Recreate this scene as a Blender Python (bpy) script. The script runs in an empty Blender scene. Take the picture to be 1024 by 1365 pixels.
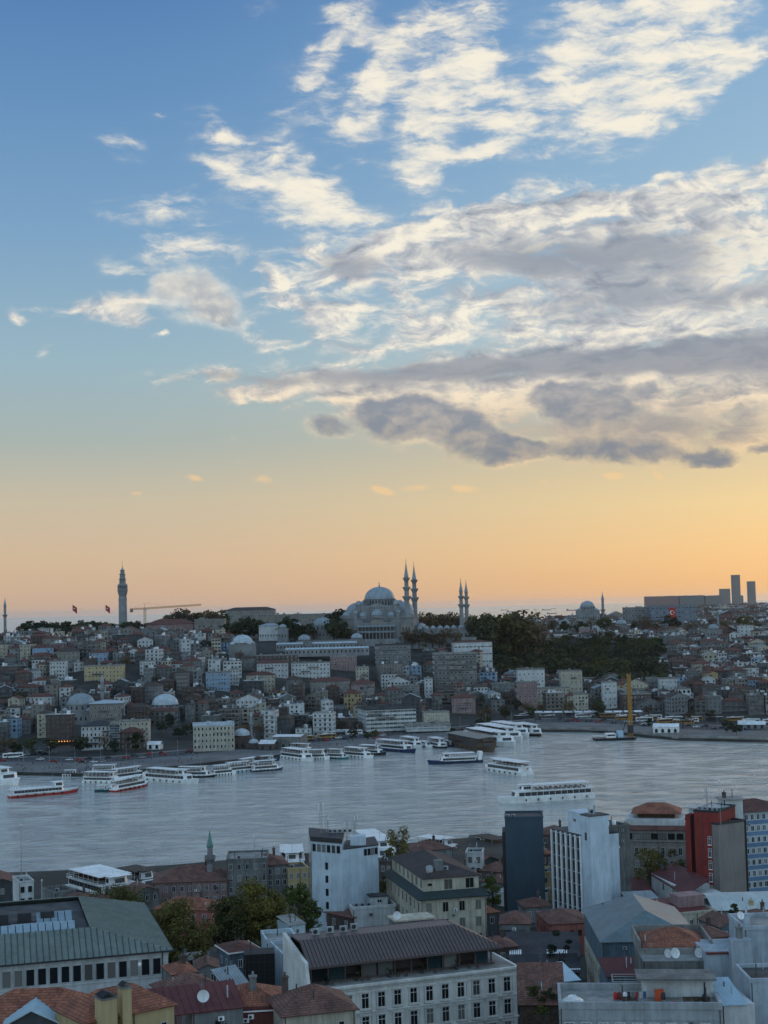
import bpy, math, random
from mathutils import Vector, Matrix, noise as mnoise
R = math.radians
random.seed(7)
SC = bpy.context.scene
COL = SC.collection

# ------------------------------------------------------------------ camera
CAM_Z = 88.0
F_PX, W_PX, H_PX = 1900.0, 1024.0, 1365.0
PITCH, ROLL = math.atan(126.5 / 1900.0), math.atan(0.0240)
_R0 = Vector((1, 0, 0)); _FW = Vector((0, math.cos(PITCH), math.sin(PITCH))); _U0 = Vector((0, -math.sin(PITCH), math.cos(PITCH)))
_cr, _sr = math.cos(ROLL), math.sin(ROLL)
cam_right = _R0 * _cr - _U0 * _sr
cam_up = _R0 * _sr + _U0 * _cr
cam_data = bpy.data.cameras.new("camera"); cam = bpy.data.objects.new("camera", cam_data); COL.objects.link(cam)
_m = Matrix((cam_right, cam_up, -_FW)).transposed().to_4x4(); _m.translation = Vector((0, 0, CAM_Z))
cam.matrix_world = _m
cam_data.sensor_fit = 'HORIZONTAL'; cam_data.sensor_width = 36.0; cam_data.lens = 36.0 * F_PX / W_PX
cam_data.clip_start = 1.0; cam_data.clip_end = 90000.0
SC.camera = cam

def ray(px, py):
    return (_FW * F_PX + cam_right * (px - W_PX / 2) - cam_up * (py - H_PX / 2)).normalized()
def PZ(px, py, z):          # where the sight line meets a level plane
    d = ray(px, py); t = (z - CAM_Z) / d.z
    return Vector((d.x * t, d.y * t, z))
def PY(px, py, y):          # where the sight line meets the plane at distance y
    d = ray(px, py); t = y / d.y
    return Vector((d.x * t, y, CAM_Z + d.z * t))
def proj(p):
    v = Vector(p) - Vector((0, 0, CAM_Z)); k = v.dot(_FW)
    return (W_PX / 2 + F_PX * v.dot(cam_right) / k, H_PX / 2 - F_PX * v.dot(cam_up) / k)

# ------------------------------------------------------------------ view
SC.view_settings.view_transform = 'Standard'; SC.view_settings.look = 'None'
SC.view_settings.exposure = 0.0; SC.view_settings.gamma = 1.0; SC.view_settings.use_curve_mapping = False
SC.cycles.max_bounces = 6; SC.cycles.diffuse_bounces = 2; SC.cycles.glossy_bounces = 3
SC.cycles.transmission_bounces = 3; SC.cycles.volume_bounces = 1; SC.cycles.transparent_max_bounces = 8

SUN_AZ, SUN_EL = R(34.0), R(11.0)     # to the right of the frame, low in the west

# ------------------------------------------------------------------ node helper
class NT:
    def __init__(s, tree): s.t = tree; s.L = tree.links
    def n(s, kind, **kw):
        nd = s.t.nodes.new(kind)
        for k, v in kw.items(): setattr(nd, k, v)
        return nd
    def put(s, inp, v):
        if v is None: return
        if isinstance(v, bpy.types.NodeSocket): s.L.new(v, inp)
        else:
            if hasattr(inp.default_value, '__len__'):
                v = list(v) if hasattr(v, '__len__') else [v] * 3
                if len(inp.default_value) == 4 and len(v) == 3: v = v + [1.0]
                inp.default_value = v[:len(inp.default_value)]
            else: inp.default_value = v
    def m(s, op, a, b=None, c=None, clamp=False):
        nd = s.n('ShaderNodeMath', operation=op, use_clamp=clamp)
        for i, v in enumerate((a, b, c)):
            if v is not None: s.put(nd.inputs[i], v)
        return nd.outputs[0]
    def vm(s, op, a, b=None):
        nd = s.n('ShaderNodeVectorMath', operation=op); s.put(nd.inputs[0], a)
        if op == 'SCALE': s.put(nd.inputs['Scale'], b)
        elif b is not None: s.put(nd.inputs[1], b)
        return nd.outputs['Value'] if op in ('LENGTH', 'DOT_PRODUCT', 'DISTANCE') else nd.outputs['Vector']
    def step(s, v, a, b, lo=0.0, hi=1.0):
        nd = s.n('ShaderNodeMapRange', interpolation_type='SMOOTHSTEP'); nd.clamp = True
        s.put(nd.inputs[0], v); s.put(nd.inputs[1], a); s.put(nd.inputs[2], b); s.put(nd.inputs[3], lo); s.put(nd.inputs[4], hi)
        return nd.outputs[0]
    def noise(s, vec, scale, detail=4, rough=0.55, dist=0.0, col=False, dim='3D'):
        nd = s.n('ShaderNodeTexNoise', noise_dimensions=dim); s.put(nd.inputs['Vector'], vec)
        nd.inputs['Scale'].default_value = scale; nd.inputs['Detail'].default_value = detail
        nd.inputs['Roughness'].default_value = rough; nd.inputs['Distortion'].default_value = dist
        return nd.outputs['Color' if col else 'Fac']
    def mix(s, f, a, b, mode='MIX'):
        nd = s.n('ShaderNodeMix', data_type='RGBA', blend_type=mode, clamp_factor=True)
        s.put(nd.inputs['Factor'], f); s.put(nd.inputs[6], a); s.put(nd.inputs[7], b)
        return nd.outputs[2]
    def ramp(s, f, stops, interp='LINEAR'):
        nd = s.n('ShaderNodeValToRGB'); cr = nd.color_ramp; cr.interpolation = interp
        while len(cr.elements) < len(stops): cr.elements.new(0.5)
        for e, (p, c) in zip(cr.elements, stops): e.position = p; e.color = (*c, 1)
        s.put(nd.inputs[0], f); return nd.outputs[0]
    def comb(s, x, y, z=0.0):
        nd = s.n('ShaderNodeCombineXYZ'); s.put(nd.inputs[0], x); s.put(nd.inputs[1], y); s.put(nd.inputs[2], z); return nd.outputs[0]
    def mapping(s, vec, loc=(0, 0, 0), rot=(0, 0, 0), scale=(1, 1, 1), typ='POINT'):
        nd = s.n('ShaderNodeMapping', vector_type=typ); s.put(nd.inputs[0], vec)
        nd.inputs[1].default_value = loc; nd.inputs[2].default_value = rot; nd.inputs[3].default_value = scale
        return nd.outputs[0]

def lin(r, g, b):
    f = lambda c: (c / 255.0) / 12.92 if c <= 10 else (((c / 255.0) + 0.055) / 1.055) ** 2.4
    return (f(r), f(g), f(b))

# ------------------------------------------------------------------ world: dusk sky with clouds, laid out by direction
world = bpy.data.worlds.new("World"); SC.world = world; world.use_nodes = True
wt = NT(world.node_tree)
for nd in list(world.node_tree.nodes): world.node_tree.nodes.remove(nd)
geo = wt.n('ShaderNodeTexCoord').outputs['Generated']
sep = wt.n('ShaderNodeSeparateXYZ'); wt.L.new(geo, sep.inputs[0])
DX, DY, DZ = sep.outputs
AZ = wt.m('ARCTAN2', DX, DY); EL = wt.m('ARCSINE', DZ)
K = 19.0                                        # one unit = 100 photo pixels
U = wt.m('MULTIPLY', AZ, K); V = wt.m('MULTIPLY', EL, K)
def uv_of(px, py):
    d = ray(px, py); return (math.atan2(d.x, d.y) * K, math.asin(d.z) * K)

# clear sky colour by elevation (left side and towards the sun)
e = wt.m('MULTIPLY', EL, 1 / R(40))
_el = lambda py: math.asin(ray(512, py).z) / R(40)
cool = wt.ramp(e, [(0.0, lin(208, 174, 148)), (_el(740), lin(214, 186, 156)), (_el(660), lin(202, 190, 166)), (_el(580), lin(170, 182, 178)),
                   (_el(480), lin(154, 184, 198)), (_el(300), lin(124, 165, 201)), (_el(120), lin(100, 145, 192)), (_el(0), lin(86, 131, 184)), (0.92, lin(84, 122, 170)), (1.0, lin(84, 122, 170))])
warm = wt.ramp(e, [(0.0, lin(240, 180, 118)), (_el(745), lin(243, 196, 134)), (_el(680), lin(236, 206, 150)), (_el(600), lin(208, 192, 160)),
                   (_el(450), lin(182, 202, 210)), (_el(250), lin(146, 184, 212)), (_el(60), lin(128, 172, 210)), (0.85, lin(96, 138, 184)), (1.0, lin(90, 128, 174))])
side = wt.step(U, -4.0, 6.5)
clear = wt.mix(side, cool, warm)
# away from the sunset the sky is dusk blue, brightened as added fill light for the city
back = wt.ramp(e, [(0.0, lin(156, 169, 175)), (0.15, lin(148, 168, 178)), (0.5, lin(128, 155, 174)), (1.0, lin(102, 131, 156))])
front = wt.step(DY, -0.2, 0.75)
clear = wt.mix(front, wt.vm('SCALE', back, 2.5), clear)
nish = wt.n('ShaderNodeTexSky', sky_type='NISHITA'); nish.sun_disc = False
nish.sun_elevation = SUN_EL; nish.sun_rotation = SUN_AZ; nish.altitude = 60; nish.dust_density = 1.5
nsky = wt.vm('SCALE', nish.outputs[0], 0.07)
clear = wt.mix(0.08, clear, nsky)

P0 = wt.comb(U, V, 0.0)
wn = wt.noise(P0, 0.9, 3, 0.55, 0.0, True, '2D')
warp = wt.vm('SCALE', wt.vm('SUBTRACT', wn, (0.5, 0.5, 0.5)), 0.7)
wn2 = wt.noise(P0, 3.2, 3, 0.6, 0.0, True, '2D')
warp2 = wt.vm('SCALE', wt.vm('SUBTRACT', wn2, (0.5, 0.5, 0.5)), 0.20)
PW = wt.vm('ADD', wt.vm('ADD', P0, wt.vm('MULTIPLY', warp, (1.0, 0.6, 0.0))), wt.vm('MULTIPLY', warp2, (1.0, 0.7, 0.0)))
PF = wt.vm('ADD', P0, wt.vm('MULTIPLY', warp2, (0.6, 0.5, 0.0)))
def blob(px, py, rx, ry, rot=0, amp=1.0, soft=0.0, P=None):
    u, v = uv_of(px, py)
    mv = wt.mapping(P or PW, (u, v, 0), (0, 0, R(rot)), (rx / 100.0, ry / 100.0, 1.0), 'TEXTURE')
    return wt.step(wt.vm('LENGTH', mv), 1.0, soft, 0.0, amp)
LAST = [None]
def total(lst, P=None):
    acc = None; P = P or PW
    for i, b in enumerate(lst):
        Q = P
        prev = acc if acc is not None else LAST[0]
        if prev is not None:        # a negligible dependence keeps the node program evaluated in sequence (short stack)
            nd = wt.n('ShaderNodeVectorMath', operation='MULTIPLY_ADD'); wt.put(nd.inputs[0], prev); nd.inputs[1].default_value = (1e-7,) * 3; wt.put(nd.inputs[2], P); Q = nd.outputs[0]
        o = blob(*b, P=Q); acc = o if acc is None else wt.m('ADD', acc, o)
    LAST[0] = acc
    return acc
# textures for the clouds
fA = wt.noise(wt.mapping(PF, (0, 0, 0), (0, 0, R(-30)), (0.55, 1.9, 1)), 2.2, 5, 0.62, 0.2, dim='2D')      # feathered streaks
_mb = wt.mapping(PF, (5, 3, 0), (0, 0, R(-8)), (0.75, 2.0, 1))
fB = wt.noise(_mb, 1.9, 6, 0.60, 0.3, dim='2D')       # lumpy rows
fBs = wt.noise(wt.vm('ADD', _mb, (0.09, -0.14, 0.0)), 1.9, 4, 0.60, 0.3, dim='2D')
_mc = wt.mapping(PF, (21, 8, 0), (0, 0, 0), (0.8, 1.4, 1))
fC = wt.noise(_mc, 1.6, 6, 0.58, 0.15, dim='2D')
fCs = wt.noise(wt.vm('ADD', _mc, (0.07, -0.12, 0.0)), 1.6, 4, 0.58, 0.15, dim='2D')
def dens(B, n, c, k): return wt.m('ADD', B, wt.m('MULTIPLY', wt.m('MULTIPLY', wt.m('SUBTRACT', n, c), k), wt.step(B, 0.0, 0.5)))

streaks = total([
    (600, 120, 280, 140, 30, .34), (860, 80, 240, 110, 30, .40), (380, 260, 190, 70, -15, .36), (340, 180, 110, 60, 0, .24), (250, 300, 130, 50, 0, .22), (480, 90, 130, 90, 50, .26),  # px, py, rx, ry, rot, amp
    (455, 20, 112, 60, 58, 1.0), (422, 92, 57, 40, 55, .8), (520, 90, 131, 46, 45, .9), (470, 150, 77, 58, 20, .85), (590, 12, 150, 37, 12, .7),
    (590, 120, 162, 63, 66, 1.1), (562, 215, 90, 58, 48, 1.15), (645, 120, 100, 58, -48, .95), (690, 165, 131, 66, 14, .85), (640, 205, 62, 20, 5, .8),
    (770, 60, 106, 89, 30, .9), (850, 50, 187, 108, 32, 1.1), (920, 110, 175, 58, 30, 1.15), (820, 155, 150, 52, 25, .9), (990, 75, 100, 34, 28, 1.0), (930, 20, 112, 72, 20, 1.0),
    (250, 265, 60, 14, 5, .5), (140, 275, 40, 12, 0, .4), (410, 330, 60, 14, 10, .5), (255, 170, 30, 10, -10, .5), (210, 155, 26, 8, 0, .4), (735, 210, 40, 12, 10, .5), (930, 185, 26, 7, 0, .35),
    (155, 190, 57, 29, -25, .75), (290, 160, 52, 23, -15, .6), (305, 190, 32, 18, 0, .6), (200, 278, 100, 29, 0, .55), (225, 335, 137, 37, 12, 1.0), (345, 225, 150, 52, -8, .62),
    (385, 255, 162, 63, -20, .9), (440, 290, 137, 58, -18, .7), (380, 130, 62, 87, 0, .35), (470, 225, 42, 18, 25, .65), (62, 470, 27, 17, 30, .7), (355, 12, 50, 20, 0, .4)])
rows = total([
    (430, 330, 150, 60, 8, .42), (430, 440, 150, 60, 0, .42), (370, 400, 90, 50, 0, .4), (320, 340, 70, 30, 0, .3), (560, 440, 160, 60, 0, .4),
    (520, 330, 120, 30, 14, .5), (600, 300, 90, 22, 12, .4),
    (640, 290, 250, 55, 8, .85), (800, 270, 190, 50, 5, .95), (960, 250, 150, 50, 6, 1.1), (560, 345, 240, 65, 6, .95), (760, 350, 330, 95, -2, 1.3), (940, 330, 240, 120, 0, 1.3),
    (400, 365, 110, 50, 8, .75), (480, 410, 150, 60, -6, .75), (640, 430, 200, 52, 5, 1.0), (860, 430, 300, 72, 4, 1.3), (370, 470, 60, 20, 5, .55), (340, 452, 50, 24, -20, .55),
    (165, 412, 66, 34, 6, 1.1), (95, 414, 50, 20, 0, .7), (40, 418, 36, 14, 0, .55), (222, 445, 18, 8, 10, .6), (210, 385, 36, 22, 0, .7),
    (300, 515, 170, 28, -5, .9), (470, 512, 260, 46, 2, 1.25), (760, 500, 420, 62, 2, 1.5), (980, 480, 260, 70, 0, 1.4), (640, 540, 220, 40, 0, 1.0), (900, 560, 300, 70, 0, 1.3), (560, 570, 110, 34, 0, .6)])
_PC = wt.vm('ADD', P0, wt.vm('ADD', wt.vm('MULTIPLY', warp, (0.35, 0.25, 0.0)), wt.vm('MULTIPLY', warp2, (0.9, 0.9, 0.0))))
cumulus = total([
    (262, 394, 84, 54, -14, 1.3), (296, 420, 44, 36, -20, .8), (222, 380, 40, 26, 0, .8), (165, 405, 50, 24, 6, .7),
    (560, 562, 128, 54, -6, 1.5), (520, 548, 69, 36, 0, .9), (435, 567, 50, 26, -4, 1.25), (640, 590, 103, 41, -12, 1.1), (790, 538, 112, 46, -3, 2.0), (865, 518, 34, 19, -8, 1.2), (735, 528, 55, 28, 10, .9),
    (690, 592, 60, 22, -8, .8), (850, 598, 184, 33, -4, 1.2), (955, 522, 41, 15, -10, .8), (985, 550, 64, 26, -8, .95), (720, 600, 126, 28, 0, .8), (1020, 598, 27, 13, 0, 1.1), (950, 610, 69, 19, -8, .9),
    (1040, 395, 126, 36, 10, 1.0)], P=_PC)
wisps = total([
    (352, 639, 24, 10, -15, .9), (258, 637, 20, 7, -12, .75), (510, 654, 22, 8, -18, .85), (555, 652, 36, 9, 4, .8), (620, 651, 30, 9, -8, .85), (818, 635, 22, 7, -8, .8), (877, 634, 16, 7, -35, .75),
    (182, 657, 15, 6, -10, .6), (725, 643, 14, 6, -30, .6), (310, 585, 10, 5, 0, .5), (220, 616, 16, 4, 0, .45), (322, 615, 12, 5, 0, .5), (757, 627, 10, 5, 0, .5)], P=wt.vm('ADD', P0, wt.vm('MULTIPLY', warp2, (0.5, 0.3, 0.0))))
dark = total([
    (480, 360, 80, 34, -4, .8), (700, 345, 190, 50, -8, .75), (860, 330, 190, 60, 0, .9), (820, 395, 210, 40, 4, .7), (1000, 395, 120, 30, 6, .85), (640, 385, 100, 30, 5, .45),
    (760, 482, 460, 40, 3, 1.5), (960, 480, 260, 55, 0, 1.1), (780, 370, 330, 80, 0, .45), (330, 505, 150, 16, 0, .7), (225, 382, 40, 22, 0, .9), (262, 395, 60, 24, -10, .4), (175, 400, 34, 12, 0, .5),
    (720, 275, 120, 22, 2, .45), (900, 280, 160, 30, 2, .5), (640, 300, 70, 14, 0, .4), (900, 560, 280, 44, 0, .6), (820, 600, 250, 26, 0, .8)])
glow = total([(1000, 330, 130, 60, 0, .8), (960, 345, 220, 40, 0, .5), (880, 590, 130, 14, -5, .8), (990, 600, 70, 30, 0, 1.0), (650, 535, 100, 30, 0, .9), (720, 550, 60, 40, 0, .6), (580, 600, 90, 22, 0, .4)])

veil = total([(760, 486, 420, 26, 2, 1.2), (980, 476, 230, 46, 0, 1.0), (540, 492, 200, 16, 3, .8), (330, 508, 170, 14, -3, .7), (700, 345, 200, 44, -8, .85), (880, 335, 200, 55, -4, .8), (840, 400, 230, 40, 3, .7), (1010, 392, 110, 26, 6, .9), (470, 352, 90, 30, -4, .75),
    (760, 560, 330, 60, 0, .5), (900, 575, 220, 45, 0, .6)], P=wt.vm('ADD', P0, wt.vm('MULTIPLY', warp, (0.7, 0.35, 0.0))))
low = wt.step(V, uv_of(512, 430)[1], uv_of(512, 660)[1])          # clouds near the horizon turn warmer
c_lit = wt.mix(low, lin(248, 240, 222), lin(248, 214, 166))
c_mid = wt.mix(low, lin(198, 200, 202), lin(206, 184, 156))
c_dark = wt.mix(low, lin(134, 144, 160), lin(148, 145, 145))

# 1 streaks: soft, with feathered structure
streaks = wt.m('MINIMUM', streaks, 1.15)
dA = dens(streaks, fA, 0.505, 3.0)
aA = wt.step(dA, 0.0, 1.7, 0.0, 0.97)
shA = wt.m('ADD', dA, wt.m('MULTIPLY', wt.m('SUBTRACT', fB, 0.5), 2.0))
sky = wt.mix(aA, clear, wt.mix(wt.step(shA, 0.0, 1.25), wt.mix(0.4, clear, c_mid), c_lit))
# 2 rows
rows = wt.m('MINIMUM', rows, 1.7)
dB = dens(rows, fB, 0.53, 4.0)
aB = wt.step(dB, 0.0, 1.3, 0.0, 0.98)
relB = wt.m('SUBTRACT', fBs, fB)                                   # lit edge towards the light
tB = wt.m('ADD', wt.m('MULTIPLY', dark, 0.45), wt.m('ADD', wt.m('MULTIPLY', relB, 3.4), wt.m('MULTIPLY', wt.m('SUBTRACT', fB, 0.5), 1.4)))
tB = wt.m('SUBTRACT', tB, wt.m('MULTIPLY', glow, 0.5))
cB = wt.mix(wt.step(tB, -0.55, 0.40), c_lit, c_mid)
cB = wt.mix(wt.step(tB, 0.05, 1.2), cB, c_dark)
sky = wt.mix(aB, sky, cB)
# 2b smooth grey banks drawn across the rows
dV = dens(veil, fB, 0.5, 1.5)
sky = wt.mix(wt.step(dV, 0.0, 1.1, 0.0, 0.86), sky, wt.mix(wt.step(fBs, .35, .65), c_dark, wt.mix(0.35, c_dark, c_mid)))
# 3 cumulus in front, backlit: dark body, bright rim above, thinning below
dC = dens(cumulus, fC, 0.5, 2.6)
aC = wt.step(dC, 0.0, 1.25)
relC = wt.m('SUBTRACT', fCs, fC)
tC = wt.m('ADD', wt.m('ADD', wt.step(dC, 0.1, 1.1, 0.0, 0.8), wt.m('MULTIPLY', relC, 2.4)), wt.m('MULTIPLY', wt.m('SUBTRACT', fC, 0.5), 0.8))
cC = wt.mix(wt.step(tC, -0.1, wt.step(V, uv_of(262, 480)[1], uv_of(262, 440)[1], 0.4, 1.6)), c_lit, wt.mix(0.35, c_mid, c_dark))
cC = wt.mix(wt.m('MULTIPLY', wt.step(tC, 0.2, 1.1), wt.step(V, uv_of(262, 360)[1], uv_of(262, 480)[1], 0.12, 1.0)), cC, wt.mix(low, lin(146, 154, 168), lin(124, 132, 144)))
sky = wt.mix(wt.m('MULTIPLY', aC, 0.92), sky, cC)
# 4 wisps
dW = dens(wisps, fC, 0.5, 3.4)
sky = wt.mix(wt.step(dW, 0.05, 1.1, 0.0, 0.62), sky, lin(246, 206, 152))
# broken cloud over the rest of the sky; a second, plainer shader where none of the photograph's clouds reach
gen0 = wt.noise(wt.mapping(geo, (2, 1, 0), (0, 0, 0), (2, 2, 6)), 1.6, 3, 0.6, 0.4)
rest = wt.mix(wt.m('MULTIPLY', wt.step(gen0, 0.5, 0.62, 0.0, 0.7), wt.step(DY, 0.9, 0.6)), clear, lin(178, 184, 198))
rest = wt.mix(wt.step(DZ, -0.02, -0.12), rest, lin(90, 98, 112))
inside = wt.m('MULTIPLY', wt.m('MULTIPLY', wt.step(U, -9.5, -6.8), wt.step(U, 9.5, 7.0)), wt.m('MULTIPLY', wt.step(V, -0.12, -0.06), wt.step(V, 11.5, 9.5)))
bg1 = wt.n('ShaderNodeBackground'); wt.put(bg1.inputs[0], rest); bg1.inputs[1].default_value = 1.0
bg2 = wt.n('ShaderNodeBackground'); wt.put(bg2.inputs[0], sky); bg2.inputs[1].default_value = 1.0
mxs = wt.n('ShaderNodeMixShader'); wt.put(mxs.inputs[0], inside); wt.L.new(bg1.outputs[0], mxs.inputs[1]); wt.L.new(bg2.outputs[0], mxs.inputs[2])
wo = wt.n('ShaderNodeOutputWorld'); wt.L.new(mxs.outputs[0], wo.inputs[0])
world.cycles.sampling_method = 'MANUAL'; world.cycles.sample_map_resolution = 512

sd = bpy.data.lights.new("sun", 'SUN'); sun = bpy.data.objects.new("sun", sd); COL.objects.link(sun)
sd.energy = 0.5; sd.angle = R(12); sd.color = (1.0, 0.72, 0.48)
_sdv = Vector((math.sin(SUN_AZ) * math.cos(SUN_EL), math.cos(SUN_AZ) * math.cos(SUN_EL), math.sin(SUN_EL)))
sun.rotation_euler = _sdv.to_track_quat('Z', 'Y').to_euler(); sun.location = _sdv * 500
# ------------------------------------------------------------------ materials
MATS = {}
def M(name, rgb, rough=0.8, var=0.18, scale=0.35, metal=0.0, bump=0.0, fine=0.0, streak=0.0, spec=0.3):
    """Mottled surface: broad stains, fine grain and vertical rain streaks in object space."""
    if name in MATS: return MATS[name]
    m = bpy.data.materials.new(name); m.use_nodes = True; t = NT(m.node_tree)
    bs = m.node_tree.nodes['Principled BSDF']
    co = t.n('ShaderNodeTexCoord').outputs['Object']
    col = rgb
    if var:
        n1 = t.noise(co, scale, 4, 0.6)
        f = t.step(n1, 0.30, 0.70, 1 - var, 1 + var)
        if streak:
            n2 = t.noise(t.mapping(co, scale=(1.0, 1.0, 0.08)), 1.4, 3, 0.6)
            f = t.m('MULTIPLY', f, t.step(n2, 0.35, 0.65, 1 - streak, 1 + streak * 0.5))
        if fine:
            n3 = t.noise(co, 6.0, 3, 0.6); f = t.m('MULTIPLY', f, t.step(n3, 0.3, 0.7, 1 - fine, 1 + fine))
        col = t.vm('SCALE', rgb, f)
        rnd = t.n('ShaderNodeObjectInfo').outputs['Random']
        col = t.vm('SCALE', col, t.m('ADD', 0.9, t.m('MULTIPLY', rnd, 0.2)))
    t.put(bs.inputs['Base Color'], col)
    bs.inputs['Roughness'].default_value = rough; bs.inputs['Metallic'].default_value = metal
    bs.inputs['Specular IOR Level'].default_value = spec
    if bump:
        b = t.n('ShaderNodeBump'); b.inputs['Strength'].default_value = bump; b.inputs['Distance'].default_value = 0.05
        t.put(b.inputs['Height'], t.noise(co, 9.0, 4, 0.6)); t.L.new(b.outputs[0], bs.inputs['Normal'])
    MATS[name] = m; return m
def M_tile(name, rgb, pitch=0.50, var=0.25):
    """Clay pantiles: courses along UV v, rolls along UV u, single tiles lighter or darker."""
    if name in MATS: return MATS[name]
    m = bpy.data.materials.new(name); m.use_nodes = True; t = NT(m.node_tree); bs = m.node_tree.nodes['Principled BSDF']
    uv = t.n('ShaderNodeTexCoord').outputs['UV']
    sx = t.n('ShaderNodeSeparateXYZ'); t.L.new(uv, sx.inputs[0])
    vv = t.m('DIVIDE', sx.outputs[1], pitch); uu = t.m('DIVIDE', sx.outputs[0], pitch * 0.7)
    row = t.m('FRACT', vv); colf = t.m('FRACT', uu)
    cell = t.comb(t.m('FLOOR', uu), t.m('FLOOR', vv))
    wn = t.n('ShaderNodeTexWhiteNoise', noise_dimensions='2D'); t.L.new(cell, wn.inputs['Vector'])
    f = t.m('ADD', 1 - var, t.m('MULTIPLY', wn.outputs['Value'], 2 * var))
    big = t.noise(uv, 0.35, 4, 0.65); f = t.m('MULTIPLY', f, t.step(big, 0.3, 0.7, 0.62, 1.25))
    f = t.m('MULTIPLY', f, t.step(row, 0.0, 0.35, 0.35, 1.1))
    t.put(bs.inputs['Base Color'], t.vm('SCALE', rgb, f)); bs.inputs['Roughness'].default_value = 0.85
    h = t.m('ADD', t.m('MULTIPLY', row, -0.5), t.m('SINE', t.m('MULTIPLY', colf, math.pi)))
    b = t.n('ShaderNodeBump'); b.inputs['Strength'].default_value = 0.7; b.inputs['Distance'].default_value = 0.06
    t.put(b.inputs['Height'], h); t.L.new(b.outputs[0], bs.inputs['Normal'])
    MATS[name] = m; return m
def M_glass(name='window_glass', tint=(0.012, 0.016, 0.020), rough=0.12):
    if name in MATS: return MATS[name]
    m = bpy.data.materials.new(name); m.use_nodes = True; t = NT(m.node_tree); bs = m.node_tree.nodes['Principled BSDF']
    rnd = t.n('ShaderNodeObjectInfo').outputs['Random']
    t.put(bs.inputs['Base Color'], t.mix(t.step(rnd, 0.45, 1.0, 0.0, 0.85), tint, (0.26, 0.25, 0.23)))
    bs.inputs['Roughness'].default_value = rough; bs.inputs['Specular IOR Level'].default_value = 0.5
    MATS[name] = m; return m
def M_emit(name, rgb, s):
    if name in MATS: return MATS[name]
    m = bpy.data.materials.new(name); m.use_nodes = True; bs = m.node_tree.nodes['Principled BSDF']
    bs.inputs['Base Color'].default_value = (*rgb, 1); bs.inputs['Emission Color'].default_value = (*rgb, 1); bs.inputs['Emission Strength'].default_value = s
    MATS[name] = m; return m

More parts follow.
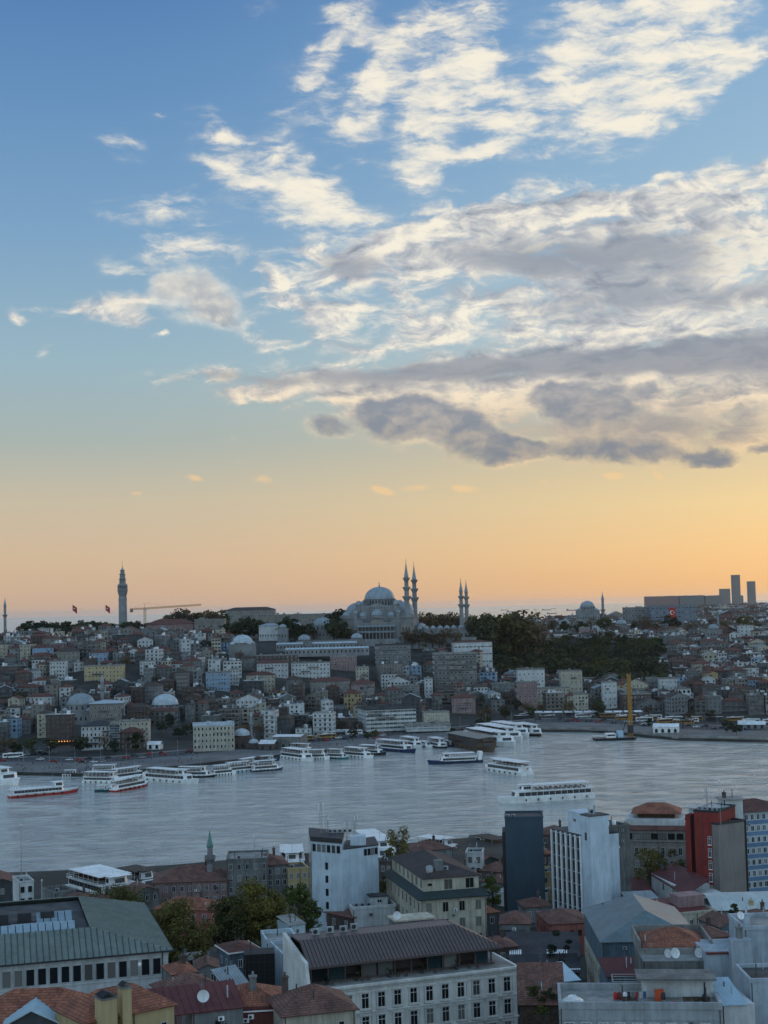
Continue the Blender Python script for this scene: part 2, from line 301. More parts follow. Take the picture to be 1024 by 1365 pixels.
# ------------------------------------------------------------------ mesh builder
class MB:
    def __init__(s, mats=None): s.v = []; s.f = []; s.mi = []; s.mats = list(mats or []); s.cur = 0; s.smooth = set()
    def mat(s, m):
        if m not in s.mats: s.mats.append(m)
        s.cur = s.mats.index(m); return s
    def face(s, pts, smooth=False):
        b = len(s.v); s.v += [tuple(p) for p in pts]
        if smooth: s.smooth.add(len(s.f))
        s.f.append(tuple(range(b, b + len(pts)))); s.mi.append(s.cur)
    def hexa(s, lo, hi):
        """lo, hi: four points each, anticlockwise seen from above."""
        b = len(s.v); s.v += [tuple(p) for p in lo] + [tuple(p) for p in hi]; n = len(lo)
        fs = [tuple(b + i for i in reversed(range(n))), tuple(b + n + i for i in range(n))]
        for i in range(n):
            j = (i + 1) % n; fs.append((b + i, b + j, b + n + j, b + n + i))
        s.f += fs; s.mi += [s.cur] * len(fs); return s
    def box(s, x0, x1, y0, y1, z0, z1):
        return s.hexa([(x0, y0, z0), (x1, y0, z0), (x1, y1, z0), (x0, y1, z0)], [(x0, y0, z1), (x1, y0, z1), (x1, y1, z1), (x0, y1, z1)])
    def cbox(s, cx, cy, z0, w, d, h, rot=0.0):
        c, sn = math.cos(rot), math.sin(rot)
        q = [(cx + c * a - sn * b, cy + sn * a + c * b) for a, b in ((-w / 2, -d / 2), (w / 2, -d / 2), (w / 2, d / 2), (-w / 2, d / 2))]
        return s.hexa([(a, b, z0) for a, b in q], [(a, b, z0 + h) for a, b in q])
    def prism(s, poly, z0, z1):
        ar = sum(poly[i][0] * poly[(i + 1) % len(poly)][1] - poly[(i + 1) % len(poly)][0] * poly[i][1] for i in range(len(poly)))
        if ar < 0: poly = poly[::-1]
        return s.hexa([(a, b, z0) for a, b in poly], [(a, b, z1) for a, b in poly])
    def lathe(s, cx, cy, prof, n=16, smooth=True, a0=0.0, a1=2 * math.pi):
        """prof: (radius, z) from bottom to top."""
        full = abs(a1 - a0 - 2 * math.pi) < 1e-6; m = n if full else n + 1; b = len(s.v)
        for r, z in prof:
            for i in range(m):
                a = a0 + (a1 - a0) * i / n; s.v.append((cx + r * math.cos(a), cy + r * math.sin(a), z))
        for k in range(len(prof) - 1):
            for i in range(n):
                j = (i + 1) % m if full else i + 1
                if smooth: s.smooth.add(len(s.f))
                s.f.append((b + k * m + i, b + k * m + j, b + (k + 1) * m + j, b + (k + 1) * m + i)); s.mi.append(s.cur)
        if full and prof[-1][0] > 1e-4: s.f.append(tuple(b + (len(prof) - 1) * m + i for i in range(m))); s.mi.append(s.cur)
        return s
    def dome(s, cx, cy, z, r, h=None, n=20, k=7, base=0.0):
        h = h or r; pr = [(r, z - base)] if base else []
        pr += [(r * math.cos(i / k * math.pi / 2), z + h * math.sin(i / k * math.pi / 2)) for i in range(k)] + [(0.02, z + h)]
        return s.lathe(cx, cy, pr, n)
    def cyl(s, cx, cy, z0, z1, r, n=10, r1=None): return s.lathe(cx, cy, [(r, z0), (r if r1 is None else r1, z1)], n)
    def tube(s, p, q, r, n=5, r1=None):
        p, q = Vector(p), Vector(q); d = (q - p)
        if d.length < 1e-6: return s
        a = d.orthogonal().normalized(); c = d.normalized().cross(a); b = len(s.v); r1 = r if r1 is None else r1
        for o, rr in ((p, r), (q, r1)):
            for i in range(n):
                t = 2 * math.pi * i / n; s.v.append(tuple(o + a * (rr * math.cos(t)) + c * (rr * math.sin(t))))
        for i in range(n):
            j = (i + 1) % n; s.f.append((b + i, b + j, b + n + j, b + n + i)); s.mi.append(s.cur)
        s.f.append(tuple(b + n + i for i in range(n))); s.mi.append(s.cur)
        return s
    def hip(s, x0, x1, y0, y1, z, rise, over=0.5, k=None, thick=0.15):
        """hip roof over the rectangle; k = run of the hip at the ends (default half the short side)."""
        x0 -= over; x1 += over; y0 -= over; y1 += over; w, d = x1 - x0, y1 - y0
        s.box(x0, x1, y0, y1, z - thick, z)
        if w >= d:
            k = d / 2 if k is None else k; a, b = (x0 + k, (y0 + y1) / 2, z + rise), (x1 - k, (y0 + y1) / 2, z + rise)
            e = 0.004
            s.face([(x0, y0, z + e), (x1, y0, z + e), b, a]); s.face([(x1, y0, z + e), (x1, y1, z + e), b]); s.face([(x1, y1, z + e), (x0, y1, z + e), a, b]); s.face([(x0, y1, z + e), (x0, y0, z + e), a])
        else:
            k = w / 2 if k is None else k; a, b = ((x0 + x1) / 2, y0 + k, z + rise), ((x0 + x1) / 2, y1 - k, z + rise); e = 0.004
            s.face([(x0, y0, z + e), (x1, y0, z + e), a]); s.face([(x1, y0, z + e), (x1, y1, z + e), b, a]); s.face([(x1, y1, z + e), (x0, y1, z + e), b]); s.face([(x0, y1, z + e), (x0, y0, z + e), a, b])
        return s
    def slab(s, pts, t=0.12):
        """sloping sheet of thickness t through four (or three) points."""
        n = (Vector(pts[1]) - Vector(pts[0])).cross(Vector(pts[2]) - Vector(pts[0])).normalized()
        if n.z < 0: pts = pts[::-1]; n = -n
        return s.hexa([tuple(Vector(p) - n * t) for p in pts], [tuple(p) for p in pts])
    def build(s, name, parent=None, mat=None, uv=True, loc=None, rz=None):
        me = s.mesh(name, mat, uv); o = bpy.data.objects.new(name, me); COL.objects.link(o)
        if parent: o.parent = parent
        if loc is not None: o.location = loc
        if rz is not None: o.rotation_euler = (0, 0, rz)
        return o
    def mesh(s, name, mat=None, uv=True):
        me = bpy.data.meshes.new(name); me.from_pydata(s.v, [], s.f)
        for m in (s.mats or [mat]):
            if m: me.materials.append(m)
        if len(s.mats) > 1: me.polygons.foreach_set('material_index', s.mi)
        if s.smooth:
            fl = [i in s.smooth for i in range(len(s.f))]; me.polygons.foreach_set('use_smooth', fl)
        if uv:
            L = me.uv_layers.new(name='UVMap'); buf = []
            for p in me.polygons:
                n = p.normal
                if abs(n.z) > 0.999: tx, ty = Vector((1, 0, 0)), Vector((0, 1, 0))
                else: tx = Vector((-n.y, n.x, 0)).normalized(); ty = n.cross(tx)
                for li in p.vertices: c = me.vertices[li].co; buf += [c.dot(tx), c.dot(ty)]
            L.data.foreach_set('uv', buf)
        me.update(); return me

# ------------------------------------------------------------------ things, tags, copies
def tag(o, label, cat=None, group=None):
    o['label'] = label
    if cat: o['category'] = cat
    if group: o['group'] = group
    return o
def thing(name, loc, rz, label, cat, group=None):
    o = bpy.data.objects.new(name, None); COL.objects.link(o); o.location = loc; o.rotation_euler = (0, 0, rz); o.empty_display_size = 1
    return tag(o, label, cat, group)
def structure(o): o['kind'] = 'structure'; return o
KIDS = {}
def kids_of(o): return [c for c in bpy.data.objects if c.parent == o] if o.name not in KIDS else KIDS[o.name]
def copy_tree(o, parent=None, snapshot=None):
    c = o.copy(); COL.objects.link(c)
    if parent: c.parent = parent
    for k in (snapshot or {}).get(o.name, []): copy_tree(k, c, snapshot)
    return c
def snap(o):
    """children of a thing, level by level, so a loop of copies need not search the file"""
    d = {}; todo = [o]; allo = list(bpy.data.objects)
    while todo:
        q = todo.pop(); d[q.name] = [c for c in allo if c.parent == q]; todo += d[q.name]
    return d
def clone(o, S, loc, rz, label=None, scale=None, group=None):
    c = copy_tree(o, None, S); c.location = loc; c.rotation_euler = (0, 0, rz)
    if label: c['label'] = label
    if scale: c.scale = (scale,) * 3 if not hasattr(scale, '__len__') else scale
    if group: c['group'] = group
    return c
ORD = ['leftmost', 'second from left', 'third from left', 'fourth from left', 'fifth from left', 'sixth from left', 'seventh from left', 'eighth from left', 'ninth from left', 'tenth from left',
       '11th from left', '12th from left', '13th from left', '14th from left', '15th from left', '16th from left', '17th from left', '18th from left', '19th from left', '20th from left']
def ordinal(i, n):
    if n == 1: return 'only one'
    if i == n - 1: return 'rightmost'
    return ORD[i] if i < len(ORD) else '%dth from left' % (i + 1)

def interp(tab, x):
    if x <= tab[0][0]: return tab[0][1]
    for (a, u), (b, v) in zip(tab, tab[1:]):
        if x <= b: return u + (v - u) * (x - a) / (b - a)
    return tab[-1][1]

# ------------------------------------------------------------------ palette
WHITE = M('white_render', (0.52, 0.54, 0.54), 0.85, 0.16, 0.25, streak=0.12, fine=0.08)
CREAM = M('cream_render', (0.44, 0.41, 0.33), 0.85, 0.18, 0.25, streak=0.20)
YELLOW = M('yellow_render', (0.42, 0.33, 0.18), 0.85, 0.10, 0.25, streak=0.10)
BEIGE = M('beige_render', (0.235, 0.225, 0.20), 0.85, 0.16, 0.25, streak=0.12)
GREYW = M('grey_render', (0.19, 0.20, 0.205), 0.88, 0.2, 0.25, streak=0.14)
CONC = M('raw_concrete', (0.155, 0.16, 0.155), 0.9, 0.3, 0.3, streak=0.2, fine=0.1)
DGREY = M('dark_grey_render', (0.07, 0.076, 0.082), 0.85, 0.2, 0.3, streak=0.1)
PINK = M('pink_render', (0.27, 0.185, 0.18), 0.88, 0.2, 0.25, streak=0.2)
BRICK = M('brown_brick', (0.095, 0.074, 0.066), 0.9, 0.25, 0.5, fine=0.2)
REDW = M('red_render', (0.22, 0.036, 0.030), 0.8, 0.15, 0.3, streak=0.15)
PINKRED = M('faded_red_render', (0.32, 0.12, 0.10), 0.88, 0.15, 0.3, streak=0.12)
BLUEW = M('pale_blue_render', (0.26, 0.38, 0.50), 0.8, 0.1, 0.3, streak=0.1)
NAVY = M('slate_blue_panel', (0.042, 0.072, 0.098), 0.6, 0.08, 0.2, streak=0.06)
STONE = M('pale_limestone', (0.225, 0.235, 0.24), 0.9, 0.2, 0.12, streak=0.12)
LEAD = M('lead_sheet', (0.24, 0.29, 0.32), 0.55, 0.16, 0.3, metal=0.0, streak=0.12, spec=0.5)
LEADP = M('pale_lead_sheet', (0.40, 0.46, 0.50), 0.5, 0.16, 0.3, streak=0.1, spec=0.5)
TILE = M_tile('clay_tiles', (0.25, 0.088, 0.050))
TILED = M_tile('old_brown_tiles', (0.15, 0.07, 0.052))
TILEF = M('weathered_red_roof', (0.115, 0.052, 0.042), 0.9, 0.3, 0.4, fine=0.2)
TILEB = M('brown_weathered_roof', (0.070, 0.055, 0.048), 0.9, 0.3, 0.4, fine=0.2)
FLAT = M('bitumen_roof', (0.07, 0.072, 0.075), 0.9, 0.35, 0.3, fine=0.15)
FLATL = M('pale_roof_screed', (0.24, 0.24, 0.23), 0.9, 0.3, 0.3, fine=0.15)
DARKR = M('dark_sheet_roof', (0.045, 0.045, 0.05), 0.7, 0.3, 0.3, fine=0.1)
ZINC = M('zinc_sheet', (0.36, 0.40, 0.42), 0.45, 0.15, 0.3, metal=0.3, streak=0.1, spec=0.5)
GREENR = M('green_grey_standing_seam', (0.150, 0.185, 0.165), 0.55, 0.14, 0.3, streak=0.12, spec=0.5)
BROWNR = M('brown_standing_seam', (0.105, 0.075, 0.070), 0.5, 0.12, 0.3, streak=0.1, spec=0.5)
MAROON = M('maroon_sheet_roof', (0.12, 0.035, 0.032), 0.6, 0.15, 0.3, streak=0.1)
BLACK = M('black_metal', (0.012, 0.013, 0.016), 0.6, 0.1)
DARK = M('dark_trim', (0.035, 0.036, 0.04), 0.6, 0.1)
STEEL = M('galvanised_steel', (0.32, 0.34, 0.35), 0.45, 0.12, 1.0, metal=0.5)
PLAST = M('white_paint', (0.76, 0.77, 0.77), 0.45, 0.14, 0.3, spec=0.5, streak=0.10)
GLASS = M_glass()
GLASSG = M_glass('green_tinted_glass', (0.02, 0.045, 0.05), 0.15)
GLASSF = M('dark_window_opening', (0.022, 0.026, 0.033), 0.25, 0.3, 0.6, spec=0.5)
TIMBER = M('weathered_timber', (0.085, 0.06, 0.045), 0.9, 0.3, 1.5, fine=0.25)
ORANGE = M('yellow_orange_paint', (0.36, 0.19, 0.045), 0.6, 0.12, 0.5)
REDP = M('red_paint', (0.42, 0.02, 0.02), 0.5, 0.1, 0.5)
HULLRED = M('red_hull_paint', (0.34, 0.035, 0.03), 0.45, 0.15, 0.4)
HULLBLUE = M('navy_hull_paint', (0.012, 0.03, 0.085), 0.4, 0.12, 0.4)
HULLTEAL = M('teal_hull_paint', (0.02, 0.15, 0.17), 0.45, 0.12, 0.4)
HULLBLK = M('black_hull_paint', (0.015, 0.017, 0.022), 0.45, 0.12, 0.4)
ASPH = M('asphalt', (0.055, 0.056, 0.06), 0.9, 0.3, 0.05, fine=0.15)
PAVE = M('stone_paving', (0.15, 0.15, 0.15), 0.9, 0.25, 0.05, fine=0.12)
QUAY = M('quay_stone', (0.24, 0.235, 0.22), 0.9, 0.3, 0.15, fine=0.2)
WROOF = M('pale_coated_roof', (0.42, 0.44, 0.45), 0.8, 0.25, 0.3, fine=0.1)
SEAMC = M('shadow_line_seam', (0.055, 0.058, 0.056), .7, .1)  # darker seam colour stands in for shadow lines the flat light lacks
SOIL = M('town_ground', (0.05, 0.05, 0.046), 0.95, 0.35, 0.05, fine=0.2)
SKIN = M('skin', (0.35, 0.2, 0.14), 0.6, 0.05)
CLOTH = [M('dark_clothing', (0.03, 0.03, 0.04), 0.9), M('grey_clothing', (0.12, 0.12, 0.13), 0.9), M('red_clothing', (0.25, 0.04, 0.04), 0.9), M('pale_clothing', (0.4, 0.38, 0.35), 0.9), M('blue_clothing', (0.05, 0.09, 0.2), 0.9)]

# ------------------------------------------------------------------ the lie of the land
def tab_of(pxs): return sorted((p.x / p.y, p.y) for p in (PZ(a, b, 0) for a, b in pxs))
SHORE_T = tab_of([(-300, 1050), (0, 1033), (60, 1034), (130, 1036), (260, 1022), (400, 1007), (520, 995), (620, 987), (715, 976), (790, 976), (850, 982), (900, 987), (1024, 990), (1300, 984)])
NEAR_T = tab_of([(-300, 1180), (0, 1172), (200, 1164), (400, 1146), (520, 1134), (620, 1124), (700, 1120), (900, 1112), (1300, 1100)])
def shoreY(s): return interp(SHORE_T, s)
def nearY(s): return interp(NEAR_T, s)
HL = [(-20, -3), (-0.1, -3), (0, 1.5), (120, 2.5), (190, 9), (260, 22), (320, 36), (380, 49), (440, 56), (600, 61), (720, 64), (900, 61), (1400, 48), (2000, 20), (2400, 2), (2600, -6)]
HR = [(-20, -3), (-0.1, -3), (0, 1.5), (130, 3.5), (250, 13), (350, 22), (600, 42), (750, 48), (1000, 48), (1500, 50), (2100, 30), (2600, 2), (2800, -6)]
HX = [(-20, -3), (-0.1, -3), (0, 1.5), (130, 3.5), (250, 13), (350, 22), (600, 40), (1000, 46), (1500, 54), (2500, 50), (5000, 48), (8500, 40), (9800, 2), (10000, -6)]
def sm(a, b, x): t = min(1, max(0, (x - a) / (b - a))); return t * t * (3 - 2 * t)
def far_h(x, y):
    s = x / y; d = y - shoreY(s); px = 512 + s * 1900
    a = sm(580, 720, px); b = sm(830, 930, px)
    h = interp(HL, d) * (1 - a) + interp(HR, d) * a
    h = h * (1 - b) + interp(HX, d) * b
    if d > 150: h += (mnoise.noise(Vector((x / 170, y / 170, 0))) * 4.0) * min(1, (d - 150) / 200) * (1 if h > 8 else 0)
    return h
HN = [(0, 35), (60, 34), (110, 30), (150, 24), (200, 15), (240, 9), (280, 6), (350, 4), (430, 2.2), (700, 2.0)]
def near_h(x, y):
    s = x / max(y, 1)
    return interp(HN, y) if y < nearY(max(-.6, min(.6, s))) else -3.0
def gz(x, y): return near_h(x, y) if y < 600 else far_h(x, y)

# ------------------------------------------------------------------ windows (one mesh per size and style, shared by all copies)
WM = {}
def win_meshes(w, h, style='plain', fm=None, gm=None):
    fm = fm or PLAST; gm = gm or GLASS; key = (round(w, 2), round(h, 2), style, fm.name, gm.name)
    if key in WM: return WM[key]
    t = 0.09 if w > 0.8 else 0.06
    f = MB([fm])
    f.box(-w / 2, -w / 2 + t, -.06, .05, 0, h).box(w / 2 - t, w / 2, -.06, .05, 0, h).box(-w / 2 + t, w / 2 - t, -.06, .05, 0, t).box(-w / 2 + t, w / 2 - t, -.06, .05, h - t, h)
    if style in ('double', 'sill', 'surround'): f.box(-t / 3, t / 3, -.05, .04, t, h - t)
    if style in ('sill', 'surround'): f.box(-t * .9 / 1, t * .9, -.045, .04, h * .68, h * .72) if w > 3 else f.box(-w / 2 + t, w / 2 - t, -.045, .035, h * .68, h * .72)
    if style == 'sill': f.box(-w / 2 - .12, w / 2 + .12, -.16, -.062, -.12, 0)
    if style == 'surround':
        f.box(-w / 2 - .28, -w / 2 - .005, -.14, .02, -.05, h + .1).box(w / 2 + .005, w / 2 + .28, -.14, .02, -.05, h + .1)
        f.box(-w / 2 - .4, w / 2 + .4, -.24, .02, h + .102, h + .36).box(-w / 2 - .4, w / 2 + .4, -.24, .02, -.28, -.052)
    g = MB([gm]); g.box(-w / 2 + t, w / 2 - t, .0, .03, t, h - t)
    if style == 'band':
        n = max(2, int(w / 1.3))
        for i in range(1, n): x = -w / 2 + w * i / n; f.box(x - .035, x + .035, -.05, .04, t, h - t)
    WM[key] = (f.mesh('window_frame', uv=False), g.mesh('pane', uv=False)); return WM[key]
def face_frame(side, w, d):
    """origin, direction along, rotation of a wall of the box 0..w, 0..d"""
    return {'front': (Vector((0, 0, 0)), Vector((1, 0, 0)), 0.0, w), 'right': (Vector((w, 0, 0)), Vector((0, 1, 0)), math.pi / 2, d),
            'back': (Vector((w, d, 0)), Vector((-1, 0, 0)), math.pi, w), 'left': (Vector((0, d, 0)), Vector((0, -1, 0)), -math.pi / 2, d)}[side]
def put_window(par, o, rz, w, h, style, fm, gm, panes=True, name='window'):
    fme, gme = win_meshes(w, h, style, fm, gm)
    a = bpy.data.objects.new(name, fme); COL.objects.link(a); a.parent = par; a.location = o; a.rotation_euler = (0, 0, rz)
    b = bpy.data.objects.new('pane', gme); COL.objects.link(b); b.parent = a
    return a
def windows(par, side, W, D, u0, u1, nx, zs, w, h, style='plain', fm=None, gm=None, out=0.03, skip=()):
    """nx windows with centres from u0 to u1 along the wall, sills at each z of zs"""
    o, dr, rz, L = face_frame(side, W, D); nrm = Vector((math.sin(rz), -math.cos(rz), 0))
    for iz, z in enumerate(zs):
        for i in range(nx):
            if (i, iz) in skip: continue
            u = (u0 + u1) / 2 if nx == 1 else u0 + (u1 - u0) * i / (nx - 1)
            put_window(par, o + dr * u + nrm * out + Vector((0, 0, z)), rz, w, h, style, fm, gm)

def frame(A, B, z, ground=None):
    """thing frame from the two top front corners (photo pixels) of a wall at height z: origin, rotation, width, wall height"""
    a, b = PZ(A[0], A[1], z), PZ(B[0], B[1], z); dv = b - a; g = ground if ground is not None else min(gz(a.x, a.y), gz(b.x, b.y)) - 0.5
    return Vector((a.x, a.y, g)), math.atan2(dv.y, dv.x), dv.length, z - g
def seams(mb, p0, p1, q0, q1, n, t=0.05, h=0.07):
    """n raised seams between edge p0-p1 (eave) and q0-q1 (ridge)"""
    p0, p1, q0, q1 = map(Vector, (p0, p1, q0, q1)); nr = (p1 - p0).cross(q0 - p0).normalized()
    if nr.z < 0: nr = -nr
    dr = (p1 - p0).normalized() * t
    for i in range(n + 1):
        f = i / n; a = p0.lerp(p1, f); b = q0.lerp(q1, f)
        mb.hexa([a - dr, a + dr, b + dr, b - dr], [a - dr + nr * h, a + dr + nr * h, b + dr + nr * h, b - dr + nr * h])
# ------------------------------------------------------------------ sea
def sea_mat():
    m = bpy.data.materials.new('sea_water'); m.use_nodes = True; t = NT(m.node_tree); bs = m.node_tree.nodes['Principled BSDF']
    co = t.n('ShaderNodeTexCoord').outputs['Object']
    big = t.noise(t.mapping(co, scale=(1, 2.5, 1)), 0.006, 3, 0.5, 0.8)
    mid = t.noise(t.mapping(co, rot=(0, 0, 0.12), scale=(0.7, 1.4, 1)), 0.075, 5, 0.66, 0.6)      # wind streaks; reflection contrast is also put into their colour
    t.put(bs.inputs['Base Color'], t.mix(t.m('MULTIPLY', t.step(big, .3, .7, .4, 1.0), t.step(mid, .36, .66)), (0.58, 0.57, 0.52), (0.76, 0.73, 0.65)))
    bs.inputs['IOR'].default_value = 1.5; bs.inputs['Specular IOR Level'].default_value = 0.8; bs.inputs['Metallic'].default_value = 0.58
    t.put(bs.inputs['Roughness'], t.step(mid, .35, .65, 0.06, 0.26))
    n1 = t.noise(t.mapping(co, rot=(0, 0, 0.35), scale=(0.6, 1.3, 1)), 0.075, 3, 0.55, 0.6)
    n2 = t.noise(t.mapping(co, rot=(0, 0, -0.25), scale=(0.7, 1.3, 1)), 0.26, 4, 0.6, 0.5)
    n3 = t.noise(co, 1.1, 3, 0.6, 0.2)
    h = t.m('ADD', t.m('MULTIPLY', n1, 1.7), t.m('ADD', t.m('MULTIPLY', n2, 0.95), t.m('MULTIPLY', n3, 0.16)))
    b = t.n('ShaderNodeBump'); b.inputs['Strength'].default_value = 1.0; b.inputs['Distance'].default_value = 1.15
    t.put(b.inputs['Height'], t.m('MULTIPLY', h, t.step(mid, .3, .7, 0.7, 1.3))); t.L.new(b.outputs[0], bs.inputs['Normal'])
    return m
SEA = sea_mat()
b = MB([SEA]); b.face([(-34000, 60, 0), (34000, 60, 0), (34000, 62000, 0), (-34000, 62000, 0)])
structure(b.build('sea', uv=False))

# ------------------------------------------------------------------ ground of both shores
def grid(name, mat, ss, ds, fy, fz):
    b = MB([mat]); n = len(ds)
    for s in ss:
        for d in ds: y = fy(s, d); x = s * y; b.v.append((x, y, fz(x, y, d)))
    for i in range(len(ss) - 1):
        for j in range(n - 1): b.f.append((i * n + j, (i + 1) * n + j, (i + 1) * n + j + 1, i * n + j + 1)); b.mi.append(0)
    return structure(b.build(name, uv=False))
SS = [i * 0.012 for i in range(-42, 43)]
DS = [-0.3, 0.0, 10, 25, 60, 90, 110, 130, 150, 165, 180, 200, 230, 260, 285, 310, 350, 390, 430, 470, 520, 560, 600, 680, 750, 850, 950, 1100, 1300, 1500, 1800, 2000, 2400, 2500, 2650, 2900, 3500, 4300, 5000, 6500, 8500, 9800, 10200]
grid('hillside', SOIL, SS, DS, lambda s, d: shoreY(s) + d, lambda x, y, d: -3.0 if d < 0 else far_h(x, y))
ND = [40, 60, 85, 110, 130, 150, 175, 200, 220, 240, 260, 280, 315, 350, 390, 430]
SN = [i * 0.03 for i in range(-20, 21)]
grid('near_ground', SOIL, SN, ND + [480, 490], lambda s, d: d if d < 450 else nearY(s) - (0.3 if d < 485 else 0.0), lambda x, y, d: interp(HN, y) if d < 485 else -3.0)
# a waterfront promenade, a road behind it and its kerb, following the far shore
def strip(name, mat, d0, d1, dz, s0=-0.45, s1=0.45, n=60, under=0.0):
    b = MB([mat])
    for i in range(n):
        a, c = s0 + (s1 - s0) * i / n, s0 + (s1 - s0) * (i + 1) / n
        q = []
        for s, d in ((a, d0), (c, d0), (c, d1), (a, d1)):
            y = shoreY(s) + d; q.append((s * y, y, far_h(s * y, y) + dz))
        if under: b.hexa([(x, y, z - under) for x, y, z in q], q)
        else: b.face(q)
    return structure(b.build(name, uv=False))
strip('promenade', PAVE, 0.4, 50, 0.30, under=0.5)
strip('waterfront_road', ASPH, 50.2, 76, 0.12)
strip('pavement', PAVE, 76.2, 82, 0.27, under=0.4)
LINE = M('road_marking', (0.6, 0.6, 0.58), 0.8, 0.2)
b = MB([LINE])
for k in range(-120, 120):
    s = k * 0.0037; c = s + 0.0018
    for d in (58, 67.6):
        q = []
        for ss_, dd in ((s, d), (c, d), (c, d + .35), (s, d + .35)):
            y = shoreY(ss_) + dd; q.append((ss_ * y, y, far_h(ss_ * y, y) + .16))
        b.face(q)
structure(b.build('lane_markings', uv=False))

# ------------------------------------------------------------------ the evening air
hz = bpy.data.materials.new('haze_air'); hz.use_nodes = True; _t = NT(hz.node_tree)
for nd in list(hz.node_tree.nodes): hz.node_tree.nodes.remove(nd)
_v = _t.n('ShaderNodeVolumePrincipled'); _v.inputs['Color'].default_value = (.92, .93, .95, 1); _v.inputs['Density'].default_value = 0.000015; _v.inputs['Anisotropy'].default_value = 0.72
_o = _t.n('ShaderNodeOutputMaterial'); _t.L.new(_v.outputs[0], _o.inputs['Volume'])
b = MB([hz]); b.box(-34500, 34500, -60, 62500, -8, 190); o = b.build('haze', uv=False); o['kind'] = 'stuff'; tag(o, 'thin evening haze over the water and the city', 'haze')
# ================================================================== the great mosque and the skyline
def finial(b, cx, cy, z, h, r=0.25):
    b.lathe(cx, cy, [(r, z), (r * 1.6, z + h * .2), (r * .5, z + h * .35), (r * 1.1, z + h * .5), (r * .3, z + h * .62), (0.05, z + h)], 8)
def arch_pts(w, h, n=7, pointed=0.15):
    """outline of an arched opening, bottom left round to bottom right, centred on 0"""
    r = w / 2; sp = h - r * (1 + pointed); pts = [(-r, 0), (-r, sp)]
    for i in range(1, n): a = math.pi - math.pi * i / n; pts.append((r * math.cos(a), sp + r * (1 + pointed) * math.sin(a)))
    return pts + [(r, sp), (r, 0)]
def arch_slab(b, cx, y, z, w, h, t=0.12, n=7):
    """arched panel facing -y, proud of the wall"""
    p = arch_pts(w, h, n)
    b.hexa([(cx + u, y, z + v) for u, v in p], [(cx + u, y - t, z + v) for u, v in p])
AWM = {}
def arch_win(par, x, y, z, w, h, rz=0.0, name='window', mat=None, t=.1):
    key = (round(w, 2), round(h, 2), (mat or GLASSF).name)
    if key not in AWM:
        b = MB([mat or GLASSF]); arch_slab(b, 0, 0, 0, w, h, t, 5); AWM[key] = b.mesh('arched_window', uv=False)
    o = bpy.data.objects.new(name, AWM[key]); COL.objects.link(o); o.parent = par; o.location = (x, y, z); o.rotation_euler = (0, 0, rz); return o
def ring_win(par, cx, cy, r, z, w, h, n, a0=0.0):
    for k in range(n):
        a = 2 * math.pi * (k + a0) / n
        if -math.sin(a) > -0.25: arch_win(par, cx + r * math.cos(a), cy + r * math.sin(a), z, w, h, a + math.pi / 2)
def minaret(loc, zbase_h, balconies, r, h_shaft, h_cone, label, group=None, name='minaret', cone_mat=None, finial_h=3.0):
    t = thing(name, loc, 0, label, 'minaret', group)
    b = MB([STONE]); b.lathe(0, 0, [(r * 1.75, 0), (r * 1.75, zbase_h), (r * 1.05, zbase_h + r * 2.2)], 12, False)
    top = h_shaft; zz = zbase_h + r * 2.2; rr = r
    bal = sorted(balconies)
    for k, zb in enumerate(bal + [top]):
        r2 = rr * 0.93; b.lathe(0, 0, [(rr, zz), (r2, zb)], 14, False); zz = zb; rr = r2 * 0.96
    b.build('shaft', t, uv=False)
    rr = r
    for zb in bal:
        c = MB([STONE]); rr *= 0.93
        c.lathe(0, 0, [(rr * 1.02, zb - rr * 1.5), (rr * 1.3, zb - rr * .9), (rr * 1.38, zb - rr * .7), (rr * 1.75, zb - .1), (rr * 1.85, zb), (rr * 1.85, zb + .9), (rr * 1.7, zb + .9), (rr * 1.7, zb + .06), (rr * .9, zb + .06)], 14, False)
        c.build('balcony', t, uv=False); rr *= 0.96
    c = MB([cone_mat or LEAD]); c.lathe(0, 0, [(rr * 1.15, top - .4), (rr * 1.25, top), (rr * .55, top + h_cone * .5), (0.06, top + h_cone)], 14, False)
    c.build('spire', t, uv=False)
    c = MB([STEEL]); finial(c, 0, 0, top + h_cone - .4, finial_h, 0.22); c.build('finial', t, uv=False)
    return t

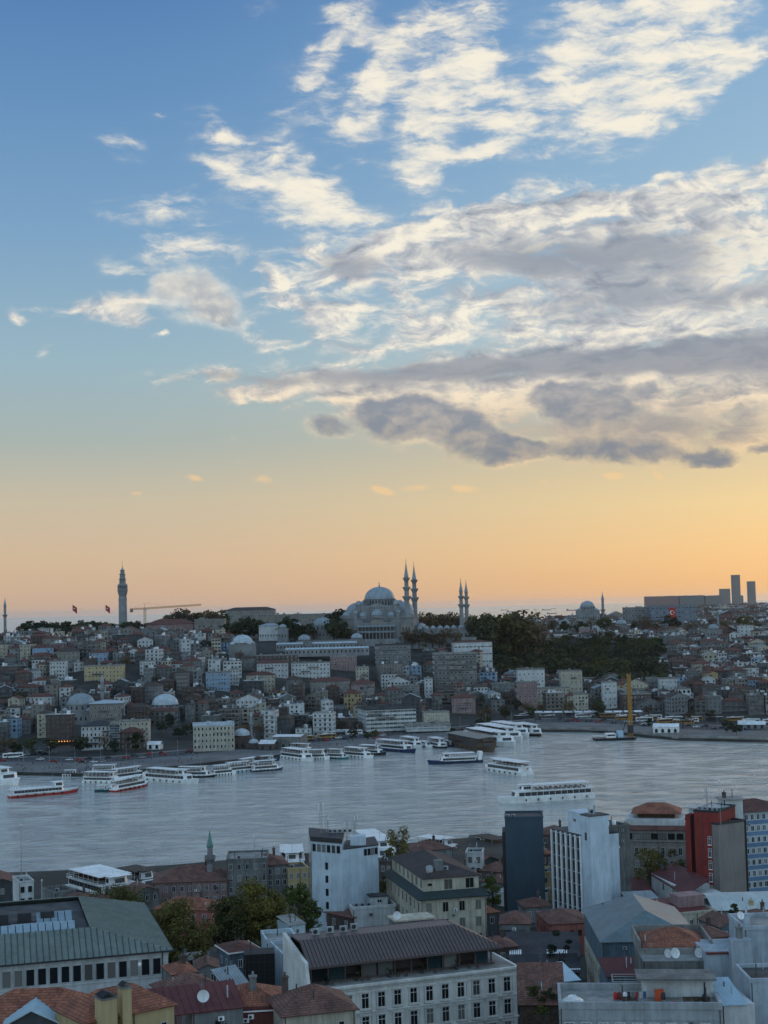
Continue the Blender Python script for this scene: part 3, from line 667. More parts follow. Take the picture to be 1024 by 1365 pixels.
def great_mosque():
    Y = 1345.0; c0 = PY(507, 850, Y); zb = 57.5
    t = thing('great_mosque', (c0.x, Y, zb), R(-6), 'huge grey stone mosque with stacked lead domes crowning the ridge', 'mosque')
    # local: x to the right, y away. main block 60 wide
    b = MB([STONE])
    b.box(-34, 34, -26, 30, 0, 20)                      # body
    b.box(-21, 21, -28, -26, 0, 14)
    b.box(-19, 19, -20, 24, 20, 31)                     # stepped square below the drum
    b.box(-14.5, 14.5, -23.5, -20, 20, 27)
    for x in (-25, 25):
        b.box(x - 9, x + 9, -24, -6, 20, 23.5); b.box(x - 9, x + 9, 4, 26, 20, 23.5)
    # stepped shoulders left and right of the big arch
    for s in (-1, 1):
        for k in range(5): b.box(min(s * (15.5 + k * 2.6), s * (18.1 + k * 2.6)), max(s * (15.5 + k * 2.6), s * (18.1 + k * 2.6)), -21.5, -19, 20, 33 - k * 2.5)
    b.box(-15.3, 15.3, -21.2, -19.2, 20, 32)
    b.box(-35, 35, -27, 31, 20.003, 20.7)
    b.build('walls', t, uv=False)
    b = MB([STONE]); b.lathe(0, 2, [(14.2, 31), (14.2, 37.5), (14.9, 37.6), (14.9, 38.2)], 32, False)
    for k in range(32):
        a = 2 * math.pi * k / 32; b.cbox(15.0 * math.cos(a), 2 + 15.0 * math.sin(a), 31, 1.5, 0.9, 6.4, a)
    ring_win(b.build('drum', t, uv=False), 0, 2, 14.25, 32.2, 1.2, 4.2, 32, .5)
    b = MB([LEAD]); b.dome(0, 2, 38.2, 14.3, 11.4, 36, 10, 0.3); b.build('main_dome', t, uv=False)
    b = MB([STEEL]); finial(b, 0, 2, 49.3, 6.5, 0.6); b.build('finial', t, uv=False)
    # half domes towards left and right of the drum
    for s in (-1, 1):
        b = MB([LEAD]); b.dome(s * 19, 2, 27.0, 13.0, 8.6, 28, 7, 1.0); b.build('half_dome', t, uv=False)
        b = MB([STONE]); b.lathe(s * 19, 2, [(13.4, 20), (13.4, 26.1)], 28, False); b.build('half_dome_drum', t, uv=False)
    def sub(name, x, y, z, r, h, dr=1.6, n=18):
        b = MB([LEAD]); b.dome(x, y, z + dr, r, h, n, 6, 0.2); d = b.build(name, t, uv=False)
        b = MB([STONE]); b.lathe(x, y, [(r * 1.06, z), (r * 1.06, z + dr * .9), (r * 1.12, z + dr), (r, z + dr + .02)], n, False); b.build('dome_drum', d, uv=False)
        b = MB([STEEL]); finial(b, x, y, z + dr + h - .1, 1.6, 0.2); b.build('finial', d, uv=False)
    # corner and aisle domes on the near side: large, small, large, small, large
    sub('corner_dome', -27, -15, 20.7, 6.6, 5.6); sub('corner_dome', 27, -15, 20.7, 6.6, 5.6)
    sub('aisle_dome', -13.2, -22.5, 20.7, 4.0, 3.8); sub('aisle_dome', 0, -23, 20.7, 5.6, 5.2, 2.4); sub('aisle_dome', 13.2, -22.5, 20.7, 4.0, 3.8)
    sub('corner_dome', -27, 15, 20.7, 6.6, 5.6); sub('corner_dome', 27, 15, 20.7, 6.6, 5.6)
    for s in (-1, 1):      # weight turrets at the four drum corners
        for y in (-17, 19):
            b = MB([STONE]); b.lathe(s * 17.6, y, [(3.0, 20), (3.0, 32.5), (3.3, 32.7), (3.3, 33.2)], 10, False); d = b.build('weight_turret', t, uv=False)
            b = MB([LEAD]); b.dome(s * 17.6, y, 33.2, 3.0, 3.6, 12, 5); b.build('turret_dome', d, uv=False)
        b = MB([STONE]); b.lathe(s * 19.8, -25, [(2.2, 0), (2.2, 24.5), (2.5, 24.7), (2.5, 25.2)], 8, False); d = b.build('buttress_turret', t, uv=False)
        b = MB([LEAD]); b.dome(s * 19.8, -25, 25.2, 2.2, 2.6, 12, 5); b.build('turret_dome', d, uv=False)
    # the great tympanum arch and its windows
    b = MB([STONE]); arch_slab(b, 0, -21.2, 20.7, 28, 13.2, 0.5, 16); b.mat(LEAD); 
    b.build('tympanum_arch', t, uv=False)
    b = MB([STONE]); arch_slab(b, 0, -21.75, 20.7, 23.5, 11.0, 0.1, 16); b.build('tympanum', t, uv=False)
    for row, (n, z, w) in enumerate(((9, 26.2, 2.1), (7, 28.9, 2.2))):
        for i in range(n): arch_win(t, (i - (n - 1) / 2) * w, -21.87, z, 0.9, 1.7)
    # lower facade: two blind arches with windows left and right, an arcade between
    for s in (-1, 1):
        b = MB([BEIGE]); arch_slab(b, s * 27.2, -26.02, 2, 10.5, 14, 0.15, 12); d = b.build('blind_arch', t, uv=False)
        for z in (4, 9):
            for i in range(3): arch_win(d, s * 27.2 + (i - 1) * 2.8, -26.2, z, 1.3, 2.6)
    for x0 in (-12.5, 6.9):
        for i in range(5): arch_win(t, x0 + i * 1.4, -26.05, 16.6, 0.8, 1.9)
    b = MB([BEIGE]); arch_slab(b, 0, -26.03, 14.2, 12.5, 5.4, 0.15, 12); b.build('middle_arch', t, uv=False)
    # two storey side gallery: lead lean-to, a dark sheet painted as the shade behind columns, arcade
    b = MB([LEAD]); b.slab([(-17.5, -32, 12.6), (17.5, -32, 12.6), (17.5, -28, 13.8), (-17.5, -28, 13.8)], .3); b.slab([(-17.5, -33.4, 7.9), (17.5, -33.4, 7.9), (17.5, -31.5, 8.6), (-17.5, -31.5, 8.6)], .3); b.build('gallery_roof', t, uv=False)
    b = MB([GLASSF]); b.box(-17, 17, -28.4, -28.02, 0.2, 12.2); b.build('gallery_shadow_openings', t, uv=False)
    b = MB([STONE])
    for i in range(11): x = -16.5 + i * 3.3; b.cyl(x, -31.6, 8.4, 12.5, .28, 8).cyl(x, -32.8, 0, 6.2, .4, 8)
    for i in range(10):
        x = -16.5 + i * 3.3 + 1.65
        for s_ in (-1, 1): b.slab([(x + s_ * 1.65, -33.0, 6.2), (x + s_ * 1.65, -33.0, 7.7), (x, -33.0, 7.7)], .3)
    b.box(-17.2, 17.2, -33.2, -32.5, 7.0, 7.6); b.box(-17.2, 17.2, -33.0, -28.5, 6.9, 7.05); b.box(-17.4, 17.4, -33.2, -28, -1, .2)
    b.build('gallery_arcade', t, uv=False)
    # porch and courtyard to the right with small domes
    b = MB([STONE]); b.box(34.2, 88, -22, 26, 0, 8.5); b.box(34.2, 88.4, -22.4, 26.4, 8.5, 9.1); b.build('courtyard_walls', t, uv=False)
    for i in range(8): sub('courtyard_dome', 38.5 + i * 6.4, -18.5, 9.1, 2.7, 2.2, .7, 14)
    for i in range(4): sub('courtyard_dome', 38.5, -9.5 + i * 9, 9.1 + 1.5, 3.2, 2.6, 1.0, 14)
    for i in range(14): arch_win(t, 37 + i * 3.7, -22.02, 2, 1.5, 2.6)
    b = MB([STONE]); b.box(-60, 92, -44, -43, -8, 1.6); b.build('terrace_wall', t, uv=False)
    return t
great_mosque()
GM = 'slender minarets of the great mosque'
def mn(px, ptip, Y, zb, bal, r, lab, tiph, group=GM):
    p = PY(px, ptip, Y); H = p.z - zb; cone = H * .19; fin = H * .045
    return minaret((p.x, Y, zb), H * .16, [H * f for f in bal], r, H - cone - fin, cone, lab, group, finial_h=fin + .4)
mn(541.0, 743, 1322, 56, (.525, .635, .745), 2.45, 'taller three-balcony minaret, left one of the pair rising just right of the big dome', 0)
mn(551.5, 747, 1352, 56, (.525, .635, .745), 2.45, 'three-balcony minaret, right one of the tall pair beside the big dome', 0)
mn(614.0, 769, 1330, 56, (.55, .68), 1.9, 'shorter two-balcony minaret, left one of the far courtyard pair', 0)
mn(621.0, 771, 1372, 56, (.55, .68), 1.9, 'shorter two-balcony minaret, right one of the far courtyard pair', 0)
# small lone minarets
def mn2(px, ptip, Y, bal, r, lab, zb=None, mat=None):
    p = PY(px, ptip, Y); zb = zb if zb is not None else far_h(p.x, Y); H = p.z - zb
    return minaret((p.x, Y, zb), H * .2, [H * f for f in bal], r, H * .80, H * .16, lab, None, cone_mat=mat, finial_h=H * .05)
mn2(6.5, 795, 1640, (.6,), 1.7, 'lone one-balcony minaret against the sea at the far left edge', 56)
mn2(136, 897, 1010, (.62,), 1.35, 'thin one-balcony minaret beside the big grey dome near the left quay')
mn2(334.5, 944, 905, (.6,), 0.9, 'short thin minaret of the small brick mosque by the quay')
mn2(803, 787, 1900, (.55,), 2.0, 'single dark minaret beside the distant domed mosque on the right', 45)
mn2(957, 818, 1500, (.6,), 1.3, 'small pale minaret among the houses at far right', 44)

def fire_tower():
    p = PY(163, 747, 1665); zb = 52.0; H = p.z - zb
    t = thing('fire_tower', (p.x, 1665, zb), 0, 'tall round stone fire watch tower with stepped lantern top and mast', 'tower')
    z = lambda py: PY(163, py, 1665).z - zb; k = 1665 / 1900
    b = MB([STONE]); b.lathe(0, 0, [(7.2, 0), (7.2, 4), (5.0, 6), (4.7, z(800)), (5.0, z(799)), (4.6, z(797)), (4.4, z(793))], 20, False); b.build('shaft', t, uv=False)
    b = MB([STONE]); b.lathe(0, 0, [(4.4, z(794)), (5.2, z(792)), (5.6, z(789)), (6.0, z(788)), (6.0, z(784.5)), (5.4, z(784.3)), (5.6, z(781)), (5.9, z(780.6)), (5.9, z(779.8)), (3.9, z(778))], 20, False); d = b.build('watch_gallery', t, uv=False)
    ring_win(d, 0, 0, 5.75, z(784), 1.1, 2.2, 14)
    for (r0, r1, a, c) in ((3.9, 3.6, 778, 772.5), (3.4, 3.1, 771.5, 766), (2.7, 2.3, 765.5, 761)):
        b = MB([STONE]); b.lathe(0, 0, [(r0, z(a) - .5), (r1, z(c)), (r1 * 1.3, z(c) + .2), (r1 * 1.35, z(c) + .7), (r1 * .8, z(c) + .8)], 12, False); b.build('lantern_storey', t, uv=False)
    b = MB([LEAD]); b.lathe(0, 0, [(2.4, z(761) + .6), (1.4, z(758.6)), (.5, z(756.5)), (.3, z(755))], 12, False); b.build('roof_cap', t, uv=False)
    b = MB([STEEL]); b.tube((0, 0, z(755.5)), (0, 0, H), .28, 6, .12); b.build('mast', t, uv=False)
fire_tower()

def flagpole(px, ptop, pbot, Y, lab):
    p = PY(px, ptop, Y); q = PY(px, pbot, Y)
    t = thing('flagpole', (p.x, Y, q.z), 0, lab, 'flagpole'); h = p.z - q.z
    b = MB([PLAST]); b.tube((0, 0, 0), (0, 0, h), .22, 6, .12); b.build('pole', t, uv=False)
    f = MB([REDP]); n = 8; W, Hh = 6.6, 6.2
    for i in range(n):
        a0, a1 = i / n, (i + 1) / n; g = lambda a: (.2 + W * a * .75, math.sin(a * 5) * .5, -4.2 * a)
        x0, y0, s0 = g(a0); x1, y1, s1 = g(a1)
        f.hexa([(x0, y0, h - Hh + s0), (x1, y1, h - Hh + s1), (x1, y1 + .05, h - Hh + s1), (x0, y0 + .05, h - Hh + s0)], [(x0, y0, h - .2 + s0 * .8), (x1, y1, h - .2 + s1 * .8), (x1, y1 + .05, h - .2 + s1 * .8), (x0, y0 + .05, h - .2 + s0 * .8)])
    fl = f.build('flag', t, uv=False)
    e = MB([PLAST]); e.tube((2.0, -.08, h - 4.3), (2.0, -.02, h - 4.3), .9, 12); e.build('crescent_emblem', fl, uv=False)
flagpole(96.5, 806, 832, 1560, 'white pole with red flag standing left of the tower on the skyline')
flagpole(140.5, 806, 832, 1600, 'white pole with red flag hanging just left of the fire tower')

def tower_crane():
    p = PY(193, 812, 1480); zb = far_h(p.x, 1480); h = p.z - zb
    t = thing('tower_crane', (p.x, 1480, zb), R(8), 'orange tower crane with a long thin jib over the ridge trees', 'crane')
    def lattice(b, a, c, w, n):
        a, c = Vector(a), Vector(c); d = (c - a).normalized(); u = d.orthogonal().normalized(); v = d.cross(u)
        cs = [u * w + v * w, u * w - v * w, -u * w - v * w, -u * w + v * w]
        for q in cs: b.tube(a + q, c + q, .16, 4)
        for i in range(n):
            p0 = a.lerp(c, i / n); p1 = a.lerp(c, (i + 1) / n)
            for k in range(4): b.tube(p0 + cs[k], p1 + cs[(k + 1) % 4], .11, 3)
    b = MB([ORANGE]); lattice(b, (0, 0, 0), (0, 0, h), .9, 16); b.build('mast', t, uv=False)
    b = MB([ORANGE]); lattice(b, (0, 0, h + .6), (58, 0, h + 3.2), .6, 30); b.build('jib', t, uv=False)
    b = MB([ORANGE]); lattice(b, (0, 0, h + .6), (-15, 0, h + .4), .6, 8); c = b.build('counter_jib', t, uv=False)
    b = MB([CONC]); b.box(-15, -12, -1, 1, h - 3, h + .2); b.build('counterweight', c, uv=False)
    b = MB([PLAST]); b.box(.8, 2.6, -1.9, -.7, h - 2, h + .3); b.build('cab', t, uv=False)
    b = MB([ORANGE]); b.tube((0, 0, h), (0, 0, h + 6), .4, 4, .15); b.tube((0, 0, h + 6), (30, 0, h + 2.2), .07, 3); b.tube((0, 0, h + 6), (-13, 0, h + .6), .07, 3); b.build('apex', t, uv=False)
tower_crane()

# ------------------------------------------------------------------ buildings by photo corners
PAL = {'white': WHITE, 'cream': CREAM, 'yellow': YELLOW, 'beige': BEIGE, 'grey': GREYW, 'concrete': CONC, 'pink': PINK, 'brown': BRICK, 'dark grey': DGREY, 'pale blue': BLUEW}
RESERVED = []          # ground kept free of the scattered houses: (x, y, radius)
def reserve(x, y, r): RESERVED.append((x, y, r))
def block(name, px0, px1, ptop, Y, z0=None, d=14, rot=0.0, wall=BEIGE, roof='flat', rmat=None, floors=4, nx=6, nside=4, label='', cat='building', wstyle='plain', ww=1.1, wh=1.5, fm=None, parapet=.7, rise=3.0, res=True, wz=None, side=True, gm=None, group=None, base=1.2):
    """detached building whose front top edge spans px0..px1 at height ptop in the photograph, Y metres out"""
    a, c = PY(px0, ptop, Y), PY(px1, ptop, Y); ztop = a.z * .5 + c.z * .5; w = c.x - a.x
    g = z0 if z0 is not None else min(gz(a.x, Y), gz(c.x, Y)) - .3; H = ztop - g
    cx = (a.x + c.x) / 2; w = w / max(.5, (math.cos(rot) + abs(math.sin(rot)) * d / max(w, 1)))if rot else w
    o = Vector((cx, Y, g)) - Vector((math.cos(rot), math.sin(rot), 0)) * (w / 2)
    t = thing(name, o, rot, label, cat, group)
    if res: reserve(cx, Y + d / 2, max(w, d) / 2 + 2)
    b = MB([wall]); b.box(0, w, 0, d, 0, H)
    fh = (H - base) / floors
    rb = random.Random(int(px0 + ptop))
    for k in range(1, floors): b.box(-.08, w + .08, -.08, d + .08, base + fh * k - .5, base + fh * k - .28)
    b.mat(rb.choice((CONC, DGREY, wall)))
    for k in range(1, floors):
        if Y < 1400 and w > 8 and rb.random() < .5: x_ = rb.uniform(0, w * .6); b.box(x_, x_ + w * rb.uniform(.2, .38), -1.1, -.081, base + fh * k - .27, base + fh * k + .6)
    b.build('walls', t, uv=False)
    r = MB([rmat or (FLATL if roof == 'flat' else TILEF)])
    if roof == 'flat':
        r.box(-.25, w + .25, -.25, .15, H + .003, H + parapet).box(-.25, w + .25, d - .15, d + .25, H + .003, H + parapet).box(-.25, .15, .15, d - .15, H + .003, H + parapet).box(w - .15, w + .25, .15, d - .15, H + .003, H + parapet)
        r.box(.15, w - .15, .15, d - .15, H + .003, H + .1)
        rr = random.Random(int(px0 * 7 + Y))
        for _ in range(int(1 + w / 7)): r.cbox(rr.uniform(2, max(2.1, w - 2)), rr.uniform(2.5, d - 2.5), H + .1, rr.uniform(1, 3), rr.uniform(1, 3), rr.uniform(.8, 2.4), rr.choice((0, .3)))
    elif roof == 'hip': r.hip(0, w, 0, d, H + .16, rise, .7)
    elif roof == 'sheds':
        n = max(2, int(w / 7))
        for i in range(n): r.slab([(w * i / n, -.4, H + .3), (w * (i + 1) / n - .4, -.4, H + .3), (w * (i + 1) / n - .4, d / 2, H + rise), (w * i / n, d / 2, H + rise)]); r.slab([(w * i / n, d / 2, H + rise), (w * (i + 1) / n - .4, d / 2, H + rise), (w * (i + 1) / n - .4, d, H + .3), (w * i / n, d, H + .3)])
    r.build('roof', t)
    zs = [base + fh * k + fh * .28 for k in range(floors)]; wh_ = min(wh, fh * .6)
    n_ = nx; fits = [z for z in zs]
    while len(fits) * n_ > 84: fits = fits[1:]
    m = w / (n_ * 2)
    windows(t, 'front', w, d, m, w - m, n_, fits, ww, wh_, wstyle, fm, gm)
    if side:
        sd = 'left' if cx > 0 else 'right'; m2 = d / (nside * 2); left = 98 - len(fits) * n_
        f2 = fits[-max(0, left // nside):] if left // nside else []
        if f2: windows(t, sd, w, d, m2, d - m2, nside, f2, ww, wh_, wstyle, fm, gm)
    return t, w, d, H

def domed_hall(name, px, pbase, ptop, Y, r, label, wall=STONE, cat='mosque', drum=2.5, lead=LEAD, w=None, small=4, zb=None, n=24, group=None):
    """square hall under one dome; ptop = pixel of the dome's crown"""
    p = PY(px, ptop, Y); g = zb if zb is not None else far_h(p.x, Y) - .3; H = p.z - g; w = w or r * 2.3; hb = H - r * .78 - drum
    t = thing(name, (p.x, Y, g), R(-5), label, cat, group); reserve(p.x, Y, w * .55 + 1)
    b = MB([wall]); b.box(-w / 2, w / 2, -w / 2, w / 2, 0, hb); b.box(-w / 2 - .3, w / 2 + .3, -w / 2 - .3, w / 2 + .3, hb + .003, hb + .4); b.build('walls', t, uv=False)
    b = MB([wall]); b.lathe(0, 0, [(r * 1.05, hb + .4), (r * 1.05, hb + drum - .2), (r * 1.1, hb + drum), (r, hb + drum + .01)], n, False); d = b.build('drum', t, uv=False)
    ring_win(d, 0, 0, r * 1.05, hb + .4 + drum * .2, r * .14, drum * .5, 16)
    b = MB([lead]); b.dome(0, 0, hb + drum, r, r * .78, n, 7, .2); d = b.build('dome', t, uv=False)
    b = MB([STEEL]); finial(b, 0, 0, H - .1, r * .22, .2); b.build('finial', d, uv=False)
    if small:
        for sx in (-1, 1):
            for sy in (-1, 1):
                b = MB([lead]); b.dome(sx * w * .36, sy * w * .36, hb + .4, r * .26, r * .24, 12, 5, .1); b.build('corner_dome', t, uv=False)
    nn = max(3, int(w / 3.2))
    for k in range(nn):
        for z in ((hb * .2,) if hb < 7 else (hb * .15, hb * .6)): arch_win(t, -w / 2 + w * (k + .5) / nn, -w / 2 - .02, z, 1.0, min(2.4, hb * .3))
    return t
# skyline left
block('university_building', 195, 258, 832, 1440, 46, 22, 0, PINK, 'hip', TILEF, 2, 13, 4, 'long red-roofed two-storey college beside the orange crane', ww=1.6, wh=3.6, rise=5)
block('college_wing', 259, 299, 826, 1430, 46, 18, 0, BEIGE, 'flat', None, 3, 8, 3, 'beige three-storey college wing with big windows on the ridge', ww=1.7, wh=2.5)
block('university_hall', 300, 366, 813, 1640, 52, 20, 0, BEIGE, 'hip', TILEB, 3, 18, 3, 'long pale hall on the skyline left of the great mosque', ww=1.4, wh=2.6, rise=3)
block('university_hall', 366, 455, 819, 1560, 50, 20, 0, BEIGE, 'flat', None, 3, 22, 3, 'low beige university range running behind trees to the great mosque', ww=1.3, wh=2.2)
block('white_school', 345, 374, 834, 1330, 44, 14, 0, WHITE, 'hip', LEAD, 2, 8, 3, 'white two-storey school with green-grey roof left of the domed tombs', ww=1.3, wh=2.0, rise=2)
GD = 'domed halls of the mosque complex'
domed_hall('domed_tomb', 430.5, 850, 823, 1330, 9.4, 'largest domed tomb in the trees left of the great mosque', cat='tomb', w=20, drum=5, small=0, group=GD, zb=55)
domed_hall('domed_tomb', 393, 850, 829, 1335, 6.8, 'smaller pale domed tomb, left of the larger tomb', cat='tomb', w=15, drum=4, small=0, group=GD, zb=55)
domed_hall('domed_hall', 405.5, 860, 846, 1262, 5.6, 'domed hall above lead-roofed cells, left one of two', cat='religious school', w=14, drum=2, small=0, group=GD, zb=44)
domed_hall('domed_hall', 475.5, 860, 844, 1268, 5.2, 'domed hall below the great mosque arcade, right one of two', cat='religious school', w=13, drum=2, small=0, group=GD, zb=44)
domed_hall('domed_hall', 377, 850, 832, 1300, 3.4, 'tiny domed hall standing at the left end of the mosque complex', cat='religious school', w=9, drum=1.5, small=0, group=GD, zb=52)
domed_hall('domed_bath', 323, 860, 846, 1215, 8.8, 'pale blue domed bath house on the slope below the red-roofed college', cat='bath house', w=20, drum=1.4, lead=LEADP, zb=28, small=4)
domed_hall('waterfront_mosque', 108, 962, 924, 1000, 9.6, 'large grey domed mosque above the left waterfront beside a thin minaret', w=24, drum=4.5, zb=6, small=4)
domed_hall('old_bath', 220, 950, 925, 1025, 9.4, 'pale broad dome of an old bath house above the trees, centre left', cat='bath house', w=22, drum=2.0, lead=LEADP, zb=8, small=0)
domed_hall('small_brick_mosque', 322, 990, 971, 905, 5.4, 'small brick mosque with one pale dome beside the cream office by the quay', wall=BRICK, w=13, drum=1.4, lead=LEADP, small=0)
domed_hall('small_shrine', 338, 1000, 985, 893, 3.2, 'little domed brick shrine at the quay between cream office and small shed', wall=BRICK, cat='shrine', w=8, drum=1.0, lead=LEADP, small=0)
domed_hall('distant_mosque', 783, 826, 801, 1900, 9.6, 'distant grey mosque with stepped dome against the sea', w=30, drum=5, zb=50, small=4)
domed_hall('distant_small_mosque', 752, 840, 826, 1700, 6.5, 'small grey dome on the ridge behind the woods', w=18, drum=2, zb=46, small=0)
domed_hall('distant_small_mosque', 828, 842, 826, 1680, 6.0, 'low grey dome right of the distant domed mosque', w=18, drum=2, zb=46, small=0)
domed_hall('distant_small_mosque', 951, 844, 832, 1500, 5.6, 'small grey dome beside a pale minaret at far right', w=16, drum=2, zb=42, small=0)
# rows of domed lead-roofed cells below the mosque
def cell_row(px0, px1, py, Y, n, label):
    a, c = PY(px0, py, Y), PY(px1, py, Y); H = 6.5; g = a.z - H
    t = thing('domed_cell_row', (a.x, Y, g), 0, label, 'religious school', 'rows of domed cells below the great mosque'); w = c.x - a.x
    b = MB([STONE]); b.box(0, w, 0, 8, 0, H); b.build('walls', t, uv=False); reserve(a.x + w / 4, Y + 4, w / 4 + 5); reserve(a.x + 3 * w / 4, Y + 4, w / 4 + 5)
    b = MB([LEADP]); b.slab([(0, -.4, H - .2), (w, -.4, H - .2), (w, 4, H + 1.1), (0, 4, H + 1.1)]); b.slab([(0, 4, H + 1.1), (w, 4, H + 1.1), (w, 8.4, H - .2), (0, 8.4, H - .2)]); b.build('lead_roof', t, uv=False)
    for i in range(n):
        x = w * (i + .5) / n
        b = MB([LEADP]); b.dome(x, 4, H + .4, w / n * .36, w / n * .30, 12, 5, .3); b.build('cell_dome', t, uv=False)
        b = MB([STONE]); b.box(x + w / n * .42, x + w / n * .5, 5.6, 6.4, H - .2, H + 3.2); b.build('chimney', t, uv=False)
    for i in range(n): arch_win(t, w * (i + .5) / n, -.02, H * .45, 1.2, 2.2)
cell_row(368, 404, 859, 1250, 8, 'upper left row of small lead-domed cells below the tombs')
cell_row(410, 476, 858, 1256, 14, 'upper right row of small lead-domed cells below the great mosque')
cell_row(380, 492, 866, 1228, 20, 'long lower row of small lead-domed cells and chimneys')
# ================================================================== far bank: named buildings
block('cream_office', 255, 315, 968, 884, None, 22, R(8), CREAM, 'flat', LEADP, 4, 11, 5, 'cream four-storey office block with pale roof standing on the quay behind white ferries', ww=1.2, wh=2.0, wstyle='plain', parapet=1.0)
block('white_bank_building', 107, 158, 968, 900, None, 18, R(6), WHITE, 'hip', DARKR, 4, 9, 4, 'white four-storey building with rows of arched windows behind the left plaza', ww=1.2, wh=1.9, rise=3)
block('glass_office', 146, 159, 965, 896, None, 10, R(6), NAVY, 'flat', None, 5, 3, 3, 'narrow blue glass office squeezed beside the white building on the plaza', ww=3.0, wh=2.0, gm=GLASSG)
block('stone_house', 158, 192, 977, 898, None, 12, R(4), BRICK, 'hip', TILEF, 3, 3, 3, 'old stone house with red roof on the plaza edge, painted front', ww=1.0, wh=1.5)
block('apartment_house', 158, 199, 962, 930, None, 12, R(4), CREAM, 'flat', None, 4, 7, 3, 'tall cream apartment house behind the old stone house on the plaza')
block('warehouse_hall', 118, 163, 938, 985, None, 18, R(5), BEIGE, 'hip', LEADP, 3, 8, 4, 'long pale-roofed hall between grey dome and thin minaret', rise=2)
block('green_office', 483, 560, 946, 985, 3, 26, R(14), WHITE, 'flat', DGREY, 5, 13, 6, 'big white five-storey office with green glass bands near the quay centre', ww=2.7, wh=2.0, gm=GLASSG, wstyle='band', parapet=1.6, base=.8)
block('green_office_annex', 541, 602, 967, 975, 3, 16, R(4), WHITE, 'flat', FLATL, 2, 8, 4, 'low white two-storey annex with green glass beside the big green-glass office', ww=3.2, wh=2.2, gm=GLASSG, wstyle='band', parapet=1.0)
block('plant_room_block', 564, 600, 950, 992, 3, 12, R(4), CREAM, 'flat', FLATL, 3, 3, 2, 'blank cream block rising behind the low green-glass annex', ww=1.0, wh=1.0)
block('long_commercial_block', 413, 467, 908, 1130, None, 16, R(3), BEIGE, 'hip', TILEF, 6, 13, 4, 'long beige six-storey block with red roof left of the pink block', rise=2.5)
block('long_commercial_block', 467, 500, 911, 1128, None, 16, R(3), PINK, 'hip', TILEF, 5, 9, 4, 'pink five-storey block with red roof, right neighbour of the long beige block', rise=2.5)
block('gray_apartment_block', 578, 636, 872, 1165, None, 20, R(2), CONC, 'flat', FLATL, 8, 11, 5, 'big grey eight-storey apartment block with rows of balconies below the right minarets', ww=2.2, wh=1.7, parapet=1.0)
block('striped_school', 604, 657, 856, 1270, None, 18, R(4), WHITE, 'hip', TILEF, 4, 10, 4, 'white four-storey building with red roof and long window bands behind the grey apartment block', ww=2.8, wh=1.3, wstyle='band', rise=1.5)
block('dark_apartment_block', 500, 548, 860, 1225, None, 18, R(2), GREYW, 'flat', FLAT, 5, 9, 4, 'dark grey five-storey block right under the great mosque', ww=1.7, wh=1.5)
block('brick_block', 340, 398, 874, 1205, None, 14, R(2), BRICK, 'flat', None, 3, 10, 4, 'dark brick block on the slope below the domed cells', ww=1.1)
block('red_long_block', 362, 405, 938, 1050, None, 12, R(5), WHITE, 'flat', None, 4, 4, 3, 'white house with dark side windows above the quay left of the traffic road', ww=1.2)
block('white_house', 690, 726, 893, 1180, None, 14, 0, WHITE, 'flat', None, 4, 6, 3, 'white four-storey house in front of the woods, left one of two', parapet=1.0)
block('white_house', 748, 776, 895, 1175, None, 12, 0, CREAM, 'flat', None, 4, 5, 3, 'pale four-storey house with roof tower in front of the woods, right one of two')
block('terrace_house', 766, 784, 926, 1085, None, 10, 0, CREAM, 'flat', None, 3, 4, 3, 'cream waterfront house with tall dark windows behind the bus park', ww=1.4, wh=2)
block('terrace_house', 690, 716, 910, 1120, None, 10, 0, PINK, 'flat', None, 5, 4, 3, 'pinkish five-storey waterfront house behind the bus park, far left', ww=1.4, wh=1.6)
block('white_corner_house', 880, 903, 905, 1140, None, 10, 0, WHITE, 'flat', None, 3, 4, 3, 'bright white three-storey house with dark windows below the right houses')
block('checkered_house', 903, 921, 919, 1085, None, 10, 0, WHITE, 'flat', None, 3, 3, 3, 'small white house with blue-black chequered front near the tent', ww=2.0, wh=2.2)
block('boxy_white_house', 804, 822, 910, 1110, None, 10, 0, WHITE, 'flat', None, 4, 3, 3, 'white narrow house left of the tall yellow piling rig')
block('green_timber_house', 966, 991, 868, 1330, None, 12, 0, NAVY, 'hip', TILEF, 5, 5, 3, 'dark green timber house with white window rows at far right', ww=1.6, wh=1.6)
block('white_slab_tower', 986, 1004, 834, 1480, 40, 12, 0, WHITE, 'flat', None, 5, 3, 3, 'white slab with dark central strip at far right edge', ww=1.6)
block('city_hall_block', 833, 868, 810, 1900, 44, 20, 0, GREYW, 'flat', None, 5, 8, 3, 'grey long office wing left of the office with red banner', ww=3.0, wh=2.0)
t_, w_, d_, H_ = block('city_hall_block', 868, 928, 807, 1880, 44, 20, 0, M('dull_blue_panel', (.13, .17, .22), .8, .15), 'flat', None, 6, 12, 3, 'blue-grey long office on the ridge with a red flag banner on its front', ww=4.0, wh=2.0)
b = MB([REDP]); b.box(w_ * .40, w_ * .54, -.5, -.2, H_ - 16.5, H_ - 2.5); fb = b.build('flag_banner', t_, uv=False)
b = MB([PLAST])
cx_, cz_ = w_ * .465, H_ - 9.3
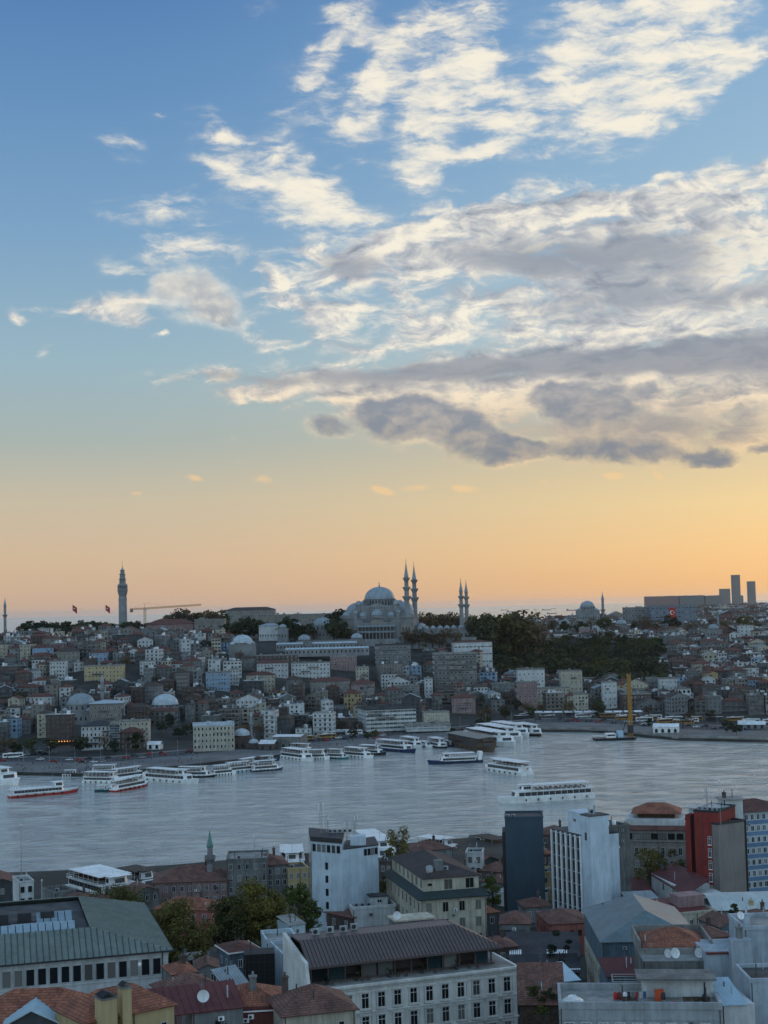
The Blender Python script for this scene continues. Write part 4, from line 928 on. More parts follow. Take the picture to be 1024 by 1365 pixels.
for k in range(26):          # crescent
    a0, a1 = R(35 + k * 290 / 26), R(35 + (k + 1) * 290 / 26)
    def cr(a): o = Vector((cx_ + 3.0 * math.cos(a), cz_ + 3.0 * math.sin(a))); i = Vector((cx_ + .75 + 2.42 * math.cos(a), cz_ + 2.42 * math.sin(a))); return o, i
    (o0, i0), (o1, i1) = cr(a0), cr(a1)
    b.hexa([(i0.x, -.52, i0.y), (o0.x, -.52, o0.y), (o1.x, -.52, o1.y), (i1.x, -.52, i1.y)], [(i0.x, -.6, i0.y), (o0.x, -.6, o0.y), (o1.x, -.6, o1.y), (i1.x, -.6, i1.y)])
b.build('crescent', fb, uv=False)
b = MB([PLAST]); st = []
for k in range(10): a = math.pi + k * math.pi / 5; rr = 1.35 if k % 2 == 0 else .52; st.append((cx_ + 2.4 + rr * math.cos(a), cz_ + rr * math.sin(a)))
b.hexa([(x, -.52, z) for x, z in st], [(x, -.6, z) for x, z in st]); b.build('star', fb, uv=False)
def autoY(px, pt, H):
    y = shoreY((px - 512) / 1900) + 88
    while y < 1600:
        q = PY(px, pt, y)
        if q.z - far_h(q.x, y) <= H: return y
        y += 4
    return y
MORE = [(50, 68, 838, 15, WHITE, 'flat', 5, 6, 'tall white house with blue-white vertical window bays near the left ridge'), (49, 66, 853, 12, NAVY, 'flat', 4, 4, 'dark navy glass block just below the tall white bayed house'), (66, 87, 882, 16, WHITE, 'flat', 5, 5, 'bright white five-storey house on the left slope'), (112, 164, 888, 12, YELLOW, 'flat', 4, 11, 'long ochre yellow block above the waterfront mosque'),
        (118, 142, 870, 11, BLUEW, 'hip', 3, 5, 'pale blue house with red roof above the long ochre block'), (186, 206, 882, 11, WHITE, 'flat', 3, 5, 'small white three-storey house left of the slope centre'), (274, 306, 897, 14, BLUEW, 'flat', 4, 8, 'pale blue-white office block above the cream quay office'), (306, 318, 893, 13, WHITE, 'flat', 4, 3, 'narrow white house with long balconies right of the pale blue-white office'),
        (328, 366, 900, 14, CREAM, 'hip', 4, 8, 'cream four-storey block with red roof centre left of the slope'), (342, 384, 884, 12, WHITE, 'hip', 3, 9, 'white long house with red roof below the brick block'), (388, 440, 884, 13, WHITE, 'flat', 4, 11, 'long white-windowed block under the lead-domed cells'), (440, 476, 876, 12, PINK, 'flat', 3, 8, 'pinkish low block under the right end of the domed cells'),
        (474, 492, 890, 13, CREAM, 'flat', 4, 4, 'cream corner house left of the dark grey five-storey block'), (566, 577, 905, 16, WHITE, 'flat', 5, 2, 'narrow bright white tower house left of the grey apartment block'), (522, 560, 915, 14, GREYW, 'flat', 4, 7, 'grey four-storey block behind the green-glass office'), (602, 634, 930, 12, PINK, 'hip', 3, 7, 'pinkish red-roofed school house right of the plain cream block'),
        (655, 686, 912, 12, GREYW, 'flat', 3, 6, 'grey three-storey house at the left foot of the woods'), (716, 760, 918, 13, CREAM, 'flat', 4, 9, 'cream long four-storey house above the bus park'), (830, 868, 926, 12, BRICK, 'flat', 3, 8, 'dark brown long house behind the yellow piling mast'), (925, 952, 885, 12, CREAM, 'hip', 3, 5, 'cream red-roofed house on the right slope'), (940, 962, 862, 13, BRICK, 'flat', 4, 4, 'brown bay-windowed house left of the green timber house')]
for (a_, c_, pt_, h_, wl_, rf_, fl_, nx_, lb_) in MORE: block('city_block', a_, c_, pt_, autoY((a_ + c_) / 2, pt_, h_), None, 12, R(2), wl_, rf_, None, fl_, nx_, 3, lb_, ww=1.2, wh=1.5, side=False, rise=2.4)
# hospital slabs and towers on the horizon
def slab_tower(px0, px1, ptop, Y, floors, nx, label, grp, d=40, wall=GREYW, zb=30, slope=0):
    t, w, d, H = block('tower_block', px0, px1, ptop, Y, zb, d, 0, wall, 'flat', None, floors, nx, 2, label, ww=2.2, wh=2.0, res=False, side=False, group=grp)
    return t, w, H
SL = 'long hospital slabs on the horizon'
for (a, c, tp, lab) in ((861, 905, 795, 'widest pinkish-grey slab on the right horizon, left one of three'), (906, 939, 794, 'grey slab on the right horizon, middle one of three'), (940, 962, 794, 'shorter grey slab on the right horizon, right one of three')):
    slab_tower(a, c, tp, 5600, 7, 12, lab, SL, wall=PINK if a == 861 else GREYW, zb=20)
TW = 'far towers on the horizon'
slab_tower(976.5, 986.5, 766.5, 7600, 26, 3, 'tallest and widest high-rise tower on the right horizon', TW, 36, zb=20)
slab_tower(997.5, 1007, 775, 7700, 22, 3, 'second tallest high-rise tower, right of the tallest one', TW, 32, zb=20)
slab_tower(961, 973.5, 785, 6600, 14, 4, 'squat stepped high-rise just left of the tallest tower', TW, 36, zb=20)
slab_tower(987, 991, 794, 7400, 10, 2, 'tiny low high-rise at the foot of the tallest tower', TW, 30, zb=20)

# ------------------------------------------------------------------ scattered houses on the slopes
rnd = random.Random(11)
WALLS = [('white', WHITE, 14), ('cream', CREAM, 7), ('beige', BEIGE, 16), ('grey', GREYW, 16), ('concrete', CONC, 16), ('pink', PINK, 5), ('brown', BRICK, 13), ('dark grey', DGREY, 12), ('pale blue', BLUEW, 3), ('yellow', YELLOW, 2)]
WPICK = [w for w in WALLS for _ in range(w[2])]
RPICK = ['flat'] * 11 + ['hip'] * 8 + ['gable'] * 4
RM = {'flat': [FLAT, FLATL, FLAT, FLATL, WROOF, FLAT], 'hip': [TILEF, TILEF, TILEB], 'gable': [TILEF, TILEB, LEAD]}
NUMW = ['', 'one', 'two', 'three', 'four', 'five', 'six', 'seven']
def house_mesh(walls, roof, w, d, fl, rt, win, rr, H=None, big=True):
    """adds one house to two builders at local origin (front at y=0, centred x)"""
    H = H or fl * 3.0 + 1.0
    walls.box(-w / 2, w / 2, 0, d, -4, H)
    mi = walls.cur; walls.mat(win)
    n = max(2, int(w / rr.choice((2.3, 2.8, 3.2)))); ww = rr.choice((.55, .65, .8)); z0 = 1.4; wide = rr.random() < .3
    for k in range(fl):
        z = z0 + k * 3.0
        for i in range(n):
            x = -w / 2 + w * (i + .5) / n; hw = ww * (1.5 if wide else 1)
            if rr.random() < .14: continue
            zt = z + rr.choice((1.2, 1.5, 1.5, 1.9)); walls.face([(x - hw, -.05, z), (x + hw, -.05, z), (x + hw, -.05, zt), (x - hw, -.05, zt)])
        for i in range(max(2, int(d / 3.4))):
            y = d * (i + .5) / max(2, int(d / 3.4))
            for sx in (-1, 1):
                X = sx * (w / 2 + .05); q = [(X, y - ww, z), (X, y + ww, z), (X, y + ww, z + 1.5), (X, y - ww, z + 1.5)]
                walls.face(q if sx > 0 else q[::-1])
    walls.cur = mi
    if rr.random() < .45:
        for k in range(1, fl): walls.box(-w * .42, w * .42 * rr.choice((1, 1, .2)), -1.0, -.0, k * 3.0 + .85, k * 3.0 + 1.0 + (.5 if rr.random() < .5 else 0))
    else:
        walls.box(-w / 2 - .1, w / 2 + .1, -.12, -.001, H - .6, H - .35)
    if rt == 'flat':
        roof.box(-w / 2 - .2, w / 2 + .2, -.2, d + .2, H + .003, H + .25); mr = roof.cur
        for _ in range(rr.randint(2, 6)):
            roof.mat(rr.choice((PLAST, CONC, GREYW, WHITE, DARKR)))
            a, c = rr.uniform(1, 3), rr.uniform(1, 3.5); roof.cbox(rr.uniform(-w / 2 + 1.6, w / 2 - 1.6), rr.uniform(1.5, d - 1.5), H + .25, a, c, rr.uniform(.6, 2.6))
        roof.cur = mr
    elif rt == 'hip': roof.hip(-w / 2, w / 2, 0, d, H + .16, min(w, d) * .24, .5)
    else:
        rs = w * .22; roof.slab([(-w / 2 - .4, -.4, H - .05), (0, -.4, H + rs), (0, d + .4, H + rs), (-w / 2 - .4, d + .4, H - .05)]); roof.slab([(0, -.4, H + rs), (w / 2 + .4, -.4, H - .05), (w / 2 + .4, d + .4, H - .05), (0, d + .4, H + rs)])
        walls.face([(-w / 2, 0, H), (w / 2, 0, H), (0, 0, H + rs * .95)])
    if rt != 'flat' or rr.random() < .4: roof.cbox(rr.uniform(-w * .3, w * .3), d * .6, H, .8, .8, min(w, d) * .24 + 1.6)
    return H
WINDARK = [GLASSF, M('dusky_window', (0.085, 0.09, 0.095), .3, .3, spec=.5)]
cands = []
def blocked(x, y, r):
    return any(abs(x - a) < q + r and abs(y - c) < q + r for a, c, q in RESERVED)
WOOD = []   # wooded bank: px 640..880 between the rows
def in_wood(x, y):
    px = 512 + 1900 * x / y; d = y - shoreY(x / y)
    return (645 < px < 878 and 255 + 30 * sm(800, 640, px) < d < min(570, 400 + (px - 645) * 2.2))
d = 84.0
while d < 1500:
    stepd = rnd.uniform(13.5, 17) if d < 620 else rnd.uniform(20, 30)
    s = -0.33 + rnd.uniform(0, .01)
    while s < 0.33:
        y = shoreY(s) + d + rnd.uniform(-3, 3); x = s * y; px = 512 + 1900 * s
        w = rnd.choice((7, 8, 9, 10, 11, 12, 14, 18)) * rnd.uniform(.9, 1.1); dd = rnd.uniform(8.5, 12)
        s += (w + rnd.choice((0.4, 0.6, 1.2, 2.5, 5.0))) / y
        if d < 90 and rnd.random() < .3: continue
        if px < 110 and d < 150 and rnd.random() < .75: continue
        if 85 < px < 345 and d < 150: continue
        if 75 < px < 265 and d < 182: continue
        if px < 75 and d < 125: continue
        if 470 < px < 640 and d < 150: continue
        if 185 < px < 305 and d > 500: continue
        if px < 190 and d > 585: continue
        if px > 640 and d < 140: continue
        if in_wood(x, y): continue
        if d > 620 and px < 640: continue
        if d > 700 and 640 < px < 830 and rnd.random() < .5: continue
        if 300 < px < 660 and d > 378: continue
        if 480 < px < 660 and d > 345: continue
        if rnd.random() < (.10 if d < 620 else .15): continue
        if blocked(x, y + dd / 2, w / 2): continue
        fl = rnd.choice((2, 3, 3, 4, 4, 5, 6) if 340 < px < 640 and d < 300 else (2, 2, 3, 3, 4) if px > 640 else (2, 2, 3, 3, 4, 4, 5)) if d < 620 else rnd.choice((2, 3, 3, 4))
        cands.append((w * (fl * 3) / y / y, x, y, w, dd, fl, rnd.choice(WPICK), rnd.choice(RPICK), rnd.uniform(-.3, .3), d))
    d += stepd
def in_view(x, y, z):
    p = proj((x, y, z)); return -5 < p[0] < 1029 and 700 < p[1] < 1400
ins = [c for c in cands if in_view(c[1], c[2], far_h(c[1], c[2]) + 8)]
ins.sort(key=lambda c: -c[0])
near300 = ins[:285]; ids = {id(c) for c in near300}; restc = [c for c in cands if id(c) not in ids]
COLS = [(95, 'at the far left'), (205, 'under the fire tower'), (320, 'under the red-roofed college'), (440, 'left of the great mosque'), (575, 'under the great mosque'), (690, 'under the courtyard minarets'), (870, 'below the woods'), (2000, 'at the far right')]
ROWS = [(150, 'on the waterfront'), (260, 'on the lower slope'), (400, 'halfway uphill'), (9999, 'near the ridge')]
keys = {}
for c in near300:
    px = proj((c[1], c[2], 20))[0]
    colp = next(n for lim, n in COLS if px < lim); rowp = next(n for lim, n in ROWS if c[9] < lim)
    rt = {'flat': 'flat-roofed', 'hip': 'hip-roofed', 'gable': 'gabled'}[c[7]]
    keys.setdefault((c[6][0], c[5], rt, rowp, colp), []).append((px, c))
HG = 'houses crowding the far hillside'
for (wn_, fl, rt, rowp, colp), lst in keys.items():
    lst.sort(key=lambda q: q[0])
    for i, (px, c) in enumerate(lst):
        _, x, y, w, dd, fl, wl, rk, rz, dist = c
        rr = random.Random(int(x * 13 + y * 7)); g = far_h(x, y)
        rm = rr.choice(RM[rk]); A, Bm = MB([wl[1], rr.choice(WINDARK)]), MB([rm])
        if len(lst) == 1: lab = '%s %s-storey %s house %s %s' % (wn_, NUMW[fl], rt, rowp, colp)
        else: lab = '%s %s-storey %s house, %s, %s %s' % (wn_, NUMW[fl], rt, ordinal(i, len(lst)), rowp, colp)
        house_mesh(A, Bm, w, dd, fl, rk, rr.choice(WINDARK), rr)
        t = thing('hillside_house', (x, y, g), rz, lab, 'house', HG)
        A.build('walls', t, uv=False); Bm.build('roof', t, uv=False)
# the smaller, farther ones as one mass
A = MB([w[1] for w in WALLS] + [GLASSF]); 
Bm = MB([FLAT, FLATL, TILEF, TILEB, LEAD, WROOF])
def blend_house(c):
    _, x, y, w, dd, fl, wl, rk, rz, dist = c; g = far_h(x, y); cs, sn = math.cos(rz), math.sin(rz)
    for mbx in (A, Bm): mbx._n0 = len(mbx.v)
    rr = random.Random(int(x * 13 + y * 7)); A.mat(wl[1]); Bm.mat(rr.choice(RM[rk]))
    house_mesh(A, Bm, w, dd, fl, rk, GLASSF, rr)
    for mbx in (A, Bm):
        for i in range(mbx._n0, len(mbx.v)):
            a, c_, z = mbx.v[i]; mbx.v[i] = (x + cs * a - sn * c_, y + sn * a + cs * c_, g + z)
for c in restc: blend_house(c)
# low suburbs further out on the right
d = 1500.0
while d < 8200:
    s = 0.13
    while s < 0.34:
        y = shoreY(s) + d + rnd.uniform(-20, 20); x = s * y; w = rnd.uniform(12, 30)
        s += (w + rnd.uniform(2, 22)) / y
        blend_house((0, x, y, w, 14, rnd.choice((2, 3, 4, 5)), rnd.choice(WPICK), rnd.choice(RPICK), rnd.uniform(-.3, .3), d))
    d *= 1.045
ob = A.build('distant_town', uv=False); ob['kind'] = 'stuff'; tag(ob, 'mass of small distant house walls filling the gaps on the far slopes', 'houses')
ob2 = Bm.build('distant_roofs', uv=False); ob2['kind'] = 'stuff'; tag(ob2, 'mass of small distant roofs filling the gaps on the far slopes', 'roofs')
print('houses', len(cands), len(near300), len(A.f), len(Bm.f))
# ================================================================== trees
def M_leaf(name, rgb, var=0.45):
    m = bpy.data.materials.new(name); m.use_nodes = True; t = NT(m.node_tree); bs = m.node_tree.nodes['Principled BSDF']
    co = t.n('ShaderNodeTexCoord').outputs['Object']; n = t.noise(co, 0.55, 3, 0.6)
    rnd_ = t.n('ShaderNodeObjectInfo').outputs['Random']
    f = t.m('MULTIPLY', t.step(n, .3, .7, 1 - var, 1 + var), t.m('ADD', .65, t.m('MULTIPLY', rnd_, .7)))
    c2 = tuple(a * b for a, b in zip(rgb, (1.35, 1.1, .7)))
    t.put(bs.inputs['Base Color'], t.vm('SCALE', t.mix(rnd_, rgb, c2), f)); bs.inputs['Roughness'].default_value = 0.8; bs.inputs['Specular IOR Level'].default_value = 0.15
    return m
LEAF_DARK = M_leaf('dark_foliage', (0.042, 0.058, 0.040)); LEAF_OLIVE = M_leaf('olive_spring_foliage', (0.088, 0.092, 0.036)); LEAF_MID = M_leaf('green_foliage', (0.055, 0.080, 0.028))
LEAF_TWIG = M_leaf('brown_budding_twigs', (0.085, 0.068, 0.048), .3); LEAF_OLF = M_leaf('far_olive_foliage', (0.060, 0.066, 0.030)); LEAF_MDF = M_leaf('far_green_foliage', (0.030, 0.046, 0.022)); BARK = M('bark', (0.06, 0.05, 0.04), .95, .3, 1.0)
def crown_mesh(seed, R_, H_, z0, ncl, nleaf, ls, leafmat, shape='round', name='crown', droop=0.0):
    rr = random.Random(seed); b = MB([leafmat]); cl = []
    for i in range(ncl):
        for _ in range(40):
            x, y, z = rr.uniform(-1, 1), rr.uniform(-1, 1), rr.uniform(-1, 1)
            if x * x + y * y + z * z < 1 and (x * x + y * y + z * z) > .12: break
        if shape == 'column': w = 1 - max(0, z) ** 1.5 * .85; x *= w; y *= w
        elif shape == 'round': w = 1 - .25 * max(0, z); x *= w; y *= w
        cl.append((x * R_, y * R_, z0 + H_ / 2 + z * H_ / 2))
    rc = R_ * (.34 if shape != 'column' else .4)
    for (x, y, z) in cl:
        r = rc * rr.uniform(.6, 1.25); sy = rr.uniform(.7, 1.1)
        for _ in range(nleaf):
            u = Vector((rr.gauss(0, 1), rr.gauss(0, 1), rr.gauss(0, 1))).normalized() * (r * rr.uniform(.35, 1.0) ** .6); u.z *= .75 * sy
            if droop: u.z -= droop * rr.random() * r
            p = Vector((x, y, z)) + u; n = Vector((rr.gauss(0, 1), rr.gauss(0, 1), rr.gauss(.6, 1))).normalized(); a = n.orthogonal().normalized(); c = n.cross(a); an = rr.uniform(0, 6.28)
            e = (a * math.cos(an) + c * math.sin(an)) * ls * rr.uniform(.5, 1.1); f = (c * math.cos(an) - a * math.sin(an)) * ls * rr.uniform(.35, .8)
            b.face([p - e, p - f, p + e, p + f])
    return b.mesh(name, uv=False), cl
def trunk_mesh(seed, h, r, cl, nb=7):
    rr = random.Random(seed); b = MB([BARK]); b.tube((0, 0, -1.5), (0, 0, h * .55), r, 7, r * .65)
    b.tube((0, 0, h * .55), (0, 0, h), r * .65, 6, r * .3)
    for c in rr.sample(cl, min(nb, len(cl))):
        z = h * rr.uniform(.4, .9); b.tube((0, 0, z), c, r * .38, 5, r * .08)
    return b.mesh('trunk', uv=False)
def tree_proto(kind, seed):
    if kind == 'dense': me, cl = crown_mesh(seed, 5.6, 9.5, 2.5, 26, 34, .85, LEAF_DARK); return me, trunk_mesh(seed, 7, .35, cl)
    if kind == 'green': me, cl = crown_mesh(seed, 5.2, 8.5, 3.0, 24, 32, .8, LEAF_MDF); return me, trunk_mesh(seed, 7, .32, cl)
    if kind == 'olive': me, cl = crown_mesh(seed, 5.0, 8.5, 3.0, 24, 28, .7, LEAF_OLF); return me, trunk_mesh(seed, 7, .32, cl)
    if kind == 'bare': me, cl = crown_mesh(seed, 5.4, 9.0, 3.0, 30, 22, .5, LEAF_TWIG); return me, trunk_mesh(seed, 9, .35, cl, 22)
    if kind == 'cypress': me, cl = crown_mesh(seed, 1.9, 13, 1.0, 26, 26, .6, LEAF_DARK, 'column'); return me, trunk_mesh(seed, 9, .3, cl, 3)
PROTO = {k: [tree_proto(k, i * 7 + 3) for i in range(3)] for k in ('dense', 'green', 'olive', 'bare', 'cypress')}
TDESC = {'dense': 'dark evergreen tree', 'green': 'leafy green tree', 'olive': 'yellowish spring-green tree', 'bare': 'brown half-bare tree', 'cypress': 'narrow dark cypress'}
NTREE = [0]
def tree(kind, x, y, z, sc, label, group, name=None, sz=None):
    me, tr = PROTO[kind][NTREE[0] % 3]; NTREE[0] += 1
    t = thing(name or ('cypress_tree' if kind == 'cypress' else 'tree'), (x, y, z), rnd.uniform(0, 6.28), label, 'tree', group); t.scale = (sc, sc, sz or sc)
    a = bpy.data.objects.new('crown', me); COL.objects.link(a); a.parent = t
    b = bpy.data.objects.new('trunk', tr); COL.objects.link(b); b.parent = t
    return t
TREES = []   # (kind, x, y, z, scale, zscale, place, group)
def want(kind, px, Y, ptop, place, group, wide=1.0):
    p = PY(px, ptop, Y); g = far_h(p.x, Y); h = max(5, p.z - g); base = {'cypress': 14.5}.get(kind, 12.6); TREES.append((kind, p.x, Y, g, h / base * wide, h / base, place, group))
r2 = random.Random(5)
GR = 'trees along the ridge'
for i in range(30):   # left ridge line in front of the fire tower
    px = 30 + i * 6.4 + r2.uniform(-2, 2); want(r2.choice(('dense', 'dense', 'green')), px, r2.uniform(1470, 1590), r2.uniform(826, 834) - (px - 60) * .02, 'on the ridge left of the fire tower' if px < 160 else 'on the ridge right of the fire tower', GR, 1.25)
for i in range(18): px = 222 + i * 4.4; want('bare' if r2.random() < .7 else 'olive', px, r2.uniform(1475, 1560), r2.uniform(808, 820), 'on the ridge above the red-roofed college', GR, 1.0)
for i in range(16): px = 300 + i * 6.2 + r2.uniform(-3, 3); want(r2.choice(('bare', 'green', 'dense')), px, r2.uniform(1350, 1420), r2.uniform(820, 834), 'among the tombs left of the great mosque', GR)
for i in range(8): px = 446 + i * 3.2; want('dense', px, r2.uniform(1385, 1430), r2.uniform(809, 820), 'behind the left flank of the great mosque', GR)
for px, pt, k in ((398, 832, 'green'), (410, 828, 'green'), (418, 838, 'bare'), (462, 836, 'olive'), (470, 838, 'bare'), (452, 826, 'dense'), (448, 822, 'dense'), (386, 822, 'dense'), (380, 826, 'green')): want(k, px, 1312, pt, 'close beside the domed tombs and mosque', GR)
for i in range(12): px = 562 + i * 4.4; want('bare', px, r2.uniform(1395, 1440), r2.uniform(812, 822), 'behind the courtyard between the two minaret pairs', GR, 1.0)
for i in range(8): px = 540 + i * 9; want('bare', px, 1295, r2.uniform(836, 842), 'in front of the mosque courtyard', GR, .9)
for px, pt in ((626, 822), (633, 820), (640, 819), (648, 824), (654, 827)): want('cypress', px, 1310, pt, 'right of the far minaret pair', GR)
for i in range(13): px = 636 + i * 5.2; want(r2.choice(('olive', 'olive', 'bare')), px, r2.uniform(1360, 1430), r2.uniform(811, 826), 'on the ridge right of the far minaret pair', GR)
for i in range(18): px = 700 + i * 18 + r2.uniform(-6, 6); want(r2.choice(('bare', 'green', 'olive')), px, r2.uniform(1600, 1750), r2.uniform(818, 830), 'on the distant ridge at the right', GR)
# the wooded bank
WX = 0; d = 262.0
while d < 640:
    s = (640 - 512) / 1900
    while s < (878 - 512) / 1900:
        y = shoreY(s) + d + r2.uniform(-4, 4); x = s * y
        if in_wood(x, y): TREES.append((r2.choice(('dense', 'dense', 'dense', 'green', 'green', 'olive')), x, y, far_h(x, y), r2.uniform(1.25, 1.7), r2.uniform(1.0, 1.5), 'lower edge of the woods' if d < 330 else ('middle of the woods' if d < 500 else 'upper edge of the woods'), 'trees of the wooded bank'))
        s += r2.uniform(13, 18) / y
    d += 32
# street trees among the houses and on the waterfront
for i in range(44):
    for _ in range(30):
        s = r2.uniform(-.27, .27); dd = r2.choice((r2.uniform(84, 110), r2.uniform(110, 450))); y = shoreY(s) + dd; x = s * y
        if not blocked(x, y, 2) and not in_wood(x, y) and all(abs(x - c[1]) > c[3] / 2 + 1.5 or not (-3 < y - c[2] < c[4] + 3) for c in cands): break
    else: continue
    TREES.append((r2.choice(('bare', 'bare', 'bare', 'green', 'dense', 'olive')), x, y, far_h(x, y), r2.uniform(.6, 1.0), r2.uniform(.7, 1.1), 'between the hillside houses' if dd > 110 else 'behind the waterfront road', 'trees among the far houses'))
for px, py, k, sc in ((172, 955, 'bare', 1.1), (182, 950, 'bare', 1.2), (205, 975, 'dense', .9), (215, 985, 'dense', .9), (226, 980, 'dense', 1), (238, 988, 'dense', .9), (248, 985, 'dense', .8), (236, 975, 'dense', .9), (210, 965, 'bare', 1), (56, 985, 'olive', .9), (62, 975, 'olive', 1), (150, 995, 'green', .6), (418, 975, 'olive', .8),
                      (490, 985, 'green', .6), (500, 982, 'olive', .7), (604, 978, 'green', .6), (640, 970, 'green', .8), (650, 966, 'green', .8), (625, 975, 'green', .5), (470, 985, 'olive', .9), (478, 975, 'bare', .9), (865, 968, 'green', .7), (970, 975, 'dense', .9), (982, 978, 'dense', .8), (712, 955, 'bare', .9), (702, 952, 'bare', .9), (762, 950, 'bare', .9), (945, 945, 'green', 1.1), (1000, 945, 'green', 1.2), (1012, 950, 'dense', 1.1), (955, 950, 'bare', 1)):
    p = PZ(px, py, 3); TREES.append((k, p.x, p.y, far_h(p.x, p.y), sc * .75, sc * .75, 'near the far waterfront', 'trees near the far waterfront'))
byk = {}
for q in TREES: byk.setdefault((q[0], q[6]), []).append(q)
for (k, place), lst in byk.items():
    lst.sort(key=lambda q: q[1] / q[2])
    for i, q in enumerate(lst):
        lab = '%s %s' % (TDESC[k], place) if len(lst) == 1 else '%s %s, %s' % (TDESC[k], place, ordinal(i, len(lst)))
        tree(q[0], q[1], q[2], q[3], q[4], lab, q[7], sz=q[5])
print('trees', len(TREES))
# palm by the white tent
def palm(px, py, sc, label):
    p = PZ(px, py, 2.2); t = thing('palm_tree', (p.x, p.y, far_h(p.x, p.y)), 0, label, 'palm'); t.scale = (sc,) * 3
    b = MB([BARK]); b.tube((0, 0, -.5), (.3, 0, 5), .35, 8, .28); b.build('trunk', t, uv=False)
    rr = random.Random(3); f = MB([LEAF_DARK])
    for i in range(30):
        a = rr.uniform(0, 6.28); L = rr.uniform(2.6, 3.6); up = rr.uniform(.2, 1.6); q = Vector((.3, 0, 5)); pr = q
        for k in range(1, 6):
            u = k / 5; c = q + Vector((math.cos(a) * L * u, math.sin(a) * L * u, up * u * 1.6 - 2.6 * u * u)); sd = Vector((-math.sin(a), math.cos(a), 0)) * (.45 * (1 - u * .7))
            f.face([pr - sd, c - sd, c + Vector((0, 0, .12)), pr + Vector((0, 0, .12))]); f.face([pr + sd, pr + Vector((0, 0, .12)), c + Vector((0, 0, .12)), c + sd]); pr = c
    f.build('fronds', t, uv=False)
palm(910.5, 972, 1.35, 'round-headed palm tree standing beside the white tent on the quay')
palm(966, 970, 1.0, 'smaller palm tree further right on the quay')
# pale terrace wall above the woods
a, c = PY(697, 849, 1590), PY(806, 843, 1590)
t = thing('terrace_wall', (a.x, 1590, a.z - 5), 0, 'long pale terrace wall running along the top of the woods', 'wall')
b = MB([WHITE]); b.box(0, c.x - a.x, 0, 3, 0, 5); b.build('wall_face', t, uv=False); b = MB([PLAST]); b.box(-.3, c.x - a.x + .3, -.4, 9, 5.003, 5.6); b.build('coping', t, uv=False)
a, c = PY(773, 839, 1600), PY(788, 839, 1600)
block('terrace_pavilion', 773, 787, 837, 1598, a.z - 10, 8, 0, PINK, 'flat', None, 3, 4, 2, 'small pink pavilion standing on the pale terrace wall above the woods', res=False)
# ================================================================== boats
def hull_builder(b, L, W, z0, z1, bow=.22, stern=.9, sheer=.6, flare=.12, n=10):
    """x from -L/2 (stern) to L/2 (bow)"""
    rows = []
    for i in range(n + 1):
        u = i / n; x = -L / 2 + L * u
        k = 1.0 if u < 1 - bow else max(0.03, 1 - ((u - (1 - bow)) / bow) ** 1.8)
        if u < .08: k *= stern
        zt = z1 + sheer * max(0, (u - .55) / .45) ** 2
        xt = x + (flare * L * .3 * max(0, (u - .8) / .2))
        rows.append(((x, W / 2 * k * .86, z0), (xt, W / 2 * k, zt)))
    v = b.v; base = len(v)
    for (x, y, z), (xt, yt, zt) in rows: v += [(x, -y, z), (xt, -yt, zt), (xt, yt, zt), (x, y, z)]
    for i in range(n):
        a = base + i * 4; c = a + 4
        for q in ((a, c, c + 1, a + 1), (a + 1, c + 1, c + 2, a + 2), (a + 2, c + 2, c + 3, a + 3), (a + 3, c + 3, c, a)): b.f.append(q); b.mi.append(b.cur)
    b.f.append((base, base + 1, base + 2, base + 3)); b.mi.append(b.cur); e = base + n * 4; b.f.append((e + 3, e + 2, e + 1, e)); b.mi.append(b.cur)
def ring_rail(par, x0, x1, w, z, h=1.0, step=2.2, mat=None):
    b = MB([mat or PLAST])
    for zz in (z + h, z + h * .5):
        for s in (-1, 1): b.tube((x0, s * w / 2, zz), (x1, s * w / 2, zz), .045, 4)
        b.tube((x0, -w / 2, zz), (x0, w / 2, zz), .045, 4); b.tube((x1, -w / 2, zz), (x1, w / 2, zz), .045, 4)
    n = max(2, int((x1 - x0) / step))
    for i in range(n + 1):
        x = x0 + (x1 - x0) * i / n
        for s in (-1, 1): b.tube((x, s * w / 2, z), (x, s * w / 2, z + h), .04, 4)
    b.build('railing', par, uv=False)
def house_deck(par, name, x0, x1, w, z, h, wz0=.24, wz1=.84, mat=None, glass=None, nseg=9, rake=.5):
    b = MB([mat or PLAST]); p = [(x0, -w / 2), (x1 - w * .18, -w / 2), (x1, -w * .28), (x1, w * .28), (x1 - w * .18, w / 2), (x0, w / 2)]
    b.hexa([(x, y, z) for x, y in p], [(x - (rake if x >= x1 - w * .2 else 0), y, z + h) for x, y in p]); d = b.build(name, par, uv=False)
    m = nseg; L = x1 - w * .18 - x0 - .8
    key = ('deckwin', round(L / m, 2), round(h, 2), (glass or GLASSF).name)
    if key not in AWM:
        g = MB([glass or GLASSF]); g.box(0, L / m * .93, -.04, .04, h * wz0, h * wz1); AWM[key] = g.mesh('deck_window', uv=False)
    for i in range(m):
        for s in (-1, 1):
            o = bpy.data.objects.new('window', AWM[key]); COL.objects.link(o); o.parent = d; o.location = (x0 + .4 + L * i / m, s * w / 2, z)
    g = MB([glass or GLASSF]); f = rake * (wz0 + wz1) / 2; g.slab([(x1 + .05 - rake * wz0, -w * .26, z + h * wz0), (x1 + .05 - rake * wz0, w * .26, z + h * wz0), (x1 + .05 - rake * wz1, w * .26, z + h * wz1), (x1 + .05 - rake * wz1, -w * .26, z + h * wz1)], .06)
    g.build('windscreen', d, uv=False); return d
def post(par, x, y, z, h):
    key = ('post', round(h, 1))
    if key not in AWM: g = MB([PLAST]); g.tube((0, 0, 0), (0, 0, h), .06, 4); AWM[key] = g.mesh('post', uv=False)
    o = bpy.data.objects.new('post', AWM[key]); COL.objects.link(o); o.parent = par; o.location = (x, y, z)
